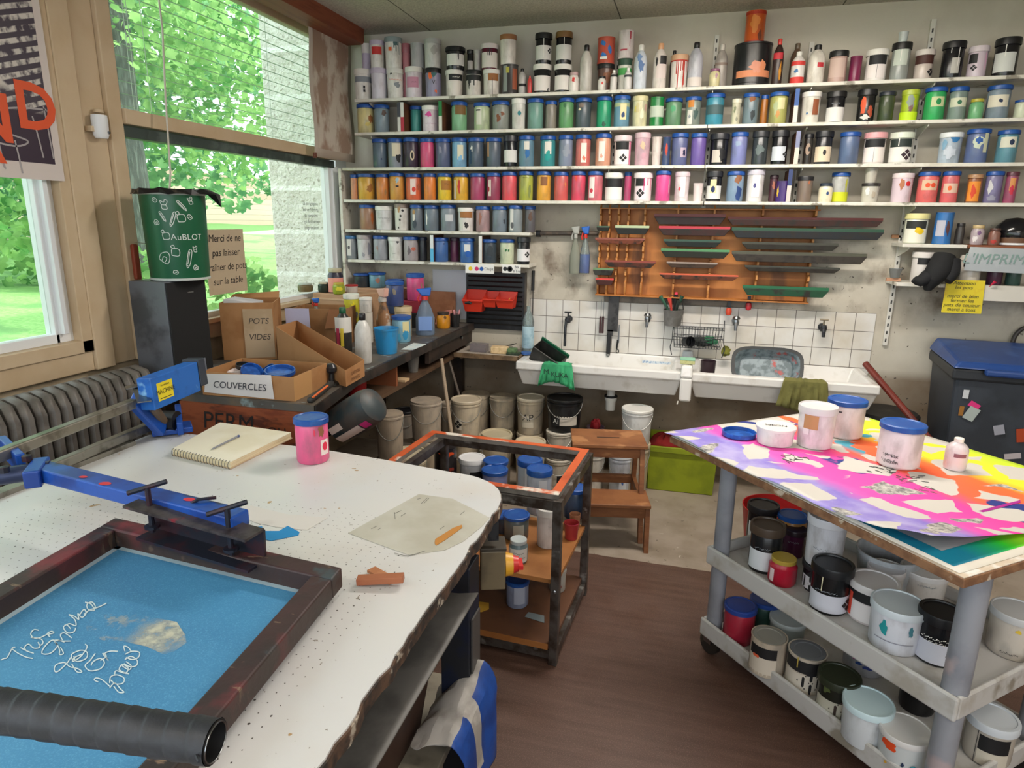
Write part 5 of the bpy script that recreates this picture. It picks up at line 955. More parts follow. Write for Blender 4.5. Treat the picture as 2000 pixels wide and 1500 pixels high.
# ================================================================ printing table in front
TZ = .87
def m_table():
    n = NT('perforated_white_top'); z = n.sep(n.tc()); s = 1 / .0235
    def fr(v): return n.ma('SUBTRACT', n.ma('FRACT', n.ma('MULTIPLY', v, s)), .5)
    jx = n.ma('ADD', z[0], n.ma('MULTIPLY', z[1], .0)); fx, fy = fr(jx), fr(z[1]); d = n.ma('SQRT', n.ma('ADD', n.ma('MULTIPLY', fx, fx), n.ma('MULTIPLY', fy, fy)))
    wn = n.n('ShaderNodeTexWhiteNoise'); cell = n.n('ShaderNodeVectorMath', operation='FLOOR'); sc = n.n('ShaderNodeVectorMath', operation='SCALE'); sc.inputs['Scale'].default_value = s; n.put(sc.inputs[0], n.tc()); n.put(cell.inputs[0], sc.outputs[0]); n.put(wn.inputs[0], cell.outputs[0])
    hole = n.ma('LESS_THAN', d, n.ma('ADD', .055, n.ma('MULTIPLY', n.ma('POWER', wn.outputs[0], 6), .05)))
    reg = n.ma('MULTIPLY', n.ma('LESS_THAN', z[0], -.575), n.ma('LESS_THAN', z[1], 1.44)); reg = n.ma('MULTIPLY', reg, n.ma('GREATER_THAN', z[0], -1.62))
    c = n.mix(n.step(n.noise(1.6, 3), .35, .7), 'd3d1ce', 'c9cbcf'); c = n.mix(n.ma('MULTIPLY', n.step(n.noise(3.1, 5), .5, .75), .5), c, 'c9bfb4'); c = n.mix(n.step(n.noise(75, 3), .70, .72), c, '8a8279')
    c = n.mix(n.step(n.noise(26, 2), .735, .745), c, 'a8885e'); c = n.mix(n.ma('MULTIPLY', hole, reg), c, '4c4844'); n.col(c).set(.33); return n.m
edge_m = mat('5c4536', .7, 0, '2f2926', 34, .4, .6, c3='b0a596', name='chipped_edge')
t = thing('printing_table', 'big white perforated screen-printing table with rounded corner and chipped edge', 'table', (0, 0, 0))
rd = random.Random(3); pts = [(-1.80, -.35), (-.452, -.35)]
y = -.3
while y < 1.58: pts.append((-.455 + rd.uniform(-.005, .004), y)); y += .03
for k in range(9): a = k * math.pi / 2 / 8; pts.append((-.455 - .19 + .19 * math.cos(a) + rd.uniform(-.001, .001), 1.585 + .19 * math.sin(a)))
pts += [(-.9, 1.815), (-1.15, 1.845), (-1.72, 1.85), (-1.80, 1.80)]
make('table_top', B().prism(pts, TZ - .004, TZ), m_table(), t)
make('table_core', B().prism([(x_ + (.004 if x_ > -.7 else 0), y_) for x_, y_ in pts], TZ - .032, TZ - .0042), edge_m, t)
tm = mat('23252b', .5, .3, '1b2238', 10, name='dark_blue_steel')
for x_, y_ in ((-.52, 1.45), (-1.7, 1.28), (-1.7, 0.0), (-.52, -.2)): make('leg', B().box(x_ - .04, y_ - .04, 0, x_ + .04, y_ + .04, TZ - .1), tm, t, bev=.003)
make('apron', B().box(-1.74, -.25, TZ - .11, -.5, 1.7, TZ - .034), tm, t)
make('under_shelf', B().box(-1.72, -.2, .27, -.515, 1.60, .295), mat('8c8474', .6, 0, '736a5c', 9, name='shelf_board'), t, bev=.003)
make('side_plate', B().box(-.479, 1.42, .4, -.474, 1.48, .62), mat('5d5a58', .5, .4, name='plate'), t)
# boards stored under the table edge
t = thing('grey_board', 'long grey plastic sheet lying on the rack under the table edge', 'board', (0, 0, 0))
make('sheet', B().grid(lambda u, v: (-.64 + .205 * u, .3 + 1.045 * v, .745 - .008 * math.sin(u * 3.1) + .022 * max(0, u - .75)), 12, 10), mat('5c5a57', .5, 0, '4a4846', 8, name='grey_plastic'), t, sol=.003)
make('marker_stroke', B().poly([(-.497, 1.12, .7395), (-.487, 1.12, .7398), (-.487, 1.24, .7398), (-.497, 1.24, .7395)]).poly([(-.53, 1.12, .7385), (-.523, 1.12, .7388), (-.523, 1.22, .7388), (-.53, 1.22, .7385)]), mat('3a3438', .6, name='marker'), t)
solo('hardboard_sheet', B().hexa([(-.62, .3, .298), (-.61, .3, .298), (-.61, 1.38, .298), (-.62, 1.38, .298), (-.55, .32, .72), (-.54, .32, .72), (-.54, 1.39, .72), (-.55, 1.39, .72)]), mat('3c261c', .6, 0, '2f1e17', 8, name='hardboard'), 'dark brown hardboard sheet standing under the table', 'board')
t = thing('newspaper', 'crumpled blue and white paper draped over the shelf under the table', 'paper', (0, 0, 0)); rdn = random.Random(12)
jj = [[(rdn.uniform(-.011, .011), rdn.uniform(-.011, .011), rdn.uniform(-.013, .013)) for _ in range(12)] for _ in range(12)]
def fpap(u, v):
    i, j = int(round(u * 9)), int(round(v * 10)); q = jj[j][i]; s_ = v
    return (-.58 + .14 * min(1, v * 1.6) + q[0] + .03 * u * v, 1.24 + .22 * u + q[1], .36 + .08 * math.sin(v * 3) * (.5 + u) + q[2] - (max(0, v - .55) * .42))
b = B(); b.grid(fpap, 9, 10)
for k, f_ in enumerate(b.f): i, j = k % 9, k // 9; b.m[k] = 1 if (j > 4 and not (i in (3, 4) and j < 9)) else 0; b.s[k] = True
make('sheet', b, [mat('b9b4ae', .7, 0, '9a948e', 9, name='newsprint'), mat('1c4a9c', .5, 0, '163a80', 9, name='blue_print')], t, sol=.001, sub=1, ang=25)
# ---------------------------------------------------------------- screen frame
FA, FB2, FC, FD = P(225, 1010, 2, .93), P(668, 1108, 2, .93), P(300, 1500, 2, .93), P(0, 1148, 2, .93)
e1 = (FB2 - FA).normalized(); e2 = (FD - FA).normalized(); e2 = (e2 + (FC - FB2).normalized()).normalized()
L1, L2 = (FB2 - FA).length, .86; fz0, fz1, bw_ = .886, .93, .048
FO = Vector((FA.x, FA.y, 0)); E1 = Vector((e1.x, e1.y, 0)).normalized(); E2 = Vector((e2.x, e2.y, 0)).normalized()
def fp(u, v, z): p_ = FO + E1 * u + E2 * v; return (p_.x, p_.y, z)
def m_frame():
    n = NT('inky_wood'); c = n.mix(n.step(n.noise(7, 6, stretch=(1, 1, 1)), .4, .62), '272222', '3c2727'); c = n.mix(n.step(n.noise(5, 5), .56, .64), c, '6e2a30'); c = n.mix(n.step(n.noise(11, 6), .6, .68), c, '3c4448'); c = n.mix(n.step(n.noise(16, 6, stretch=(1, 3, 1)), .64, .7), c, '7a6452')
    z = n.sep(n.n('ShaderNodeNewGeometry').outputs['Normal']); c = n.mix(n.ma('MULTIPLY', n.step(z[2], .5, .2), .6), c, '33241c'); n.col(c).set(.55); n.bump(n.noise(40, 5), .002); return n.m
MF = m_frame()
t = thing('printing_screen', 'large ink-stained wooden screen with blue mesh clamped over the table', 'screen', (0, 0, 0))
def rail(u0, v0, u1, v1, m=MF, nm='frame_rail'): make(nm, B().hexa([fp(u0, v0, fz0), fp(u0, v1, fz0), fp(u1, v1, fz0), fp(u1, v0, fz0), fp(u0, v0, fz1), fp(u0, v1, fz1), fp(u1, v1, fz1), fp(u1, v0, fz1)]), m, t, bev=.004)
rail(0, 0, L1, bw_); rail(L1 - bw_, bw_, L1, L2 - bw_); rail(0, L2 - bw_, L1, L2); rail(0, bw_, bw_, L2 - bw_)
def m_mesh():
    n = NT('blue_emulsion'); c = n.mix(n.step(n.noise(1.8, 4, stretch=(1, 2.2, 1)), .3, .7), '3d7aa6', '4a8cb6'); c = n.mix(n.step(n.noise(420, 1), .5, .8), c, '5c9ac0'); n.col(c).set(.5); return n.m
mz = fz0 + .003; quad = lambda u0, v0, u1, v1, z: [fp(u0, v0, z), fp(u0, v1, z), fp(u1, v1, z), fp(u1, v0, z)]
make('mesh', B().poly(quad(bw_ * .9, bw_ * .9, L1 - bw_ * .9, L2 - bw_ * .9, mz)), m_mesh(), t, sol=.001)
b = B(); b.poly(quad(bw_, bw_, L1 - bw_, bw_ + .012, mz + .001)).poly(quad(bw_, bw_, bw_ + .014, L2 - bw_, mz + .001)); make('bare_mesh_edge', b, mat('9fb6c4', .6, name='bare_mesh'), t)
# handwriting on the mesh, traced as pen strokes
def zz_(x, y): return P(x, y, 2, mz + .0016)
def zs(o, s, path): return [(o[0] + x * s, o[1] + y * s) for x, y in path]
def zm(px, py): return tuple(zz_(px, py))
WR = [
 # This
 [(2,1289),(8,1286),(14,1284),(24,1266),(30,1264)], [(22,1266),(34,1275),(50,1283),(64,1286)],
 [(40,1265),(54,1272),(66,1276)], [(52,1272),(48,1264),(56,1258),(66,1266),(78,1264),(74,1254)], [(76,1262),(84,1256),(80,1248),(66,1246),(60,1238),(66,1230),(76,1231)], [(60,1245),(76,1246),(90,1240),(105,1236),(100,1233),(92,1238),(98,1244)],
 # should
 [(118,1264),(124,1276),(116,1278),(116,1268),(104,1250),(88,1262),(82,1276),(98,1276),(112,1262),(106,1252),(112,1250),(126,1254)], [(106,1250),(122,1252),(138,1252)], [(122,1250),(118,1240),(126,1236),(140,1246)], [(138,1228),(130,1220),(124,1226),(132,1236),(144,1234),(148,1226)], [(126,1222),(136,1218),(148,1222),(146,1210),(134,1200)], [(134,1200),(146,1204),(154,1210),(152,1198),(160,1206),(168,1198),(164,1190),(156,1200)], [(164,1200),(174,1192),(186,1186),(180,1176),(170,1180),(172,1190),(184,1192),(178,1180),(166,1176)], [(180,1190),(196,1184),(208,1178)],
 # go
 [(166,1258),(170,1264),(158,1282),(142,1292),(146,1284),(160,1278)], [(138,1284),(130,1296),(112,1312),(106,1308),(110,1298),(126,1294),(136,1302),(152,1306),(160,1312),(150,1312),(140,1296)], [(144,1282),(150,1292),(168,1286),(170,1274),(158,1270),(140,1278),(142,1290)],
 # on
 [(186,1276),(176,1290),(166,1300),(176,1310),(196,1306),(204,1294),(196,1286),(182,1292),(178,1300)], [(196,1290),(208,1282),(200,1276),(212,1290),(204,1278),(214,1272),(230,1272)],
 # forever
 [(192,1332),(184,1328),(188,1324),(200,1328),(216,1342)], [(214,1344),(224,1334),(236,1346),(242,1352),(232,1352),(222,1340)], [(214,1334),(216,1322),(228,1318),(242,1324),(240,1334),(226,1336),(216,1328)], [(224,1320),(226,1310),(240,1314),(252,1316)], [(232,1308),(246,1314),(250,1304),(238,1298),(232,1308)], [(238,1300),(252,1308),(256,1300),(246,1292)], [(242,1296),(254,1302),(266,1300),(268,1290),(256,1282),(244,1288)], [(246,1284),(258,1288),(270,1284),(272,1274),(258,1272),(244,1278)], [(244,1272),(242,1262),(250,1264),(256,1272)]]
b = B()
for pth in WR: strokes(b, [pth], 2.1, lambda x, y: zm(x, y))
make('handwriting', b, mat('c4d3d6', .7, name='chalky_line'), t)
def m_smear():
    n = NT('rubbed_patch'); n.col('bdbba8').set(.7); nz = n.noise(38, 6, rough=.7); v = n.n('ShaderNodeVectorMath', operation='DISTANCE'); n.put(v.inputs[0], n.tc()); v.inputs[1].default_value = tuple(zz_(322, 1238)); v2 = n.n('ShaderNodeVectorMath', operation='DISTANCE'); n.put(v2.inputs[0], n.tc()); v2.inputs[1].default_value = tuple(zz_(225, 1222))
    a = n.ma('MULTIPLY', n.step(v.outputs[1], .07, .03), n.step(nz, .35, .6, .25, .95)); a2 = n.ma('MULTIPLY', n.step(v2.outputs[1], .1, .03), n.step(nz, .5, .62, 0, .4)); n.set(Alpha=n.ma('MAXIMUM', a, a2)); return n.m
sm = [(165,1215),(200,1200),(250,1196),(300,1206),(345,1214),(362,1240),(364,1255),(340,1272),(320,1278),(285,1262),(240,1252),(200,1250),(172,1238)]
make('rubbed_patch', B().poly([zm(*q)[:2] + (mz + .0012,) for q in sm][::-1]), m_smear(), t)
# ---------------------------------------------------------------- one-arm holder
bl = mat('1d4ea6', .35, .1, '173a86', 9, .5, .6, c3='2a3048', name='blue_enamel'); dkb = mat('20222e', .45, .3, '3a2028', 20, name='inky_steel'); rail_m = mat('8f8c82', .35, .7, '6e6a60', 18, name='worn_steel')
t = thing('one_arm_press', 'blue steel press arm crossing the table with a clamp holding the screen', 'press arm', (0, 0, 0))
a0, a1 = P(65, 915, 2, 1.0), P(470, 1018, 2, 1.0)
b = B().bar(a0, a1, .05, .035); make('arm_bar', b, bl, t, bev=.004)
b = B(); rdd = random.Random(4)
for u, w_, q in ((.30, .014, -.2), (.42, .02, -.3), (.78, .018, .1)):
    c_ = a0.lerp(a1, u) + Vector((0, q * .05, .0182)); b.poly([(c_.x + w_ * math.cos(k) * .8, c_.y + w_ * .5 * math.sin(k), c_.z) for k in [j * .785 for j in range(8)]])
make('paint_drip', b, mat('c8303c', .5, name='red_paint'), t)
c0, c1 = P(262, 985, 2, 1.0), P(498, 1050, 2, .985); d_ = (c1 - c0).normalized()
b = B().bar(c0 + Vector((0, 0, .005)), c1 + Vector((0, 0, .005)), .055, .006); make('clamp_plate', b, mat('4c4444', .5, .4, '2a2224', 26, .42, .6, c3='8a2a34', name='inky_plate'), t)
sh = d_.cross(Vector((0, 0, 1))) * .0
n0, n1 = c0.lerp(c1, .08), c1; off = Vector((d_.y, -d_.x, 0)) * .026
b = B().bar(n0 - Vector((0, 0, .03)) + off * -1, n1 - Vector((0, 0, .03)) + off * -1, .006, .07).bar(n0 - Vector((0, 0, .064)) , n1 - Vector((0, 0, .064)), .055, .006); make('clamp_jaw', b, dkb, t)
for u in (.14, .80):
    q = c0.lerp(c1, u); make('clamp_screw', B().tube([q + Vector((0, 0, -.055)), q + Vector((0, 0, .05))], .006, 8).lathe([(0, 0), (.016, 0), (.016, .006), (0, .008)], 10, c=q + Vector((0, 0, -.045))), dkb, t)
    make('t_handle', B().tube([q + Vector((-.034, -.02, .04)), q + Vector((.034, .02, .06))], .0055, 8), dkb, t)
h0 = c0.lerp(c1, .38); make('lever', B().tube([h0 + Vector((0, .02, .01)), h0 + Vector((.03, .03, .03)), h0 + Vector((.06, .05, .03))], .004, 6), dkb, t)
pv = P(25, 925, 2, 1.0); b = B().tube([pv + Vector((-.12, -.09, -.01)), pv + Vector((.06, .05, .0))], .022, 14); make('pivot_tube', b, mat('2a3350', .4, .4, name='pivot_steel'), t)
b = B().bar(P(62, 938, 2, 1.0), P(84, 908, 2, 1.0), .036, .044); make('pivot_block', b, bl, t, bev=.004)
b = B().bar(P(5, 868, 2, 1.02), P(42, 905, 2, 1.01), .02, .05); make('pivot_plate', b, bl, t, bev=.003)
for px, py in ((52, 893), (8, 915)): q = P(px, py, 2, 1.03); make('bolt', B().lathe([(0, 0), (.011, 0), (.011, .014), (.004, .016), (0, .016)], 8, c=q - Vector((0, 0, .01))), dkb, t)
# two rails along the back of the table
t = thing('press_rail', 'grey steel guide rails running along the back edge of the printing table', 'rail', (0, 0, 0))
def prail(z, pts, r): make('rail', B().bar(P(*pts[0], 2, z), P(*pts[1], 2, z), r, r), rail_m, t, bev=.004)
prail(1.03, [(-60, 912), (262, 787)], .03); prail(.90, [(95, 915), (300, 829)], .03)
make('rail_foot', B().box(-1.80, .9, TZ, -1.76, 1.7, .885), rail_m, t)
q = P(-20, 940, 2, .9); 
t = thing('press_bracket', 'blue steel bracket with black wheel at the far end of the guide rails', 'bracket', (0, 0, 0))
A1, A2, A3, A4 = P(248, 765, 2, 1.05), P(278, 765, 2, 1.05), P(345, 835, 2, .90), P(300, 845, 2, .88)
b = B().bar(P(262, 778, 2, 1.045), P(318, 838, 2, .9), .03, .06); make('bracket_arm', b, bl, t, bev=.006)
b = B().bar(P(296, 842, 2, .885), P(375, 832, 2, .885), .09, .02); make('base_plate', b, bl, t, bev=.004)
w = P(328, 822, 2, .92); make('wheel', B().tube([w + Vector((-.02, 0, 0)), w + Vector((.03, .01, 0))], .035, 18), blk, t); make('bracket_cheek', B().bar(P(348, 800, 2, .93), P(352, 838, 2, .9), .02, .05), bl, t, bev=.004)
make('angle_plate', B().bar(P(245, 758, 2, 1.07), P(272, 752, 2, 1.075), .04, .003).bar(P(270, 752, 2, 1.075), P(282, 785, 2, 1.04), .04, .004), steel, t)
# counterweight box
t = thing('press_counterweight', 'blue steel box with yellow sticker tilted at the end of the press', 'counterweight', (0, 0, 0))
K0, K1 = P(303, 768, 2, 1.06), P(392, 733, 2, 1.06); dv = (K1 - K0).normalized(); up_ = CU - dv * CU.dot(dv); up_.normalize(); nn = dv.cross(up_)
Kc = lambda u, v, w_: tuple(K0 + dv * u + up_ * v + nn * w_)
l1 = (K1 - K0).length; s1 = l1 * .09 / .1
b = B().hexa([Kc(-.012, -.055, -.05), Kc(l1 - .01, -.055, -.05), Kc(l1 - .01, -.055, 0), Kc(-.012, -.055, 0), Kc(-.012, .052, -.05), Kc(l1 - .01, .052, -.05), Kc(l1 - .01, .052, 0), Kc(-.012, .052, 0)]); make('box', b, mat('2468be', .4, 0, '1c56a4', 14, .5, .66, c3='7fb0d8', name='light_blue_paint'), t, bev=.003)
b = B().hexa([Kc(.012, -.032, -.001), Kc(.092, -.032, -.001), Kc(.092, -.032, .001), Kc(.012, -.032, .001), Kc(.012, .028, -.001), Kc(.092, .028, -.001), Kc(.092, .028, .001), Kc(.012, .028, .001)]); make('sticker', b, mat('e2cf2a', .5, name='yellow_sticker'), t)
b = B(); text_on(b, 'les ateliers', .0105, Kc(.052, .018, .0016), dv, up_, 0); text_on(b, 'MACHINE', .022, Kc(.052, -.003, .0016), dv, up_, 0); b.hexa([Kc(.02, -.026, .0012), Kc(.084, -.026, .0012), Kc(.084, -.026, .0016), Kc(.02, -.026, .0016), Kc(.02, -.024, .0012), Kc(.084, -.024, .0012), Kc(.084, -.024, .0016), Kc(.02, -.024, .0016)]); make('lettering', b, mat('1a1c20', .5, name='black_ink'), t)
b = B().hexa([Kc(l1 - .008, -.04, -.06), Kc(l1 + .035, -.04, -.06), Kc(l1 + .035, -.04, .004), Kc(l1 - .008, -.04, .004), Kc(l1 - .008, .06, -.06), Kc(l1 + .03, .06, -.06), Kc(l1 + .03, .06, .004), Kc(l1 - .008, .06, .004)]); make('end_block', b, mat('3c424c', .45, .2, '2c3038', 10, name='grey_steel'), t, bev=.003)
b = B().hexa([Kc(l1 + .02, .0, -.03), Kc(l1 + .085, .0, -.03), Kc(l1 + .085, .0, -.026), Kc(l1 + .02, .0, -.026), Kc(l1 + .02, .048, -.03), Kc(l1 + .085, .048, -.03), Kc(l1 + .085, .048, -.026), Kc(l1 + .02, .048, -.026)]); make('tab_plate', b, mat('7c8490', .35, .4, name='bare_steel'), t)
b = B(); 
for u, v in ((.045, .03), (.06, .012), (.07, .034)): b.poly([Kc(l1 + u - .006, v - .003, -.0255), Kc(l1 + u + .006, v - .003, -.0255), Kc(l1 + u + .006, v + .003, -.0255), Kc(l1 + u - .006, v + .003, -.0255)])
make('slots', b, blk, t)
make('neck', B().tube([Vector(Kc(.02, -.05, -.03)), P(318, 822, 2, .93)], .016, 10), mat('6e5c48', .5, .3, name='dull_steel'), t)
# ---------------------------------------------------------------- taped handle nearest the camera
H0, H1 = EYE + ray(0, 1387).normalized() * .76, EYE + ray(418, 1449).normalized() * .66; ray_r = .0182
ax_ = (H1 - H0).normalized(); H0 = H0 - ax_ * .12; Lh = (H1 - H0).length; uu = ax_.orthogonal().normalized(); vv = ax_.cross(uu)
t = thing('taped_pipe', 'thick black tape-wrapped tube handle reaching in from the lower left', 'handle', (0, 0, 0)); pitch = .0195
def fh(u, v):
    th = v * 2 * math.pi; s_ = u * Lh; ph = (s_ / pitch - v) % 1.0; r_ = ray_r * (1 - .055 * ph + (.012 if s_ > Lh - .012 else 0)) + .00015 * math.sin(th * 5 + s_ * 90)
    return tuple(H0 + ax_ * (s_ + .0) + (uu * math.cos(th) + vv * math.sin(th)) * r_)
n_ = NT('grip_tape'); n_.col(n_.mix(n_.step(n_.noise(60, 5), .4, .7), '1d1f24', '2a2d34')).set(.55); n_.bump(n_.noise(400, 2), .0004)
make('grip_tape', B().grid(fh, int(Lh / pitch * 14), 40), n_.m, t, ang=60)
ri = ray_r * .86; b = B(); N_ = 40
R0 = [tuple(H1 + ax_ * .0012 + (uu * math.cos(a) + vv * math.sin(a)) * ray_r * .975) for a in [2 * math.pi * k / N_ for k in range(N_)]]; R1 = [tuple(H1 + ax_ * .0016 + (uu * math.cos(a) + vv * math.sin(a)) * ri) for a in [2 * math.pi * k / N_ for k in range(N_)]]; R2 = [tuple(H1 - ax_ * .08 + (uu * math.cos(a) + vv * math.sin(a)) * ri * .97) for a in [2 * math.pi * k / N_ for k in range(N_)]]
b.add(R0 + R1 + R2, [(k, (k + 1) % N_, N_ + (k + 1) % N_, N_ + k) for k in range(N_)] + [(N_ + k, N_ + (k + 1) % N_, 2 * N_ + (k + 1) % N_, 2 * N_ + k) for k in range(N_)] + [tuple(range(2 * N_, 3 * N_))], 0, True)
make('bore', b, mat('121214', .6, name='dark_bore'), t)
make('metal_rim', B().tube([Vector(q) for q in R1], .0007, 6, closed=True), steel, t)
make('tape_end', B().tube([H1 + uu * -.0 + (uu * math.cos(2.2) + vv * math.sin(2.2)) * ray_r - ax_ * .004, H1 + (uu * math.cos(2.2) + vv * math.sin(2.2)) * (ray_r + .006) + ax_ * .002], .0014, 5), n_.m, t)
# ---------------------------------------------------------------- things lying on the table
t = thing('sketchbook', 'open spiral sketchbook with blank cream pages on the printing table', 'sketchbook', (0, 0, 0))
q = [P(335, 883, 2, TZ + .012), P(450, 910, 2, TZ + .012), P(571, 850, 2, TZ + .012), P(430, 826, 2, TZ + .02)]
def sb(z0, z1, k=0): 
    c_ = sum(q, Vector()) / 4; r_ = [p_ + (c_ - p_).normalized() * k for p_ in q]; return [(p_.x, p_.y, z0) for p_ in r_] + [(p_.x, p_.y, z1) for p_ in r_]
make('cover', B().hexa(sb(TZ + .0005, TZ + .003)), mat('b9a488', .6, name='board_cover'), t)
make('page_block', B().hexa(sb(TZ + .003, TZ + .022, .004)), mat('dccfae', .8, 0, 'c2a97c', 50, st=(.1, .1, 18), name='page_edges'), t)
make('top_page', B().hexa(sb(TZ + .0222, TZ + .0228, .003)), mat('e6e0cc', .8, 0, 'ddd5bc', 4, name='cream_paper'), t)
b = B()
for k in range(20):
    c_ = q[0].lerp(q[1], (k + .5) / 20); iv = ((q[3] - q[0]).normalized() * .012); b.tube([Vector((c_.x, c_.y, TZ + .012)) + iv * (.3 + .9 * math.cos(a)) * .9 + Vector((0, 0, .0125 * math.sin(a))) for a in [j * math.pi / 5 for j in range(10)]], .0009, 5, closed=True)
make('spiral', b, mat('4a4c50', .4, .5, name='wire'), t, kind='stuff')
pa, pb = P(412, 878, 2, TZ + .027), P(463, 853, 2, TZ + .027)
t = thing('pen', 'thin grey pen lying on the open sketchbook', 'pen', (0, 0, 0)); make('barrel', B().tube([pa, pa.lerp(pb, .1), pb], [.0008, .003, .0035], 8), mat('8c8f98', .3, name='grey_plastic'), t); make('cap', B().tube([pb, pb + (pb - pa).normalized() * .01], .0042, 8), mat('4a5a8c', .3, name='blue_cap'), t)
def potz(xc, yb, z, wpx, ytop, kind, body, lid, spec, label, group=None, name=None, dirt=None, dpos=0, **kw):
    """pot standing at height z: xc, yb the front foot in the picture, wpx its width, ytop the height of the lid centre"""
    p0 = P(xc, yb, 2, z); dep = (p0 - EYE).dot(CF); r = wpx / 2 * dep / FPX * 1.01; hd = Vector((p0.x, p0.y, 0)).normalized()
    c_ = p0 + hd * r * (1 + dpos); dh = math.hypot(c_.x, c_.y); rr = ray(xc, ytop); top = EYE.z + rr.z * dh / math.hypot(rr.x, rr.y)
    return jar(kind, r, max(.02, top - z - .001), body, lid, spec, lab(label), CATS[kind], (c_.x, c_.y, z + .001), face(c_.x, c_.y), group, seed=int(xc), name=name, dirt=dirt)
potz(613, 910, TZ, 67, 812, 'J', 'e2608e', S, 'b:.55,.72,.5,.3,8f5a3c;r:.72,.36,.62,.34,ecdcd8;o:.72,.38,.42,.2,e02c4c;b:.15,.7,.14,.25,e03c5a', 'pink ink jar with blue lid and red-dot label standing on the printing table')
def flat(name, pts, m, label, cat, z=TZ, th=.001, group=None):
    v = [P(x, y, 2, z) for x, y in pts]; return solo(name, B().prism([(p_.x, p_.y) for p_ in v][::-1], z + .0006, z + .0006 + th), m, label, cat, group)
def m_film():
    n = NT('tracing_film'); n.col(n.mix(n.step(n.noise(6, 4), .4, .65), 'd0cdc2', 'bfbaab')).set(.4, Alpha=.8); return n.m
t = flat('tracing_film', [(680, 1042), (818, 966), (884, 975), (956, 1012), (940, 1030), (905, 1058), (870, 1075), (800, 1085), (770, 1075)], m_film(), 'translucent film sheet with pencil marks taped near the table corner', 'film')
b = B(); st = [[(815, 975), (822, 973)], [(822, 984), (835, 972)], [(828, 983), (838, 973)], [(770, 1003), (784, 997)], [(772, 1014), (770, 1000)], [(783, 1008), (793, 1002)], [(725, 1033), (737, 1027)], [(738, 1035), (744, 1031)], [(859, 1034), (869, 1027)], [(898, 1006), (908, 998)], [(770, 1080), (797, 1085), (830, 1076)]]
for s_ in st: strokes(b, [s_], 1.0, lambda x, y: tuple(P(x, y, 2, TZ + .0021)))
make('pencil_marks', b, mat('6a6862', .7, name='pencil'), t)
flat('brown_tape', [(849, 1062), (850, 1054), (885, 1032), (902, 1026), (903, 1031), (870, 1055), (852, 1066)], mat('b57a34', .5, name='brown_tape'), 'strip of brown tape on the film near the table corner', 'tape', z=TZ + .0015)
flat('blue_scrap', [(500, 1048), (515, 1038), (545, 1038), (562, 1028), (585, 1040), (583, 1046), (545, 1054), (530, 1057), (512, 1053)], mat('1f86c4', .6, name='blue_paper'), 'torn blue paper scrap beside the clamp on the table', 'paper')
flat('blue_offcut', [(498, 1030), (512, 1029), (513, 1034), (500, 1037)], mat('1f86c4', .6, name='blue_paper'), 'tiny blue paper offcut against the clamp end', 'paper')
flat('newsprint_sheet', [(420, 985), (470, 983), (560, 1005), (640, 1012), (600, 1036), (540, 1030), (500, 1022)], mat('d3cfcb', .7, 0, 'c6c2be', 6, name='thin_paper'), 'pale thin paper sheet behind the clamp on the table', 'paper', th=.0005)
w1 = P(695, 1136, 2, TZ + .012); w2 = P(786, 1128, 2, TZ + .022); t = thing('wooden_wedge', 'two crossed scraps of reddish wood lying on the perforated table', 'wood scrap', (0, 0, 0)); 
make('strip', B().bar(w1 + Vector((0, .006, 0)), w2 + Vector((0, .006, -.004)), .022, .014), mat('9a5c3c', .6, 0, '8a4630', 14, name='red_wood'), t, bev=.001); a_, c_ = P(725, 1112, 2, TZ + .004), P(768, 1136, 2, TZ + .004); make('cross_strip', B().bar(a_, c_, .022, .006), mat('c0875c', .6, 0, 'a66a44', 14, name='pale_wood'), t)
# ---------------------------------------------------------------- radiator
t = thing('radiator', 'old grey ribbed cast-iron radiator under the left window', 'radiator', (LX + .16, 0, 0)); rm = mat('6f6a64', .5, .2, '5a554f', 12, name='cast_iron'); y = .62
b = B(); b.tube([(0, .5, .98), (0, 2.19, .98)], .02, 8).tube([(0, .5, .38), (0, 2.19, .38)], .02, 8); make('pipe', b, rm, t)
k = 0
while y < 2.2:
    b = B()
    for zt in (0,):
        pr = [(-.07, .32), (.07, .32), (.085, .36), (.085, .95), (.06, 1.005), (0, 1.022), (-.06, 1.005), (-.085, .95)]
        for i in range(8): pass
        V = []; 
        for dy, s_ in ((-.019, .8), (-.009, 1), (.009, 1), (.019, .8)): V += [(px_ * s_, y + dy, .665 + (pz - .665) * (.985 if s_ < 1 else 1)) for px_, pz in pr]
        b.add(V, [(j * 8 + i, j * 8 + (i + 1) % 8, (j + 1) * 8 + (i + 1) % 8, (j + 1) * 8 + i) for j in range(3) for i in range(8)] + [tuple(range(8)), tuple(range(31, 23, -1))], 0, True)
    make('rib', b, rm, t, ang=50); y += .048; k += 1
# ================================================================ bench on the left
BZ = .93
def zat(px, py, x, y):
    r = ray(px, py); return EYE.z + r.z * math.hypot(x, y) / math.hypot(r.x, r.y)
def dep(p): return (Vector(p) - EYE).dot(CF)
def m_bench():
    n = NT('stained_bench_top'); c = n.mix(n.step(n.noise(4, 6), .35, .7), '5e5a54', '3f3d3b'); c = n.mix(n.step(n.noise(6, 6), .5, .7), c, '6b5c4a'); c = n.mix(n.step(n.noise(13, 6), .6, .68), c, '87999a'); n.col(c).set(.5); return n.m
dw = mat('33261e', .6, 0, '1f1a17', 10, name='dark_stained_wood')
t = thing('workbench', 'long dark paint-stained workbench under the big window', 'bench', (0, 0, 0))
make('bench_top', B().prism([(-1.95, 2.12), (-1.34, 2.12), (-1.42, 2.6), (-1.43, 4.285), (-2.26, 4.285), (-2.26, 2.235), (-1.95, 2.235)], BZ - .03, BZ), m_bench(), t)
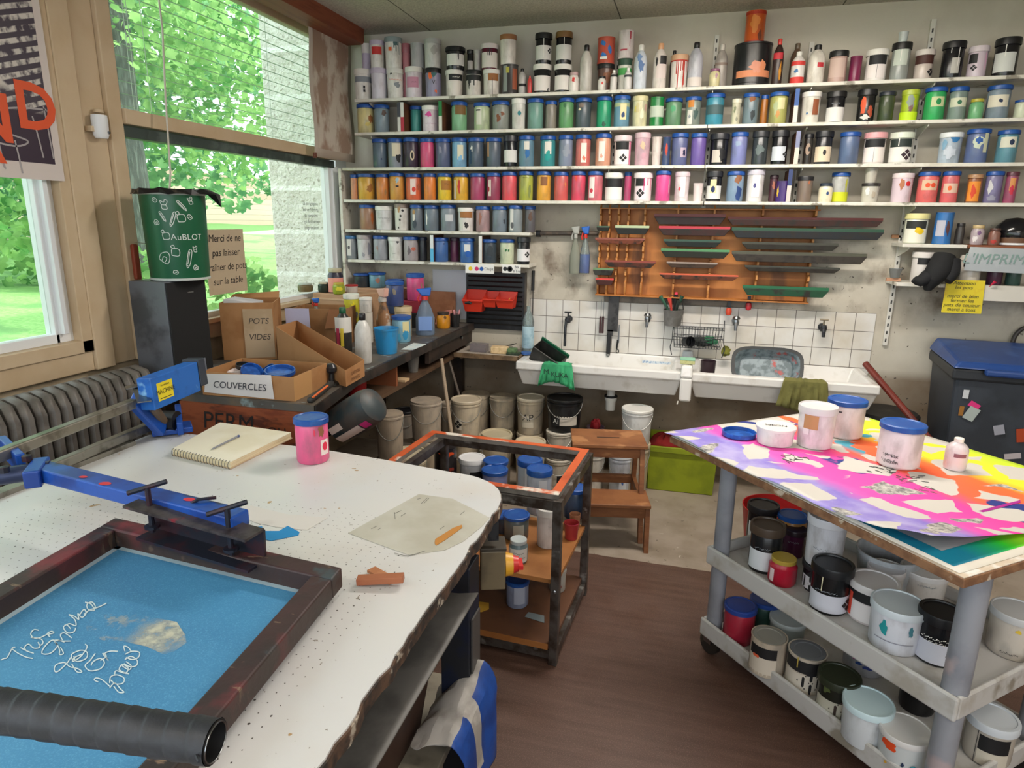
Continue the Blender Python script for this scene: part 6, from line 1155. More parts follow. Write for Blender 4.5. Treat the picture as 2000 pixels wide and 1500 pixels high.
make('front_edge', B().hexa([(-1.335, 2.12, BZ - .045), (-1.42, 2.6, BZ - .045), (-1.415, 2.6, BZ - .045), (-1.33, 2.12, BZ - .045), (-1.335, 2.12, BZ + .001), (-1.42, 2.6, BZ + .001), (-1.415, 2.6, BZ + .001), (-1.33, 2.12, BZ + .001)]).box(-1.43, 2.6, BZ - .045, -1.415, 4.285, BZ + .001), mat('201c1b', .5, 0, '3a2f2a', 12, name='black_edge'), t)
make('lower_shelf', B().box(-2.1, 2.2, .745, -1.44, 4.28, .765), mat('5a4330', .6, 0, '4a3626', 7, name='shelf_wood'), t)
make('drawer_front', B().box(-1.46, 3.5, .80, -1.435, 4.28, .885), dw, t); make('knob', B().lathe([(0, 0), (.01, .002), (.012, .012), (0, .018)], 12), steel, t, loc=(-1.434, 4.05, .865), rot=(0, math.pi / 2, 0))
make('divider_board', B().box(-2.0, 3.08, .765, -1.45, 3.1, .9), mat('8a5030', .6, name='reddish_wood'), t)
make('back_board', B().box(-2.12, 2.2, .3, -2.1, 4.28, .9), dw, t)
for x_, y_ in ((-1.52, 2.2), (-2.0, 2.3), (-1.5, 4.2)): make('leg', B().box(x_ - .03, y_ - .03, 0, x_ + .03, y_ + .03, .745), dw, t)
make('end_panel', B().box(-1.94, 2.108, .70, -1.345, 2.12, .9), mat('8f4a2a', .55, 0, '7a3a20', 9, st=(1, 1, 4), c3='5c2c1c', name='orange_brown_panel'), t)
b = B(); text_on(b, 'PERM', .1, (-1.72, 2.1075, .83), (1, 0, 0), (0, 0, 1), shear=.1); text_on(b, 'OU', .055, (-1.5, 2.1075, .81), (1, 0, 0), (0, 0, 1)); make('marker_lettering', b, mat('231a18', .6, name='marker'), t)
# speaker and green bin
SX0, SX1, SY0, SY1 = -2.255, -2.075, 2.245, 2.475; sz = zat(320, 552, SX1, SY0)
t = thing('loudspeaker', 'tall black loudspeaker standing on the bench end by the window', 'speaker', ((SX0 + SX1) / 2, (SY0 + SY1) / 2, BZ + .001))
make('cabinet', B().box(SX0 - (SX0 + SX1) / 2, -.115, 0, .09, .115, sz - BZ), mat('5c6068', .4, 0, '3c3f45', 5, name='grey_black_veneer'), t, bev=.003)
make('front_grille', B().box(.09, -.113, .01, .098, .113, sz - BZ - .004), mat('141517', .8, name='black_cloth'), t, bev=.002); make('badge', B().box(.098, .0, sz - BZ - .055, .0995, .035, sz - BZ - .05), steel, t)
bx, by = -2.118, 2.39; rt = 59 * dep((bx, by, sz + .2)) / FPX; rb = 52 * dep((bx, by, sz)) / FPX; gh = zat(343, 378, bx, by) - sz
t = thing('green_bucket', 'green paper tub with white doodles holding a black bin bag on the speaker', 'tub', (bx, by, sz + .002), face(bx, by))
make('tub_wall', B().lathe([(0, .0), (rb, 0), (rb + .001, .004), (rt * .985, gh - .008), (rt * .985, gh - .002), (rt * .96, gh - .002), (rb * .96, .006), (0, .006)], 36), mat('0f5a3a', .35, name='green_card'), t)
make('rim', B().lathe([(rt * .985, gh - .01), (rt * 1.02, gh - .006), (rt * 1.02, gh), (rt * .97, gh + .001), (rt * .96, gh - .01)], 36), mat('c4ccc8', .4, name='pale_rim'), t); make('base_ring', B().lathe([(rb, 0), (rb * 1.03, .002), (rb * 1.03, .01), (rb, .012)], 36), mat('c4ccc8', .4, name='pale_rim'), t)
def cone(s, z): r = rb + (rt * .985 - rb) * z / gh + .0014; return (r * math.sin(s / r), -r * math.cos(s / r), z)
b = B(); D = lambda cx, cz, s_, paths: [strokes(b, [[(cx + x * s_, cz + y * s_) for x, y in p_]], .0028, cone) for p_ in paths]
pen = [[(-.2, -1), (.2, -1), (.2, .8), (-.2, .8), (-.2, -1)], [(-.2, -1), (0, -1.4), (.2, -1)], [(-.06, -.9), (-.06, .7)]]; sq_ = [[(-.6, -.5), (.5, -.7), (.7, .4), (-.4, .6), (-.6, -.5)], [(-.3, .6), (-.5, 1.1), (0, 1.2), (0, .6)]]; flw = [[(-.5, 0), (-.7, .7), (-.1, .4), (.1, .9), (.5, .6), (.2, 0), (-.5, 0)], [(-.5, 0), (-.4, -.7), (.4, -.7), (.2, 0)]]; house = [[(-.6, -.5), (.5, -.6), (.5, .2), (0, .7), (-.6, .2), (-.6, -.5)], [(-.2, -.5), (-.2, 0), (.2, 0), (.2, -.5)]]; bul = [[(-.6, 0), (-.3, .5), (.3, .4), (.6, -.1), (.1, -.5), (-.6, 0)], [(-.2, .1), (.3, -.1)]]
def rotp(ps, a): c_, s_ = math.cos(a), math.sin(a); return [[(x * c_ - y * s_, x * s_ + y * c_) for x, y in p_] for p_ in ps]
for cx, cz, s_, ps, a in ((.035, .045, .028, pen, -.25), (-.01, .055, .02, sq_, .1), (-.045, .045, .03, house, -.5), (-.035, .085, .018, sq_, .3), (-.005, .118, .022, pen, -.35), (.02, .118, .02, sq_, .3), (.025, .142, .018, pen, .7), (-.028, .142, .02, flw, 0), (-.04, .122, .016, pen, .5), (.05, .12, .016, bul, -.3), (-.015, .017, .014, bul, .2), (.055, .025, .014, house, .4), (.06, .06, .013, flw, 0), (-.06, .15, .015, bul, 0), (.06, .15, .015, flw, .2), (-.062, .11, .014, house, .3)): D(cx * 1.15, cz * gh / .165, s_ * 1.15, rotp(ps, a))
vs_, fs = text_pts('AuBLOT', .034, spacing=1.05); b.add([cone(x + .042, y + gh * .5) for x, y, z in vs_], fs); make('doodles', b, mat('cfd8d2', .6, name='white_print'), t)
rdb = random.Random(5); b = B(); nb = 30; R_ = []
for j, (k, dz) in enumerate(((.9, -.03), (.97, .008), (1.04, .012), (1.12, -.006))): R_.append([((rt * (k + (rdb.uniform(-.03, .12) if j > 1 else 0) + (.35 if i in (27, 28, 29) and j > 2 else 0))) * math.cos(i * 2 * math.pi / nb), rt * (k + (rdb.uniform(-.03, .05) if j > 1 else 0)) * math.sin(i * 2 * math.pi / nb), gh + dz + rdb.uniform(-.004, .007) - (.05 if i in (28,) and j > 2 else 0)) for i in range(nb)])
b.add([q for r_ in R_ for q in r_], [(j * nb + i, j * nb + (i + 1) % nb, (j + 1) * nb + (i + 1) % nb, (j + 1) * nb + i) for j in range(3) for i in range(nb)], 0, False); make('bin_bag', b, mat('17181a', .3, 0, '4a4238', 20, .6, .7, name='black_bag'), t, sol=.0012)
# paper note taped in the window
t = thing('window_note', 'beige handwritten note taped to the window right of the green tub', 'note', (0, 0, 0)); nx = LX + .012
ya, yb_ = P(402, 500, 0, nx).y, P(478, 500, 0, nx).y; za, zb = P(440, 448, 0, nx).z, P(450, 572, 0, nx).z
make('paper', B().box(nx, ya, zb, nx + .001, yb_, za), mat('c9b79c', .7, 0, 'bba88c', 5, name='kraft_paper'), t); b = B()
for i, s_ in enumerate(('Merci de ne', 'pas laisser', 'traîner de pots', 'sur la table')): text_on(b, s_, .052, (nx + .0012, (ya + yb_) / 2 + .0, za - .045 - i * .072), (0, 1, 0), (0, 0, 1), shear=.15)
make('lettering', b, mat('1c1a1c', .6, name='marker'), t)
# cardboard boxes
cb = mat('a87a4e', .8, 0, '98693e', 5, name='cardboard'); cbi = mat('8f6239', .85, 0, '7d5330', 6, name='cardboard_inside')
t = thing('cardboard_box', 'upright cardboard box with paper sign POTS VIDES on the bench', 'box', (-2.13, 2.86, BZ + .001), math.radians(26)); hb = zat(500, 592, -2.0, 2.8) - BZ
make('box', B().open_box(.25, .23, hb, .004), [cb], t); make('flap', B().hexa([(-.12, .112, hb), (.12, .112, hb), (.12, .116, hb), (-.12, .116, hb), (-.11, .14, hb + .015), (.12, .14, hb + .03), (.12, .144, hb + .03), (-.11, .144, hb + .015)]), cb, t)
make('paper_sign', B().box(-.02, -.1185, .01, .118, -.1155, hb - .03), mat('b9a183', .7, 0, 'ad9474', 6, name='kraft_paper'), t); b = B(); text_on(b, 'POTS', .04, (.05, -.119, hb * .68), (1, 0, 0), (0, 0, 1), shear=.2); text_on(b, 'VIDES', .04, (.05, -.119, hb * .4), (1, 0, 0), (0, 0, 1), shear=.2); make('lettering', b, mat('3a3028', .6, name='pen_ink'), t)
make('red_mark', B().poly([(-.1265, .0 + .035 * math.cos(a), .14 + .065 * math.sin(a)) for a in [k * .524 for k in range(12)]]), mat('a82a26', .6, name='red_ink'), t)
b = B()
for i in range(7): b.hexa([(-.11 + i * .018, -.05, .1), (-.1075 + i * .018, -.05, .1), (-.1075 + i * .018, .1, .1), (-.11 + i * .018, .1, .1), (-.11 + i * .018, -.05, hb - .005 - i * .004), (-.1075 + i * .018, -.05, hb - .005), (-.1075 + i * .018, .1, hb + .01), (-.11 + i * .018, .1, hb + .01)])
solo('white_papers', b, mat('d8d2d0', .7, name='paper'), 'white papers standing inside the POTS VIDES box', 'papers', loc=(-2.12, 2.87, BZ + .006), rot=(0, 0, math.radians(100)))
# box of lids
t = thing('cardboard_box', 'low cardboard box labelled COUVERCLES full of lids on the bench end', 'box', (-1.645, 2.27, BZ + .001), math.radians(3)); hb = .095
make('box', B().open_box(.40, .27, hb, .004), cb, t); make('side_tape', B().box(.2005, -.135, .0, .2015, .0, hb), mat('b98c5a', .6, name='tape'), t)
make('paper_sign', B().hexa([(-.19, -.139, .012), (.115, -.139, .004), (.115, -.1365, .004), (-.19, -.1365, .012), (-.175, -.142, .088), (.11, -.142, .1), (.11, -.139, .1), (-.175, -.139, .088)]), mat('d9d4d2', .7, name='white_paper'), t); b = B(); text_on(b, 'COUVERCLES', .038, (-.03, -.1425, .047), (1, 0, 0), (0, .03, 1), shear=.15); make('lettering', b, mat('3c3c44', .6, name='pen_ink'), t)
def loose_lid(loc, r, rot, lab_, m=None, group='loose lids in the lids box'):
    b = B().lathe([(0, .004), (r * .9, .004), (r * .92, .016), (r, .016), (r, .002), (r * .97, 0), (0, 0)], 28); return solo('lid', b, m or mat(BLUE, .35, 0, '2a66bd', 30, name='lid_plastic'), lab_, 'lid', group, loc=loc, rot=rot)
for a in ((( -1.58, 2.27, BZ + .075), .06, (.15, .1, 0), 'blue lid lying highest in the lids box'), ((-1.66, 2.30, BZ + .06), .045, (.5, -.5, 0), 'blue lid tilted in the middle of the lids box'), ((-1.70, 2.25, BZ + .07), .045, (.3, .6, 0), 'blue lid tilted left in the lids box'), ((-1.62, 2.23, BZ + .035), .055, (0, 0, 0), 'blue lid at the bottom of the lids box')): loose_lid(*a)
loose_lid((-1.77, 2.28, BZ + .065), .055, (.1, -.2, 0), 'white lid in the left of the lids box', mat('dccfcc', .4, name='white_plastic')); loose_lid((-1.8, 2.33, BZ + .07), .03, (.1, .2, 0), 'black lid in the far corner of the lids box', blk)
# slanted magazine box
q = [P(545, 716, 2, BZ), P(676, 756, 2, BZ), P(712, 735, 2, BZ)]; q.append(q[0] + q[2] - q[1]); hs = [.19, .07, .075, .19]
t = thing('magazine_box', 'slanted open cardboard magazine box lying on the bench before the bottles', 'box', (0, 0, 0)); b = B(); V = [(p_.x, p_.y, BZ + .002) for p_ in q] + [(p_.x, p_.y, BZ + .002 + h_) for p_, h_ in zip(q, hs)]
b.add(V, [(3, 2, 1, 0), (0, 1, 5, 4), (1, 2, 6, 5), (2, 3, 7, 6), (3, 0, 4, 7)]); make('box', b, cb, t, sol=.003)
e_ = (q[2] - q[1]).normalized(); m_ = (q[1] + q[2]) / 2 + Vector((e_.y, -e_.x, 0)) * .003; b = B(); text_on(b, 'CARTONS', .022, (m_.x, m_.y, BZ + .045), e_, (0, 0, 1)); text_on(b, 'MANUELS', .022, (m_.x, m_.y, BZ + .02), e_, (0, 0, 1)); make('lettering', b, mat('6a4020', .6, name='brown_print'), t)
# boxes at the back and jars on them
bt = P(630, 573, 1, 3.62).z; t = thing('cardboard_box', 'pale cardboard box at the back of the bench with jars on top', 'box', (-2.08, 3.72, BZ + .001), math.radians(-8)); make('box', B().box(-.17, -.1, 0, .17, .12, bt - BZ - .004), mat('c09a76', .8, 0, 'b08a66', 5, name='pale_cardboard'), t, bev=.003)
make('top_tape', B().box(-.172, -.102, bt - BZ - .04, .172, -.1, bt - BZ - .03), mat('cfae88', .6, name='tape'), t)
def onb(px0, px1, yt, yb, Y, kind, body, lid, spec, l2, **kw):
    z = kw.pop('z', bt); a, c = P(px0, yb, 1, Y), P(px1, yb, 1, Y); r = (c.x - a.x) / 2 * .97; x = (a.x + c.x) / 2; h = P((px0 + px1) / 2, yt, 1, Y).z - z
    return jar(kind, r, max(h, .02), body, lid, spec, lab(l2), CATS[kind], (x, Y, z), face(x, Y), kw.get('group'), seed=int(px0), name=kw.get('name'))
BG = 'jars on the pale box'
onb(583, 611, 553, 570, 3.68, 'G', '7a6a48', 'b9c2b8', '', 'low jar with white lid leftmost on the pale box', group=BG)
onb(622, 644, 551, 570, 3.70, 'G', '26342c', 'c0b8a0', '', 'low dark green jar with pale lid on the pale box', group=BG)
onb(642, 671, 524, 570, 3.72, 'G', '2a2638', 'b4ad90', 'r:0,.32,2.6,.6,e29a8a', 'tall jar with pink label on the pale box', group=BG)
onb(651, 674, 552, 574, 3.64, 'G', '9aa82c', 'b8a83c', 'b:0,.5,1.4,.5,d8cc2c', 'small yellow and green jar at the front of the pale box', group=BG)
onb(676, 699, 556, 572, 3.74, 'W', 'c4bcb4', 'a82a2c', '', 'low pot with red lid at the right of the pale box', group=BG)
t = thing('cardboard_box', 'open brown cardboard box behind the POTS VIDES sign box', 'box', (-1.98, 3.3, BZ + .001), math.radians(12)); hb = P(600, 600, 1, 3.25).z - BZ
make('box', B().open_box(.3, .2, hb, .004), [mat('9a7048', .8, 0, '8a6038', 5, name='brown_card')], t); make('flap', B().hexa([(.06, -.1, hb), (.15, -.1, hb), (.15, -.097, hb), (.06, -.097, hb), (.05, -.16, hb - .1), (.15, -.15, hb - .09), (.15, -.147, hb - .09), (.05, -.157, hb - .1)]), mat('7a4f2e', .8, name='dark_card'), t)
solo('paper_wad', B().box(-.06, -.002, 0, .06, .002, .1), mat('b4b2cc', .7, name='lilac_paper'), 'lilac paper standing beside the POTS VIDES box', 'paper', loc=P(583, 640, 1, 2.95), rot=(.1, 0, .3))
spray(P(620, 640, 1, 3.3), .17, .03, clear, blue, red, None, 'spray bottle with blue and red head sticking out of the brown box', group=None)
potz(577, 640, BZ + .08, 26, 606, 'W', 'd8d6d2', 'dedcd8', '', 'small white pot cap peeking over the magazine box')
# bottles etc on the bench
OB = dict(group='bottles and pots on the bench')
potz(711, 712, BZ, 34, 612, 'B', 'c8c7c2', 'K', '', 'frosted white bottle with black cap standing on the bench', **OB)
potz(673, 690, BZ, 33, 600, 'B', '2c2a26', '1f5a3c', 'r:0,.62,2.8,.34,dcd8d0;r:-.7,.35,.5,.4,c03a5a;r:-.2,.35,.4,.4,d8c03a', 'white-shouldered bottle with green cap behind the magazine box', **OB)
potz(756, 694, BZ, 49, 640, 'U', '2c8ac4', '', 'd:.3,.95,.9,.6,5ab0dc;b:0,.8,.7,.2,1c4a78', 'paint-covered blue tub on the bench', name='paint_bucket', **OB)
potz(785, 670, BZ, 38, 616, 'J', '7fb4cc', S, 'r:.5,.6,.8,.4,d8cf9c;b:.4,.3,.9,.4,2c8cbc;b:-.3,.2,.6,.4,4aa0c8', 'light blue jar with blue lid behind the paint-covered tub', **OB)
potz(866, 643, BZ, 28, 609, 'G', 'd08a1c', '3a3028', 'b:.3,.7,.6,.3,6a4a1c', 'amber glass jar with dark lid at the far end of the bench', **OB)
potz(889, 640, BZ, 20, 613, 'U', '1c1c1e', '', '', 'black cup holding pink sticks at the far end of the bench', **OB)
pk = P(889, 640, 2, BZ); b = B(); rdp = random.Random(2)
for i in range(9): a = i * .7; b.tube([(.016 * math.cos(a) * .5, .016 * math.sin(a) * .5, .03), (.022 * math.cos(a), .022 * math.sin(a), .108 + rdp.uniform(-.006, .008))], .0035, 6)
solo('pink_sticks', b, mat('e2a0a4', .6, name='pink_plastic'), 'bundle of pink sticks in the black cup', 'sticks', loc=(pk.x + .0, pk.y + .03, BZ), kind='stuff')
sp = P(826, 656, 2, BZ); spray((sp.x, sp.y + .04, BZ + .001), zat(822, 562, sp.x, sp.y + .04) - BZ, 17 * dep(sp) / FPX * 1.1, glassy('a9bcd0', .35, k=.2), blue, red, mat('6f9ad0', .3, name='pale_blue_liquid'), 'clear spray bottle with blue and red head on the bench', rz=.4, lbl=mat('7a9cd8', .4, name='blue_label'), group='spray bottles on the bench')
sp = P(745, 668, 2, BZ); spray((sp.x, sp.y + .04, BZ + .001), zat(745, 562, sp.x, sp.y + .04) - BZ, 17 * dep(sp) / FPX * 1.1, mat('8f6440', .5, 0, '5c4434', 18, c3='b8ada0', name='glue_stained'), mat('d8a898', .5, name='pale_pink'), mat('b8b0a8', .5, name='grey'), None, 'brown glue-stained spray bottle on the bench', rz=-.5, group='spray bottles on the bench')
onb(673, 702, 574, 612, 3.45, 'W', 'c9c23a', 'd9d9cc', 'b:.2,.5,1.2,.6,e0d21c;b:.6,.3,.5,.3,7a7468', 'white-lidded tub smeared with yellow behind the bottles', z=BZ + .10)
solo('stacked_pots', B().lathe([(0, 0), (.05, 0), (.055, .098), (0, .098)], 20), mat('2a3558', .4, name='navy_pot'), 'navy pot under the yellow-smeared tub', 'pot', loc=(P(687, 612, 1, 3.45).x, 3.45, BZ + .001))
onb(703, 727, 581, 609, 3.38, 'W', 'd0ccc4', 'd9d6ce', 's:0,.5,.8,.08,S', 'small white pot behind the frosted bottle', z=P(715, 609, 1, 3.38).z)
zz9 = P(715, 609, 1, 3.38).z; solo('plain_tub', B().lathe([(0, 0), (.034, 0), (.036, zz9 - BZ - .002), (0, zz9 - BZ - .002)], 18), mat('c4bfb4', .5, name='off_white'), 'off-white tub under the small white pot', 'tub', loc=(P(715, 609, 1, 3.38).x, 3.38, BZ + .001))
onb(772, 805, 598, 650, 3.62, 'W', 'c9b48c', 'c9b48c', 't:0,.6,1,.2,K,lin', 'beige pot with letters under the navy-blue jar', z=BZ + .001)
yz = P(788, 598, 1, 3.62).z; onb(755, 789, 549, 598, 3.62, 'J', '3c4a78', S, 'b:-.1,.6,.6,.3,8c8474', 'dusty navy-blue jar stacked on the beige pot', z=yz + .002)
onb(795, 829, 534, 586, 4.0, 'J', 'd04a80', S, 'b:.7,.5,.3,.5,9c7a6a', 'pink jar leaning on the wall above the dark box', z=P(812, 586, 1, 4.0).z)
zz8 = P(812, 586, 1, 4.0).z; t = thing('dark_box', 'red and black box under the pink jar by the wall', 'box', (P(805, 600, 1, 3.98).x, 4.0, BZ + .001)); make('box', B().box(-.08, -.06, 0, .07, .08, (zz8 - BZ) * .55), blk, t, bev=.003); make('red_top', B().box(-.075, -.055, (zz8 - BZ) * .55, .065, .075, zz8 - BZ - .003), mat('8c2434', .5, name='dark_red'), t, bev=.003)
onb(693, 725, 534, 560, 4.12, 'J', '2c343c', S, '', 'black-blue jar standing left under the lowest shelf', z=P(709, 560, 1, 4.12).z)
onb(722, 753, 532, 560, 4.12, 'J', '5f8c9c', S, 'b:0,.5,.8,.4,9a6a5a', 'teal-stained jar standing under the lowest shelf', z=P(709, 560, 1, 4.12).z)
zz7 = P(709, 560, 1, 4.12).z; t = thing('cardboard_box', 'beige cardboard box under the jars in the shelf corner', 'box', (-2.02, 4.1, BZ + .001)); make('box', B().box(-.2, -.1, 0, .2, .1, zz7 - BZ - .002), mat('c29a78', .8, 0, 'b48a68', 5, name='pale_cardboard'), t, bev=.003)
onb(757, 790, 546, 598, 4.02, 'J', '56688a', S, '', 'grey-blue jar behind the navy-blue jar on the bench', z=BZ + .08); solo('brown_block', B().box(-.05, -.05, 0, .05, .05, .078), cbi, 'brown card block under the grey-blue jar', 'block', loc=(P(773, 600, 1, 4.02).x, 4.02, BZ + .001))
solo('brown_boards', B().box(-.1, 0, 0, .11, .008, .21).box(-.06, -.03, 0, .10, -.024, .12), mat('9c6a4c', .7, 0, '8a5a3c', 6, name='brown_card'), 'brown and pink cards standing against the wall at the bench end', 'cards', loc=(P(860, 600, 1, 4.24).x, 4.24, BZ + .001))
solo('pink_card', B().hexa([(-.06, 0, 0), (.06, 0, 0), (.06, .003, 0), (-.06, .003, 0), (-.05, .03, .08), (.05, .03, .1), (.05, .033, .1), (-.05, .033, .08)]), mat('c98074', .6, name='pink_card'), 'folded salmon card behind the amber jar', 'card', loc=(P(868, 625, 1, 4.15).x, 4.13, BZ + .001))
flat('swatch_card', [(783, 683), (808, 670), (833, 673), (806, 684)], mat('d2d8d4', .6, 0, 'b8ccd0', 30, name='paper'), 'small white swatch card lying on the dark bench', 'card', z=BZ)
solo('black_gripper', B().bar(P(605, 783, 2, BZ + .03), P(648, 748, 2, BZ + .035), .026, .022), mat('22211f', .5, name='black_rubber'), 'black and orange tool handle lying on the bench corner', 'tool', bev=.008)
tg = bpy.data.objects['black_gripper']; make('orange_strip', B().bar(P(611, 776, 2, BZ + .044), P(640, 753, 2, BZ + .048), .007, .004), mat('e0652a', .5, name='orange_rubber'), tg)
k_ = P(641, 750, 2, BZ + .01); t = thing('knob_press', 'black mushroom knob tool standing on the bench corner', 'tool', (k_.x, k_.y + .03, BZ + .001)); make('base', B().lathe([(0, 0), (.035, 0), (.03, .01), (.012, .018), (.01, .05), (0, .05)], 20), blk, t); make('knob', B().lathe([(0, .045), (.012, .047), (.023, .06), (.024, .075), (.014, .09), (0, .093)], 20), mat('26262a', .3, name='polished_black'), t)
# under bench
t = thing('plastic_drum', 'dark paint-smeared plastic drum hanging at the bench corner with pink and white labels', 'drum', (0, 0, 0)); d0, d1 = P(660, 832, 1, 2.32), P(713, 800, 1, 2.30); ax2 = (d1 - d0).normalized()
t.location = d0; t.rotation_euler = ax2.to_track_quat('Z', 'Y').to_euler(); dl = (d1 - d0).length; r_ = .078
make('drum_body', B().lathe([(0, 0), (r_ * .8, 0), (r_ * .92, .01), (r_, dl * .5), (r_, dl + .02), (r_ * .9, dl + .05), (r_ * .6, dl + .065), (0, dl + .07)], 28), mat('2f3a3e', .5, 0, '4a4440', 14, .42, .6, c3='22262c', name='smeared_plastic'), t)
b = B(); f_ = wrap(r_, .002); vdir = (EYE - d0).normalized(); loc_ = (t.rotation_euler.to_matrix().inverted() @ vdir); a9 = math.atan2(loc_.x, -loc_.y)
patch(b, r_, a9 + .5, a9 + 1.0, dl * .1, dl * .9, 0, off=.0015); patch(b, r_, a9 + .5, a9 + .95, dl * .95, dl + .03, 1, off=.0015); patch(b, r_, a9 - .1, a9 + .25, dl * .1, dl * .5, 0, off=.002); make('label', b, [mat('d9c8c0', .6, name='paper'), mat('c8327c', .6, name='pink_paper')], t)
def pot_under(px0, px1, yt, yb, Y, **kw): pass
def bucket(px0, px1, yt, yb, Y, body, lid, spec, l2, kind='P', z=None, group='paint buckets on the floor'):
    a, c = P(px0, (yt + yb) / 2, 1, Y), P(px1, (yt + yb) / 2, 1, Y); r = (c.x - a.x) / 2 * .985; x = (a.x + c.x) / 2; z0 = P((px0 + px1) / 2, yb, 1, Y - r * .6).z if z is None else z; z0 = max(z0, .001); z1 = P((px0 + px1) / 2, yt, 1, Y).z
    jar(kind, r, z1 - z0, body, lid, spec, lab(l2), 'bucket', (x, Y, z0), face(x, Y), group, seed=int(px0), name='paint_bucket'); return x, r, z0
def stackb(args, n, l3):
    x, r, z0 = bucket(*args); k = z0 / n
    for i in range(n): jar('P', r * .97, k - .004, 'b9ab94', 'c4b69e', '', lab(l3[i]), 'bucket', (x, args[4], .001 + i * k), face(x, args[4]), 'paint buckets on the floor', seed=i, name='paint_bucket')
WB = 'c9bba4'
stackb((882, 940, 778, 853, 3.72, WB, WB, 'r:-.6,.62,.6,.14,K;r:-.6,.36,.6,.3,e0d8c8;f:-.6,.36,.2,.3,K;b:.1,.72,.2,.08,P', 'cream bucket with lid, diamonds label and pink mark under the sink board'), 1, ['cream bucket beneath the diamond-labelled bucket'])
stackb((901, 957, 762, 848, 4.12, WB, '', '', 'open cream bucket behind the diamond-labelled bucket'), 1, ['cream bucket beneath the open bucket at the wall'])
stackb((956, 1008, 768, 846, 4.08, WB, '', 'r:.7,.5,.6,.7,d2c6b0', 'cream bucket between the diamonds bucket and the AP bucket'), 1, ['cream bucket beneath the one left of the AP bucket'])
stackb((1009, 1063, 774, 848, 3.98, WB, 'd2c8b4', 'r:0,.9,2.6,.08,9ab4b8;r:-.2,.45,.9,.5,d8ceba;t:-.2,.48,1,.2,K,AP;r:.6,.72,.5,.12,K', 'cream bucket marked AP under the left sink'), 1, ['cream bucket beneath the AP bucket'])
x_, r_, z_ = bucket(1067, 1138, 775, 843, 3.9, '17181a', '141516', 'r:.1,.62,1.4,.12,b0603c;r:.1,.4,1.5,.36,c4bcb0;r:-.5,.34,.5,.28,K;t:-.5,.34,1,.16,W,Ai', 'big black bucket labelled Ai under the left sink')
for i in range(2): jar('P', r_ * .74, z_ / 2 - .003, 'c6beb0', 'd2cabc', 'r:.3,.3,.8,.3,K' if i == 0 else '', ['lower white bucket stacked under the black Ai bucket', 'upper white bucket stacked under the black Ai bucket'][i], 'bucket', (x_ - .02, 3.86, .001 + i * z_ / 2), face(x_, 3.9), 'paint buckets on the floor', name='paint_bucket')
stackb((1212, 1275, 796, 868, 3.85, 'd6d6d4', 'd8d6d0', '', 'white bucket with stained lid and wire handle right of the drain'), 1, ['white bucket with blue ink label beneath the wire-handled bucket'])
bucket(1006, 1066, 860, 905, 3.62, WB, 'cdc0a8', 's:0,.5,.6,.1,S', 'low cream bucket with scribbled lid in front of the AP bucket', z=.001)
bucket(1134, 1182, 880, 925, 3.84, 'd6d0c4', 'd6d0c4', '', 'white pot behind the wooden step stool', z=.001)
bucket(1188, 1236, 885, 930, 3.8, 'c0c4cc', 'c8ccd0', 'r:.3,.5,.7,.6,d0d4da;b:.3,.5,.5,.4,4a68a8', 'white pot with blue smear behind the step stool legs', z=.001)
bucket(940, 1000, 845, 905, 3.68, 'b8ab94', 'c6ba9e', '', 'cream bucket with dried paint in front of the sink legs', z=.001)
x_, r_, z_ = bucket(736, 788, 800, 900, 2.92, 'a99a88', '', '', 'open greyish bucket under the bench left'); jar('P', .08, z_ - .004, 'a08f7c', 'a08f7c', '', 'low bucket beneath the open bucket under the bench', 'bucket', (x_, 2.92, .001), 0, 'paint buckets on the floor', name='paint_bucket')
x_, r_, z_ = bucket(803, 863, 775, 862, 3.4, 'b3a594', '', '', 'large open cream bucket under the middle of the bench'); jar('P', r_ * .96, z_ - .004, 'ab9c88', 'ab9c88', '', 'cream bucket beneath the large open bucket', 'bucket', (x_, 3.4, .001), 0, 'paint buckets on the floor', name='paint_bucket')
bucket(862, 884, 785, 850, 3.85, 'ab9e8c', 'ab9e8c', '', 'narrow cream bucket behind the leaning stick', z=.25); jar('P', .05, .245, 'a09280', 'a09280', '', 'narrow cream bucket below the one behind the stick', 'bucket', (P(873, 800, 1, 3.85).x, 3.85, .001), 0, 'paint buckets on the floor', name='paint_bucket')
bucket(764, 832, 882, 935, 3.1, 'c4b89c', 'c9bda2', '', 'low cream bucket left of the steel trolley', z=.001); bucket(770, 812, 800, 880, 3.62, '8f8478', '26262a', '', 'dark-banded bucket deep under the bench', z=.3); bucket(772, 815, 885, 940, 3.65, '8f8478', '8f8478', '', 'bucket on the floor deep under the bench', z=.001)
solo('wooden_stick', B().tube([P(862, 700, 1, 3.6), P(884, 862, 1, 3.45)], .011, 8), mat('a5927c', .6, name='pale_stick'), 'pale wooden stick leaning under the bench', 'stick'); solo('metal_stick', B().tube([P(876, 700, 1, 3.9), P(905, 800, 1, 3.9)], .009, 8), mat('6a5f56', .5, name='dull_stick'), 'dull metal stick leaning behind the pale one', 'stick')
solo('clear_cup', B().lathe([(0, 0), (.026, 0), (.037, .095), (.035, .095), (.025, .003), (0, .003)], 24), mat('8f8c86', .3, alpha=.45, name='cloudy_plastic'), 'cloudy plastic measuring cup on the shelf under the bench', 'cup', loc=(-1.50, 3.42, .766))
solo('red_pot', B().lathe([(0, 0), (.045, 0), (.05, .07), (0, .07)], 24), mat('a31c22', .4, name='red_plastic'), 'dark red pot on the shelf under the bench', 'pot', loc=(-1.56, 2.86, .766))
solo('wood_block', B().box(-.04, -.03, 0, .06, .03, .012), mat('d0b088', .7, name='pale_wood'), 'pale wood offcut on the shelf edge under the bench', 'wood scrap', loc=(-1.5, 3.2, .766))
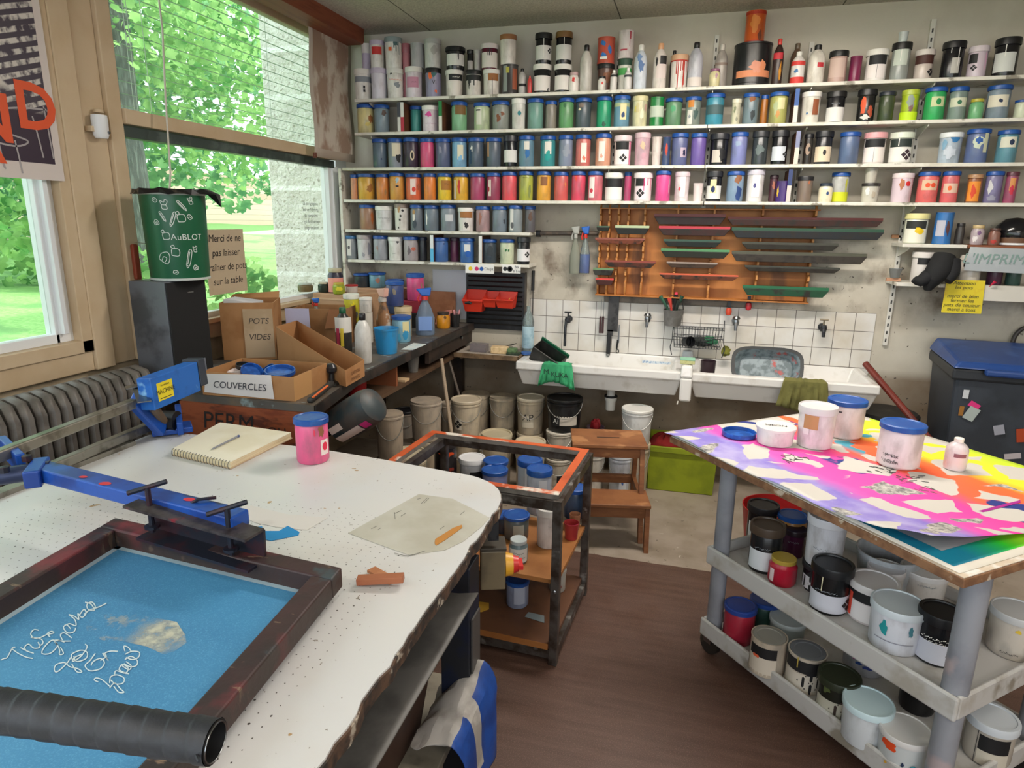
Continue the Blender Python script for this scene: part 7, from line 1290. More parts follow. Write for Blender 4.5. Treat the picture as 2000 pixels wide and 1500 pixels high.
# corner board items
solo('yellow_sponge', B().box(-.055, -.03, 0, .055, .03, .045), mat('d9bf94', .9, 0, 'c9ad80', 40, bump=.002, name='foam'), 'cream block sponge on the draining board', 'sponge', loc=(P(976, 680, 1, 4.0).x, 4.0, bz), rot=(0, 0, .1), bev=.006)
t = thing('sponge', 'green scouring sponges piled on the draining board edge', 'sponge', (P(1000, 684, 1, 3.99).x + .01, 3.99, bz)); make('lower_pad', B().box(-.04, -.035, 0, .045, .03, .016), mat('2c3a2c', .9, 0, '4a5a3c', 40, name='dirty_pad'), t, bev=.004); make('upper_pad', B().box(-.035, -.03, .016, .02, .03, .04), mat('5f7a52', .9, 0, '4a6444', 40, name='green_pad'), t, bev=.004)
solo('plastic_tub', B().open_box(.11, .07, .05, .002), mat('8a8286', .3, alpha=.5, name='cloudy_plastic'), 'clear shallow plastic box on the draining board', 'box', loc=(P(936, 680, 1, 4.02).x, 4.02, bz + .001))
solo('grey_blob', heap(B(), (0, 0, .018), .03, .02, .018, 9), mat('a89f94', .8, name='stone'), 'grey pumice lump behind the sponge', 'stone', loc=(P(1006, 668, 1, 4.1).x, 4.12, bz))
t = thing('glass_bottle', 'tall clear glass bottle with pale blue label beside the sink', 'bottle', (P(1031, 680, 1, 4.1).x, 4.1, bz)); make('bottle_body', B().lathe([(0, 0), (.036, 0), (.038, .01), (.038, .2), (.03, .235), (.013, .27), (.013, .30), (0, .30)], 24), glassy('c9d8d8', .25, k=.25), t); make('label', B().lathe([(.0385, .03), (.0388, .031), (.0388, .17), (.0385, .171)], 24), mat('a9c4cf', .5, 0, '8fb0be', 20, name='blue_label'), t)
solo('blue_disc', B().lathe([(0, 0), (.035, 0), (.035, .012), (0, .014)], 20), mat('3c62a4', .4, name='blue_plastic'), 'blue lid lying in front of the glass bottle', 'lid', loc=(P(1024, 684, 1, 3.98).x, 4.03, bz))
solo('paint_brush', B().tube([(-.05, 0, .006), (.05, .06, .03)], .003, 6), dsteel, 'thin dark rod lying on the draining board', 'rod', loc=(P(990, 660, 1, 4.15).x, 4.15, bz))
# ---------------------------------------------------------------- step stool
wm = mat('8f5c36', .55, 0, '7a4a2a', 8, .4, .65, st=(1, 1, 4), c3='a8744a', name='stained_pine')
t = thing('step_stool', 'brown wooden two-step stool standing on the pale floor', 'stool', (-.36, 3.36, 0), math.radians(12))
w, hh = .19, .5; make('top_step', B().box(-w - .005, -.12, hh - .02, w + .005, .15, hh), wm, t, bev=.004); make('grip_slot', B().box(-.06, .0, hh - .0, .06, .012, hh + .0006), mat('2a1a10', .8, name='slot'), t)
make('lower_step', B().box(-w - .01, -.30, .23, w + .01, -.10, .25), wm, t, bev=.004)
def leg(x, a_, c_): make('leg', B().hexa([(x - .012, a_[0] - .02, a_[1]), (x + .012, a_[0] - .02, a_[1]), (x + .012, a_[0] + .02, a_[1]), (x - .012, a_[0] + .02, a_[1]), (x - .012, c_[0] - .02, c_[1]), (x + .012, c_[0] - .02, c_[1]), (x + .012, c_[0] + .02, c_[1]), (x - .012, c_[0] + .02, c_[1])]), wm, t, bev=.002)
for s_ in (-1, 1): x_ = s_ * (w - .02); leg(x_, (-.2, 0), (-.08, hh - .02)); leg(x_, (.2, 0), (.12, hh - .02)); leg(s_ * (w - .005), (-.3, 0), (-.27, .23)); make('side_rail', B().box(x_ - .01, -.27, .19, x_ + .01, .16, .228), wm, t)
make('cross_rail', B().box(-w + .02, -.10, hh - .075, w - .02, -.085, hh - .02), wm, t); make('cross_rail', B().box(-w + .02, .16, .18, w - .02, .175, .23), wm, t); make('cross_rail', B().box(-w + .01, -.285, .175, w - .01, -.27, .23), wm, t)
# lime crate with red cloth
t = thing('plastic_crate', 'lime green plastic crate with a lid rim on the floor under the sink', 'crate', (.03, 4.08, .001), math.radians(1)); gm = mat('8f9c1c', .45, 0, '7c8a18', 7, .45, .65, name='lime_plastic'); ch = .29
make('crate', B().open_box(.39, .30, ch, .006, flare=.012), gm, t, bev=.004); make('rim', B().open_box(.43, .34, .028, .018, c=(0, 0, ch - .03)), gm, t, bev=.003) if 0 else None
b = B()
for x0, y0, x1, y1 in ((-.22, -.175, .22, -.16), (-.22, .16, .22, .175), (-.22, -.16, -.205, .16), (.205, -.16, .22, .16)): b.box(x0, y0, ch - .035, x1, y1, ch + .002)
make('rim', b, gm, t, bev=.003)
solo('red_cloth', heap(B(), (0, 0, 0), .1, .075, .11, 21, 18, 10), mat('8c1c1a', .9, 0, '6a1412', 10, name='red_cloth'), 'crumpled dark red cloth in the lime green crate', 'cloth', sub=2, loc=(-.07, 4.06, .225))
t = thing('small_basket', 'small mesh pot of pink and red tools on the floor by the wall', 'basket', (-.53, 4.14, .2)); make('mesh_cup', B().lathe([(0, 0), (.045, 0), (.06, .11), (.057, .11), (.043, .003), (0, .003)], 18), mat('8a6f86', .5, 0, 'c9b0b8', 60, name='speckled_mesh'), t); make('stand', B().box(-.05, -.05, -.199, .05, .05, 0), mat('a99c88', .7, name='box'), t)
make('red_tools', heap(B(), (0, 0, .12), .03, .02, .04, 31), mat('c8323c', .5, name='red_plastic'), t)
# ---------------------------------------------------------------- steel trolley in the middle
t = thing('steel_trolley', 'raw steel trolley frame with plywood shelves next to the printing table', 'trolley', (-.71, 2.4, 0), math.radians(-3.5)); sm = mat('6e6a66', .4, .75, '4a3f38', 14, .42, .62, c3='a8a6a2', name='raw_steel'); ply = mat('a8703c', .6, 0, '925a2a', 6, .4, .65, name='plywood')
w, d = .335, .255
for sx in (-1, 1):
    for sy in (-1, 1): make('post', B().box(sx * w - .016, sy * d - .016, .0, sx * w + .016, sy * d + .016, .665), sm, t, bev=.002)
for z_ in (.65, .05):
    make('crossbar', B().box(-w, -d - .013, z_ - .025, w, -d + .013, z_ + .012), sm, t); make('crossbar', B().box(-w, d - .013, z_ - .025, w, d + .013, z_ + .012), sm, t)
    for s_ in (-1, 1): make('crossbar', B().box(s_ * w - .013, -d, z_ - .025, s_ * w + .013, d, z_ + .012), sm, t)
make('shelf_board', B().box(-w + .0, -d + .02, .318, w + .0, d - .01, .336), ply, t, bev=.001); make('shelf_board', B().box(-w + .005, -d - .01, .064, w - .005, d - .005, .084), mat('6a4630', .55, 0, '53362a', 6, name='brown_ply'), t, bev=.001); make('board_edge', B().box(-w + .02, -d - .014, .062, w - .02, -d - .0105, .086), ply, t)
make('bolt', B().lathe([(0, 0), (.012, .001), (.01, .008), (0, .011)], 12), steel, t, loc=(.12, -d - .013, .648), rot=(math.pi / 2, 0, 0)); make('bolt', B().lathe([(0, 0), (.008, .001), (0, .007)], 10), steel, t, loc=(w, -d - .017, .31), rot=(math.pi / 2, 0, 0))
TR = Matrix.Translation((-.71, 2.4, 0)) @ Matrix.Rotation(math.radians(-3.5), 4, 'Z')
t2 = thing('orange_frame', 'orange painted wooden screen frame resting on top of the steel trolley', 'frame', (-.71, 2.4, .663), math.radians(-3.5)); orr = mat('c4582a', .5, 0, 'b04a22', 9, c3='d8d0c4', name='orange_paint'); gy = mat('7c7670', .6, 0, '5f5a54', 9, name='grey_wood')
for x0, y0, x1, y1 in ((-w - .06, -d, w, -d + .032), (-w - .06, d - .032, w, d), (w - .032, -d + .032, w, d - .032), (-w - .06, -d + .032, -w - .028, d - .032)): b = B(); b.box(x0, y0, .0, x1, y1, .018, 0).box(x0, y0, .0181, x1, y1, .02, 1); make('frame_rail', b, [gy, orr], t2)
tg_ = 'pots on the steel trolley'; Z1 = .337
potz(871, 962, Z1 - .0, 46, 870, 'C', '1a1516', '', 'b:.1,.85,2,.16,e0501c;b:0,.7,.5,.2,e0501c;b:.5,.45,.6,.15,8a3024;b:-.1,.15,.4,.2,e0501c;r:-.6,.3,.3,.3,b0aca6', 'black tin dripped with orange on the steel trolley', group=tg_, name='tin_can', dpos=1.2)
potz(922, 960, Z1, 54, 892, 'T', 'd2d4d8', 'e0e0e2', 's:0,.9,.4,.02,K;r:.4,.3,1.2,.5,K', 'white-lidded tub with marker scribble on the steel trolley', group=tg_, dpos=.8)
potz(907, 985, Z1, 56, 937, 'T', '1a1a1c', '2a2a2c', '', 'black-lidded tub nearest the table corner on the trolley', group=tg_)
potz(968, 965, Z1, 50, 897, 'J', '7c84a8', S, '', 'rear blue-lidded jar left of the trolley middle', group=tg_, dpos=.5)
potz(966, 978, Z1, 52, 915, 'J', '767ca4', S, '', 'front blue-lidded jar with violet body at the table corner', group=tg_)
potz(1033, 1000, Z1, 50, 895, 'J', 'a8aeb4', S, 'r:0,.5,.8,.7,d2d4d8', 'blue-lidded grey jar rear right in the trolley', group=tg_, dpos=.8)
potz(1052, 1010, Z1, 51, 913, 'J', 'b4bac6', S, 'r:.3,.5,.7,.6,d8dae0', 'blue-lidded pale jar front right in the trolley', group=tg_)
potz(1121, 1018, Z1, 46, 950, 'J', '34445c', S, '', 'dark blue jar by the right rear trolley post', group=tg_)
potz(1115, 1058, Z1, 30, 1020, 'U', '9c3030', '', 'r:0,.8,2.6,.4,e03c7a', 'small red and pink cup behind the trolley post', group=tg_)
potz(1122, 1040, Z1, 22, 1003, 'U', 'a06a4c', '', '', 'small brown cup behind the pink one', group=tg_, dpos=.6)
potz(1008, 1060, Z1, 52, 1003, 'J', '5f6664', S, 'r:.2,.45,.9,.5,a8aaa0', 'grey jar with blue lid and orange paper on the trolley shelf', group=tg_)
potz(1012, 1105, Z1, 40, 1052, 'G', '6a7c80', 'b8c0c0', 'r:0,.4,2.2,.6,d8d6d0;s:0,.5,1.2,.12,K;s:.2,.3,1,.12,K', 'small glass jar with handwritten label on the trolley shelf', group=tg_)
potz(1070, 1075, Z1, 50, 990, 'W', 'cfcac8', 'd8d4d0', 's:.2,.6,.5,.1,S', 'tall white pot half hidden by the trolley post', group=tg_)
potz(985, 1050, Z1, 40, 1003, 'J', '2c3440', S, '', 'dark jar left of the orange-papered lid', group=tg_, dpos=.5)
potz(1010, 1192, .085, 47, 1130, 'J', '8f98b4', S, 'r:.2,.55,1,.7,b0b6c8', 'violet-grey jar with blue lid on the lowest trolley shelf', group=tg_)
potz(1088, 1160, .085, 34, 1110, 'J', 'a8a49c', 'b0aca4', 'b:.3,.3,.6,.3,8a5a50', 'pale pot behind the front post on the lowest trolley shelf', group=tg_)
flat('blue_grey_tape', [(1025, 1205), (1032, 1196), (1063, 1203), (1063, 1217)], mat('8f9ca0', .5, name='tape'), 'strip of grey tape on the lowest trolley shelf', 'tape', z=.085); flat('yellow_paper', [(930, 1175), (955, 1178), (955, 1190), (940, 1196), (930, 1194)], mat('d8a83c', .6, name='paper'), 'yellow paper scrap on the lowest trolley shelf', 'paper', z=.085)
o_ = P(1006, 1003, 2, .545); solo('orange_paper', B().box(-.022, -.011, 0, .022, .011, .001), mat('e0a03c', .6, name='orange_paper'), 'orange paper scrap on a blue jar lid in the trolley', 'paper', loc=(o_.x, o_.y, P(1008, 1003, 2, .5).z * 0 + .555), rot=(0, 0, .2)) if 0 else None
t = thing('switch_box', 'beige electric box with yellow and red rotary switch under the table corner', 'switch', (P(962, 1080, 1, 1.62).x, 1.62, P(962, 1140, 1, 1.62).z), math.radians(20)); make('hanger', B().box(-.015, -.03, .15, .015, -.01, TZ - .034 - P(962, 1140, 1, 1.62).z), dsteel, t); make('housing', B().box(-.035, -.035, 0, .035, .035, .12), mat('6f634c', .5, 0, '5c5240', 8, name='beige_box'), t, bev=.004); make('top_cover', B().box(-.037, -.037, .12, .037, .037, .13), mat('3c362c', .5, name='dark'), t, bev=.002)
make('yellow_base', B().lathe([(0, 0), (.034, .0), (.03, .022), (0, .022)], 20), mat('d8a02c', .4, name='yellow_plastic'), t, loc=(.036, 0, .06), rot=(0, math.pi / 2, 0)); make('red_knob', B().lathe([(0, .02), (.026, .022), (.022, .038), (0, .038)], 20).box(-.006, -.024, .036, .006, .024, .05), mat('c42828', .35, name='red_plastic'), t, loc=(.036, 0, .06), rot=(0, math.pi / 2, 0))
q = P(1735, 812, 1, 4.02); solo('black_bin', B().lathe([(0, 0), (.14, 0), (.17, q.z - .02), (.175, q.z - .02), (.175, q.z), (.16, q.z + .012), (0, q.z + .02)], 28), mat('1c1b1b', .5, 0, '2c2a28', 9, name='black_plastic'), 'round black bin standing under the right end of the sink', 'bin', loc=(q.x, 4.08, .001))
# ---------------------------------------------------------------- right cart
cO = Vector((.165, 2.345, 0)); cu = Vector((.664, -.747, 0)).normalized(); cv = Vector((-cu.y, cu.x, 0)); cl, cw = .86, .5; ang = math.atan2(cu.y, cu.x)
def cp(u, v, z): p_ = cO + cu * u + cv * v; return Vector((p_.x, p_.y, z))
pl = mat('8d8f96', .4, 0, '7c7e86', 8, .45, .65, c3='a89a9c', name='grey_plastic'); pw = mat('bfbdba', .4, 0, 'a8a298', 9, .5, .66, c3='8f887c', name='white_plastic')
t = thing('utility_cart', 'three-tier white plastic utility cart carrying ink tubs and artwork', 'cart', cO, ang)
for zt, zb in ((.455, .385), (.155, .085)):
    b = B(); k = .022; o0 = [(-k, -k), (cl + k, -k), (cl + k, cw + k), (-k, cw + k)]
    b.box(0, 0, zb + .02, cl, cw, zb + .035)
    for x0, y0, x1, y1 in ((-k, -k, cl + k, -k + .014), (-k, cw + k - .014, cl + k, cw + k), (-k, -k + .014, -k + .014, cw + k - .014), (cl + k - .014, -k + .014, cl + k, cw + k - .014)): b.box(x0, y0, zb, x1, y1, zt)
    make('tray', b, pw, t, bev=.006)
for u, v, r_ in ((.01, .02, .026), (cl - .01, .02, .032), (cl - .01, cw - .02, .03), (.01, cw - .02, .026)):
    make('post', B().lathe([(0, .12), (r_, .12), (r_, .81), (0, .81)], 18, c=(u, v, 0), sx=1.25 if r_ < .027 else 1), pl, t)
    c_ = B(); c_.tube([(u - .01, v + .012, .045), (u - .01, v - .012, .045)], .044, 20); make('caster', c_, mat('26221e', .5, 0, '4a4238', 10, name='rubber'), t); make('fork', B().box(u - .03, v - .02, .05, u + .01, v - .014, .1).box(u - .03, v + .014, .05, u + .01, v + .02, .1).box(u - .03, v - .02, .095, u + .02, v + .02, .12), steel, t)
bO = Vector((-.03, 2.41, 0)); bu = Vector((.68, -.854, 0)).normalized(); bv = Vector((-bu.y, bu.x, 0)); bl_, bw2 = 1.09, .86
def bp(u, v, z): p_ = bO + bu * u + bv * v; return (p_.x, p_.y, z)
t = thing('drawing_board', 'large brown fibreboard lying on top of the utility cart', 'board', (0, 0, 0)); make('board', B().hexa([bp(0, 0, .822), bp(bl_, 0, .822), bp(bl_, bw2, .822), bp(0, bw2, .822), bp(0, 0, .845), bp(bl_, 0, .845), bp(bl_, bw2, .845), bp(0, bw2, .845)]), mat('8a6446', .75, 0, '6f4c34', 30, .4, .6, c3='b8a894', name='fibreboard'), t, bev=.002)
make('white_face', B().hexa([bp(.004, .004, .8452), bp(bl_ - .004, .004, .8452), bp(bl_ - .004, bw2, .8452), bp(.004, bw2, .8452), bp(.004, .004, .847), bp(bl_ - .004, .004, .847), bp(bl_ - .004, bw2, .847), bp(.004, bw2, .847)]), mat('c9b9a4', .6, 0, 'e0dcd4', 20, name='worn_laminate'), t)
def m_art(cells=True):
    n = NT('printed_cells'); z = n.sep(n.tc()); s_ = n.ma('ADD', n.ma('MULTIPLY', n.ma('SUBTRACT', z[0], bO.x), bv.x), n.ma('MULTIPLY', n.ma('SUBTRACT', z[1], bO.y), bv.y)); u_ = n.ma('ADD', n.ma('MULTIPLY', n.ma('SUBTRACT', z[0], bO.x), bu.x), n.ma('MULTIPLY', n.ma('SUBTRACT', z[1], bO.y), bu.y))
    s2 = n.ma('ADD', s_, n.ma('MULTIPLY', n.ma('SUBTRACT', n.noise(4, 5), .5), .14)); r = n.n('ShaderNodeValToRGB'); e = r.color_ramp.elements; e[0].position = 0; e[0].color = (*rgb('8a7cc9'), 1); e[1].position = .14; e[1].color = (*rgb('8270c8'), 1)
    for p_, c_ in ((.22, 'e84cae'), (.44, 'f63c9e'), (.54, 'f8623c'), (.72, 'f66a30'), (.8, 'e8e02c'), (1, 'cdea30')): x = e.new(p_); x.color = (*rgb(c_), 1)
    n.put(r.inputs[0], n.ma('MULTIPLY', s2, 1 / .86)); c = r.outputs[0]
    wash = n.ma('MULTIPLY', n.step(s2, .16, .1), n.step(n.noise(9, 6), .4, .7, 0, .5)); c = n.mix(wash, c, 'cfc8e2')
    v = n.n('ShaderNodeTexVoronoi', feature='DISTANCE_TO_EDGE'); v.inputs['Scale'].default_value = 5.6; v.inputs['Randomness'].default_value = .85; mp = n.n('ShaderNodeMapping'); mp.inputs['Scale'].default_value = (1, 1.25, 0); ad = n.n('ShaderNodeVectorMath', operation='ADD'); nz = n.n('ShaderNodeTexNoise'); nz.inputs['Scale'].default_value = 8; n.put(nz.inputs['Vector'], n.tc()); sc = n.n('ShaderNodeVectorMath', operation='SCALE'); sc.inputs['Scale'].default_value = .11; n.put(sc.inputs[0], nz.outputs[1]); n.put(ad.inputs[0], n.tc()); n.put(ad.inputs[1], sc.outputs[0]); n.put(mp.inputs[0], ad.outputs[0]); n.put(v.inputs['Vector'], mp.outputs[0])
    cell = n.step(v.outputs[0], .12, .135); vc = n.n('ShaderNodeTexVoronoi'); vc.inputs['Scale'].default_value = 5.6; vc.inputs['Randomness'].default_value = .85; n.put(vc.inputs['Vector'], mp.outputs[0]); h_ = n.sep(vc.outputs['Color'])
    white_ = n.mix(n.ma('MULTIPLY', n.ma('GREATER_THAN', h_[0], .86), n.step(n.noise(50, 6, rough=.7), .4, .6)), 'c9c4bc', '6a686a'); c = n.mix(n.ma('MULTIPLY', n.ma('MULTIPLY', n.step(s_, .3, .32), n.step(s_, .56, .54)), n.step(n.noise(3.3, 4), .57, .59)), c, '1d2f80'); c = n.mix(n.ma('MULTIPLY', n.step(s_, .46, .5), n.step(n.noise(4.1, 4, stretch=(1, 1, 3)), .6, .62)), c, '3f9ab0')
    c = n.mix(cell, c, white_); n.col(c).set(.6); return n.m
def sheetf(u0, u1, v0, v1, z, curl=0, rag_=0):
    def f(a, c_):
        u = u0 + (u1 - u0) * a; v = v0 + (v1 - v0) * c_; k = max(0, (a - .55) / .45); l = max(0, 1 - c_ * 2.2); w_ = curl * (k ** 2) * (l * .9 + .1) ; wob = .012 * curl / .05 * math.sin(u * 14) * max(0, 1 - c_ * 7) if curl else 0
        return bp(u - .03 * w_ / .05, v + rag_ * math.sin(u * 9) * (1 - c_), z + w_ + max(0, wob))
    return f
t = thing('teal_print', 'teal to green gradient print on the board under the cell artwork', 'print', (0, 0, 0))
def m_teal():
    n = NT('gradient_print'); z = n.sep(n.tc()); s_ = n.ma('ADD', n.ma('MULTIPLY', n.ma('SUBTRACT', z[0], bO.x), bv.x), n.ma('MULTIPLY', n.ma('SUBTRACT', z[1], bO.y), bv.y)); r = n.n('ShaderNodeValToRGB'); e = r.color_ramp.elements; e[0].position = .02; e[0].color = (*rgb('1488a4'), 1); e[1].position = .12; e[1].color = (*rgb('1488a0'), 1)
    for p_, c_ in ((.2, '14b07a'), (.26, '2cd02c'), (.34, '9ae01c'), (.5, '9a9a3c'), (1, '7a8a3c')): x = e.new(p_); x.color = (*rgb(c_), 1)
    n.put(r.inputs[0], s_); n.col(r.outputs[0]).set(.5); return n.m
make('sheet', B().grid(sheetf(.02, 1.07, .012, .84, .8482), 20, 16), mat('dfd8ca', .6, name='cream_paper'), t, sol=.0008); make('print', B().grid(sheetf(.045, 1.045, .03, .82, .8492), 20, 16), m_teal(), t); make('grey_panel', B().grid(sheetf(.35, .985, .075, .8, .8500), 10, 10), mat('a9aaa8', .6, name='grey_print'), t)
solo('blue_sheet', B().grid(sheetf(.006, .62, .006, .5, .8515), 14, 8), mat('7f9fb4', .6, name='blue_paper'), 'pale blue sheet edge between the papers on the board', 'sheet', sol=.0008); solo('white_sheet', B().grid(sheetf(-.002, .7, .001, .5, .8535), 14, 8), mat('dfe0e0', .6, name='white_paper'), 'white sheet directly under the cell artwork', 'sheet', sol=.0008)
t = thing('cell_artwork', 'large neon print of white cells on purple, pink and orange on the cart board', 'print', (0, 0, 0)); make('sheet', B().grid(sheetf(-.022, 1.035, -.012, .89, .8565, .05), 40, 30), m_art(), t, sol=.0006)
b = B(); rda = random.Random(8)
for (px, py) in ((1550, 893), (1775, 935), (1800, 958), (1715, 915)):
    for k in range(16): x0, y0 = px + rda.uniform(-26, 26), py + rda.uniform(-9, 9); strokes(b, [[(x0, y0), (x0 + rda.uniform(6, 16), y0 + rda.uniform(-1, 5))]], 1.1, lambda x, y: tuple(P(x, y, 2, .8579)))
make('graphite_strokes', b, mat('4a4a4c', .6, name='graphite'), t)
b = B(); strokes(b, [[(1722, 1066), (1790, 1035), (1880, 1006), (1990, 978)]] if 0 else [[(1905, 1002), (1950, 990), (1993, 979)]], 5, lambda x, y: tuple(P(x, y, 2, .8605))); make('violet_line', b, mat('a81c8c', .5, name='violet_ink'), t)
AZ = .8578; og = 'pots on the printed artwork'
loose_lid(Vector((P(1444, 856, 2, AZ).x, P(1444, 856, 2, AZ).y + .03, AZ + .002)), 32 * dep(P(1444, 850, 2, AZ)) / FPX, (0, 0, 0), 'upturned blue lid lying on the cell artwork', group=og)
potz(1511, 876, AZ, 76, 830, 'W', 'e2dfdc', 'e2dfda', '', 'squat white tub with marker on its lid on the artwork', group=og)
sq9 = [o for o in bpy.data.objects if o.get('label') == 'squat white tub with marker on its lid on the artwork'][0]; lz = max(v.co.z for v in [c for c in sq9.children if c.name.startswith('lid')][0].data.vertices)
b = B(); text_on(b, 'NEON', .026, (0, 0, lz - .001), (1, .1, 0), (-.1, 1, 0)); make('marker_lettering', b, mat('1c1c1e', .6, name='marker'), sq9)
potz(1588, 880, AZ, 73, 790, 'W', 'dcd8d8', 'd6d2d2', 'r:-.3,.66,.8,.34,b98a5a;r:-.5,.42,.35,.14,e6e2e0', 'tall white pot with brown label patch on the artwork', group=og)
potz(1645, 862, AZ, 72, 777, 'J', 'e0d4d2', S, 'r:-.4,.72,.4,.04,4a4a4c', 'tall white pot with blue lid at the back of the artwork', group=og, dpos=.2)
potz(1750, 919, AZ, 82, 823, 'J', 'd8cccc', S, 's:-.4,.3,.7,.1,K;s:-.4,.18,.8,.08,K;b:-.5,.9,.6,.1,f0f0f0;t:-.3,.3,1,.09,K,Pr lux;t:-.3,.16,1,.09,K,inkzen', 'grimy white pot with blue lid and handwriting on the artwork', group=og)
potz(1862, 921, AZ, 42, 853, 'B', 'dcd0d2', 'W', 'r:.35,.5,1.1,.12,8a5a64', 'small white bottle with white cap on the right of the artwork', group=og)
cg = 'ink tubs on the utility cart'; MZ, QZ = .421, .121
for a in [(1483, 1063, MZ, 60, 982, 'T', '1c1a1c', '221e20', 'r:-.3,.3,1.4,.5,d2d2d0;f:.3,.4,.3,.3,K', 'dark-lidded tub at the back left of the middle tray'),
 (1489, 1124, MZ, 66, 1020, 'T', '1a1a1c', '4a3c30', 'r:0,.28,2.4,.42,d6d8dc;s:-.2,.55,1,.05,S;f:.75,.3,.3,.3,K', 'black tub with brown-smeared lid at the front left of the middle tray'),
 (1540, 1078, MZ, 56, 1002, 'J', 'b8803c', '2458a8', '', 'ochre pot with blue lid in the middle tray'),
 (1546, 1092, MZ, 44, 1030, 'T', '4a1c38', '2c1c24', 's:0,.6,1,.06,S', 'dark purple tub half hidden in the middle tray'),
 (1524, 1150, MZ, 57, 1086, 'G', 'b01830', 'b0943c', 'r:-.7,.4,.4,.5,e0c8c8', 'red glass jar with gold lid in the middle tray'),
 (1597, 1163, MZ, 72, 1096, 'T', '1a1a1e', '26262a', 'r:0,.3,2.4,.5,d6d4d8;f:-.5,.3,.5,.5,K', 'black-banded tub under the big white pot in the middle tray'),
 (1613, 1205, MZ, 78, 1095, 'T', '141517', '16171a', 'r:0,.25,2.5,.38,ccccd6;s:-.2,.5,1.2,.04,S;r:-.4,.7,.05,.4,C;f:.9,.25,.25,.25,K', 'glossy black tub with white label in front of the middle tray'),
 (1694, 1227, MZ, 92, 1128, 'T', 'd6cccc', 'd8d4d4', 'r:0,.68,2.4,.26,K;r:0,.3,2.4,.46,e6e0e0;r:-.85,.4,.25,.6,e8503c;f:.6,.3,.35,.35,K', 'white tub with black band and orange streak in the middle tray'),
 (1718, 1190, MZ, 68, 1103, 'W', 'd2ced0', 'd6d2d4', '', 'white-lidded pot behind the orange-streaked tub'),
 (1793, 1190, MZ, 86, 1106, 'W', 'dad4ce', 'dcd8d6', 's:.2,.7,.8,.05,S', 'white pot with speckled lid at the back of the middle tray'),
 (1739, 1283, MZ, 102, 1170, 'W', 'd6d8e0', 'c9d2d8', 'b:-.4,.55,.45,.42,1c8f94;b:.55,.6,.2,.3,3f7a88;r:0,.3,1.5,.015,8a8a9a', 'white pot with teal blot shape in front of the middle tray'),
 (1819, 1312, MZ, 84, 1184, 'T', '16171a', '18191c', 'r:0,.26,2.6,.42,c9cad6;s:-.1,.55,1.4,.05,W;s:-.1,.48,1,.04,W;f:.8,.26,.3,.3,K', 'tall black tub with white lettering beside the front post', None, None, None, .35),
 (1965, 1298, MZ, 92, 1182, 'W', 'c9c0b4', 'b8b8b8', 'b:.2,.7,.3,.12,d8b83a;s:0,.15,.7,.05,K;b:.6,.4,.2,.1,4a3a44', 'white tub with yellow dot right of the front post', None, None, None, .3),
 (1438, 1265, QZ, 62, 1178, 'J', 'a02438', '24408c', '', 'dark red jar with blue lid at the left of the bottom tray'),
 (1487, 1240, QZ, 58, 1167, 'J', '2c4c44', '24448c', '', 'dark green jar with blue lid behind the red jar'),
 (1531, 1275, QZ, 70, 1203, 'W', '9aa4a4', 'b4bcbc', '', 'paint-crusted grey-white pot in the bottom tray'),
 (1493, 1325, QZ, 68, 1238, 'C', 'b8aa98', '8f8c84', 'r:-.3,.7,1.7,.3,141416;r:-.3,.3,1.7,.5,cfc4b4;r:-.6,.55,.4,.08,d8603c', 'metal tin with black and cream label in the bottom tray'),
 (1566, 1356, QZ, 72, 1266, 'C', 'c4b8a8', '6a6c70', 'r:0,.75,2.6,.34,1a1a1c;r:0,.3,2.6,.5,cfc6b8;f:.35,.35,.45,.4,K;r:-.4,.85,.06,.3,b8a04a', 'dark-lidded metal tin with diamonds in the bottom tray'),
 (1626, 1412, QZ, 80, 1312, 'T', '1e211a', '2a3022', 'r:0,.28,2.4,.44,b8b4a4;f:.4,.3,.45,.4,3a2c26;b:-.5,.8,.5,.4,4f5a30', 'olive-smeared black tub in the bottom tray'),
 (1680, 1470, QZ, 94, 1362, 'W', 'cfd4d8', 'c4dae0', '', 'frosted white pot with inked lid in the bottom tray'),
 (1682, 1325, QZ, 84, 1258, 'W', 'b8b8bc', 'b8c4cc', 'b:-.5,.8,.4,.3,c04a94;b:.2,.5,.7,.2,3a4a94;b:-.2,.6,.4,.2,2c4c8c', 'pot splattered with pink and blue at the back of the bottom tray'),
 (1752, 1518, QZ, 96, 1415, 'W', 'c8cccc', 'cfccca', 'b:-.5,.72,.9,.34,dc4a1c;b:.1,.35,.15,.15,1c2c4c;b:.5,.35,.3,.1,3f8a9a;b:-.5,.2,.2,.1,d8a83a', 'speckled white pot with orange patch in the bottom tray'),
 (1785, 1400, QZ, 70, 1300, 'T', '161618', '18181a', '', 'black tub in the shadows of the bottom tray'),
 (1918, 1500, QZ, 90, 1388, 'T', 'b8b0a4', 'c4cad0', 'r:.3,.55,1.3,.36,141416;r:.3,.2,1.3,.34,c4bcac;r:-.4,.4,.03,.8,3a3a3a', 'lidded pot with black label right of the front post, bottom tray')]:
    l9 = list(a[:10]); potz(*l9, group=cg, dpos=a[13] if len(a) > 13 else 0)
x_ = P(1597, 1163, 2, MZ); zt_ = zat(1597, 1096, x_.x, x_.y + .05); hd = Vector((x_.x, x_.y, 0)).normalized(); c_ = x_ + hd * .06; zt_ = zat(1597, 1096, c_.x, c_.y); jar('W', .064, max(.05, zat(1597, 1002, c_.x, c_.y) - zt_), 'd4d4da', 'dadade', 's:0,.4,1.2,.05,S', 'big white pot stacked in the middle tray under the board', 'pot', (c_.x, c_.y, zt_ + .002), face(c_.x, c_.y), cg)
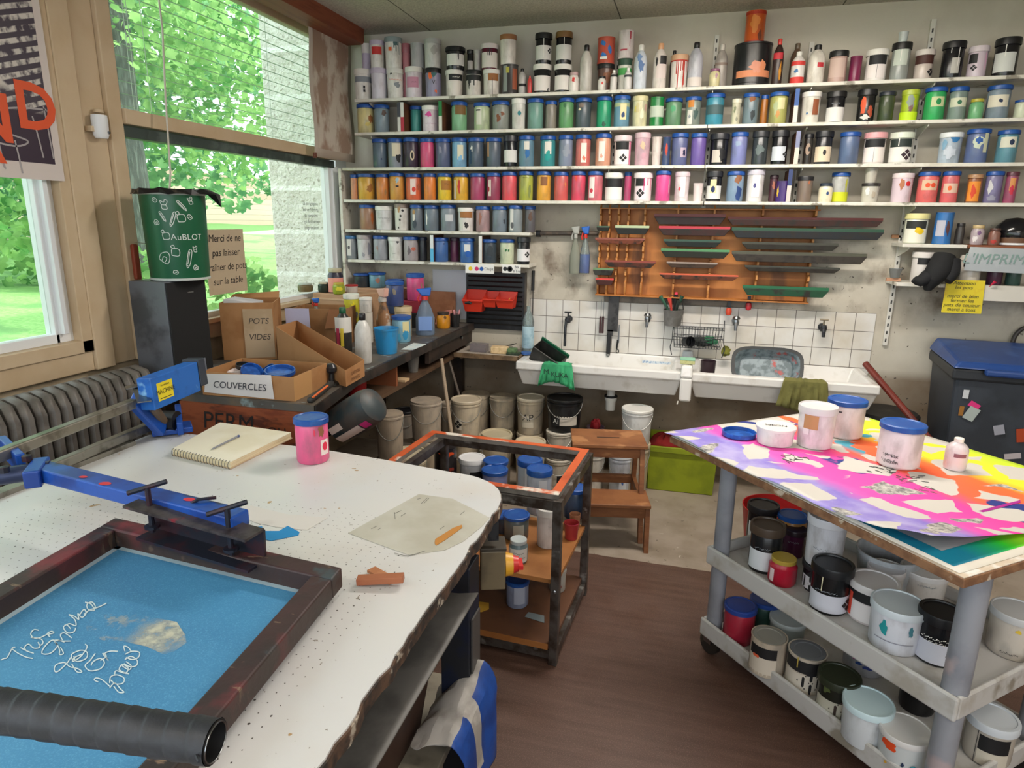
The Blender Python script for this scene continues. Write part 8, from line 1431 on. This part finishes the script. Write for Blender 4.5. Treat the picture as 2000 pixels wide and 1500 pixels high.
jar('U', .1, .14, 'b8bcc0', '', '', 'white bowl-like tub at the back of the middle tray', 'bowl', (cp(.42, .36, MZ).x, cp(.42, .36, MZ).y, MZ + .001), 0, cg, name='plastic_bowl'); 
solo('red_bucket', B().lathe([(0, 0), (.13, 0), (.165, .26), (.16, .26), (.125, .005), (0, .005)], 32), mat('9c1c1c', .4, name='red_plastic'), 'dark red bucket standing on the floor behind the cart', 'bucket', loc=(.50, 3.25, .001))
solo('black_basin', B().lathe([(0, 0), (.14, 0), (.17, .12), (.165, .12), (.135, .005), (0, .005)], 32), blk, 'black basin lying on the floor under the right end of the sink', 'basin', loc=(1.15, 3.95, .5)) if 0 else None
# ---------------------------------------------------------------- wheelie bin and things on the right
YB = 3.69; t = thing('wheelie_bin', 'dark grey wheelie bin with blue lid and stickers at the right', 'bin', (1.62, YB + .26, .001), math.radians(-6)); bm_ = mat('343a42', .5, 0, '2a2f36', 5, name='grey_plastic'); zl = .93
make('bin_body', B().hexa([(-.22, -.24, .02), (.22, -.24, .02), (.22, .22, .02), (-.22, .22, .02), (-.27, -.29, zl), (.27, -.29, zl), (.27, .25, zl), (-.27, .25, zl)]), bm_, t, bev=.02); make('collar', B().box(-.285, -.305, zl - .06, .285, .255, zl + .0), mat('23272c', .5, name='dark_plastic'), t, bev=.012)
make('lid', B().hexa([(-.29, -.32, zl + .002), (.29, -.32, zl + .002), (.29, .262, zl + .002), (-.29, .262, zl + .002), (-.26, -.29, zl + .035), (.26, -.29, zl + .035), (.26, .25, zl + .07), (-.26, .25, zl + .07)]), mat('1f3f7a', .35, 0, '2c4f8c', 6, name='blue_plastic'), t, bev=.01)
make('grip', B().box(-.16, -.36, zl - .02, .16, -.315, zl + .012), mat('1f3f7a', .4, name='blue_plastic'), t, bev=.01); make('wheel', B().tube([(-.25, .22, .09), (-.29, .22, .09)], .09, 20), blk, t)
def stk(u, z_, w_, h_, c_, nm='sticker', rot_=0):
    y = -.243 - .05 * z_ / zl; b = B(); cr, sr = math.cos(rot_), math.sin(rot_); b.poly([(u + x * cr - k * sr, y - .0035 - .054 * ((x * sr + k * cr)), z_ + x * sr + k * cr) for x, k in ((-w_ / 2, -h_ / 2), (w_ / 2, -h_ / 2), (w_ / 2, h_ / 2), (-w_ / 2, h_ / 2))]); make(nm, b, mat(c_, .5, name='sticker_paper'), t, sol=.001)
stk(-.21, .80, .025, .045, 'c8ccd0'); stk(-.165, .745, .05, .03, 'd8327c', rot_=-.5); stk(-.17, .70, .05, .07, 'a9b4b0', rot_=-.4); stk(-.215, .71, .02, .05, '9a6a2c'); stk(-.04, .63, .045, .05, '9a9ca8', rot_=.3); stk(.09, .62, .11, .07, 'a8401c', rot_=.2); stk(.04, .50, .07, .03, 'b8b0b4', rot_=.25)
b = B(); yy = -.2762; strokes(b, [[(-.02, .44), (.04, .36)], [(.04, .44), (-.01, .35)], [(.08, .46), (.05, .38), (.11, .4)], [(.12, .46), (.09, .36)]], .008, lambda x, z_: (x, -.247 - .054 * z_ / zl * 1.0 - .004, z_)); make('graffiti', b, mat('0e0f12', .5, name='black_marker'), t)
b = B(); text_on(b, 'Print', .05, (.12, -.288, .7), (1, 0, 0), (0, -.05, 1), shear=.2); make('lettering', b, mat('c8502c', .5, name='orange_ink'), t)
# black jacket, papers and pots on the right lower shelf
t = thing('black_jacket', 'crumpled black jacket hanging over the lower right shelf edge', 'jacket', (0, 0, 0))
pts_ = [P(1845, 500, 1, SY - .02), P(1835, 530, 1, SY - .05), P(1815, 548, 1, SY - .07), P(1812, 566, 1, SY - .06)]
make('body_cloth', B().tube(pts_, [.055, .07, .05, .02], 14), mat('131416', .85, name='black_cloth'), t, sub=1); make('sleeve', B().tube([P(1812, 540, 1, SY - .07), P(1795, 552, 1, SY - .08), P(1785, 545, 1, SY - .08)], [.04, .035, .02], 12), mat('16171a', .85, name='black_cloth'), t, sub=1); make('sleeve', B().tube([P(1858, 510, 1, SY - .03), P(1860, 535, 1, SY - .06), P(1848, 548, 1, SY - .07)], [.045, .045, .03], 12), mat('16171a', .85, name='black_cloth'), t, sub=1)
def wallpaper(name, pts, y, m, lab_, cat): return solo(name, B().add([tuple(P(px, py, 1, y)) for px, py in pts], [tuple(range(len(pts)))]), m, lab_, cat, sol=.0012)
o1 = wallpaper('white_paper', [(1895, 482), (2010, 486), (2010, 535), (1882, 528)], SY - .03, mat('a9b0b4', .6, 0, 'b8bec0', 5, name='white_paper'), 'white handwritten paper taped on the brown shelf edge', 'paper')
b = B(); text_on(b, "L'IMPRIM", .075, P(1940, 507, 1, SY - .0325), (1, 0, 0), (0, 0, 1), shear=.2); make('lettering', b, mat('7f9a94', .7, name='faint_ink'), o1)
o2 = wallpaper('yellow_note', [(1849, 546), (1925, 548), (1916, 613), (1838, 610)], SY - .028, mat('dcc82c', .6, 0, 'd0a82c', 20, .55, .7, name='yellow_paper'), 'yellow handwritten note hanging from the lower right shelf', 'note')
b = B()
for i, s_ in enumerate(('Attention', 'les pots', '', 'merci de bien', 'fermer les', 'pots de couleur', 'merci a tous')): text_on(b, s_ or ' ', .027, P(1884 - i * 1.2, 553 + i * 8.6, 1, SY - .0305), (1, 0, 0), (0, 0, 1), shear=.15)
make('lettering', b, mat('4a4c2c', .6, name='pen_ink'), o2)
solo('red_pin', B().tube([P(1932, 560, 1, SY - .03), P(1944, 550, 1, SY - .045)], [.001, .009], 8), mat('c8284c', .4, name='red_plastic'), 'red push pin right of the yellow note', 'pin')
for a in [(1774, 1820, 492, 4.13, 'T', 'cfc9c4', 'd4cec8', 'r:.2,.75,1.4,.3,K', 'white tub with black band behind the jacket'), (1868, 1915, 498, 4.13, 'T', 'c9c2b8', 'cfc8bc', 'r:0,.75,1.4,.3,K', 'white tub behind the white paper on the lower right shelf'), (1925, 1958, 505, 4.15, 'J', '4a2840', '3a2038', '', 'dark plum jar behind the white paper'), (1962, 1995, 505, 4.15, 'J', '2a4c44', '26403c', '', 'dark green jar at the right end behind the white paper')]:
    x0, x1, yt, Y, k_, b1, l1_, sp_, l2 = a; onb(x0, x1, yt, 545, Y, k_, b1, l1_, sp_, l2, z=1.3155, group='pots on the lower right shelf')
t = thing('paper_roll', 'grey foil cup hanging beside the right shelf bracket', 'cup', P(1748, 535, 1, SY + .05)); make('cup_wall', B().lathe([(0, -.02), (.022, -.02), (.034, .03), (.03, .03), (.018, -.016), (0, -.016)], 18), mat('8f9290', .4, .5, name='foil'), t); make('peg', B().box(-.04, -.01, -.04, .03, .012, -.022), mat('b98a6c', .6, name='pale_wood'), t)
t = thing('respirator', 'black helmet-like dome with brown band on the short right shelf', 'helmet', (P(1975, 470, 1, 4.2).x, 4.18, 1.5245)); make('dome', B().lathe([(.09, .04), (.094, .06), (.085, .1), (.05, .135), (0, .145)], 24), mat('17171a', .15, name='glossy_black'), t); make('band', B().lathe([(0, 0), (.088, 0), (.09, .045), (.0, .045)], 24), mat('6a4a34', .5, name='brown'), t); make('white_rim', B().lathe([(.089, .002), (.092, .003), (.092, .012), (.089, .013)], 24), white, t)
def m_stain(): return mat('6f5a3c', .9, name='stain')
t = thing('leather_bag', 'dark round handle with brown rim leaning on the wall at the right edge', 'handle', (P(2003, 668, 1, BY - .03).x, BY - .05, P(2000, 668, 1, BY - .03).z)); make('ring', B().tube([(.07 * math.cos(a), 0, .09 * math.sin(a)) for a in [k * .314 for k in range(20)]], .012, 10, closed=True), mat('3a3430', .5, name='dark_rubber'), t)
t = thing('wall_socket', 'small brown wooden peg on the wall left of the right shelf', 'peg', P(1752, 462, 1, BY - .012)); make('peg', B().box(-.028, -.006, -.01, .022, .01, .01), mat('b0805c', .6, name='pale_wood'), t, bev=.003)
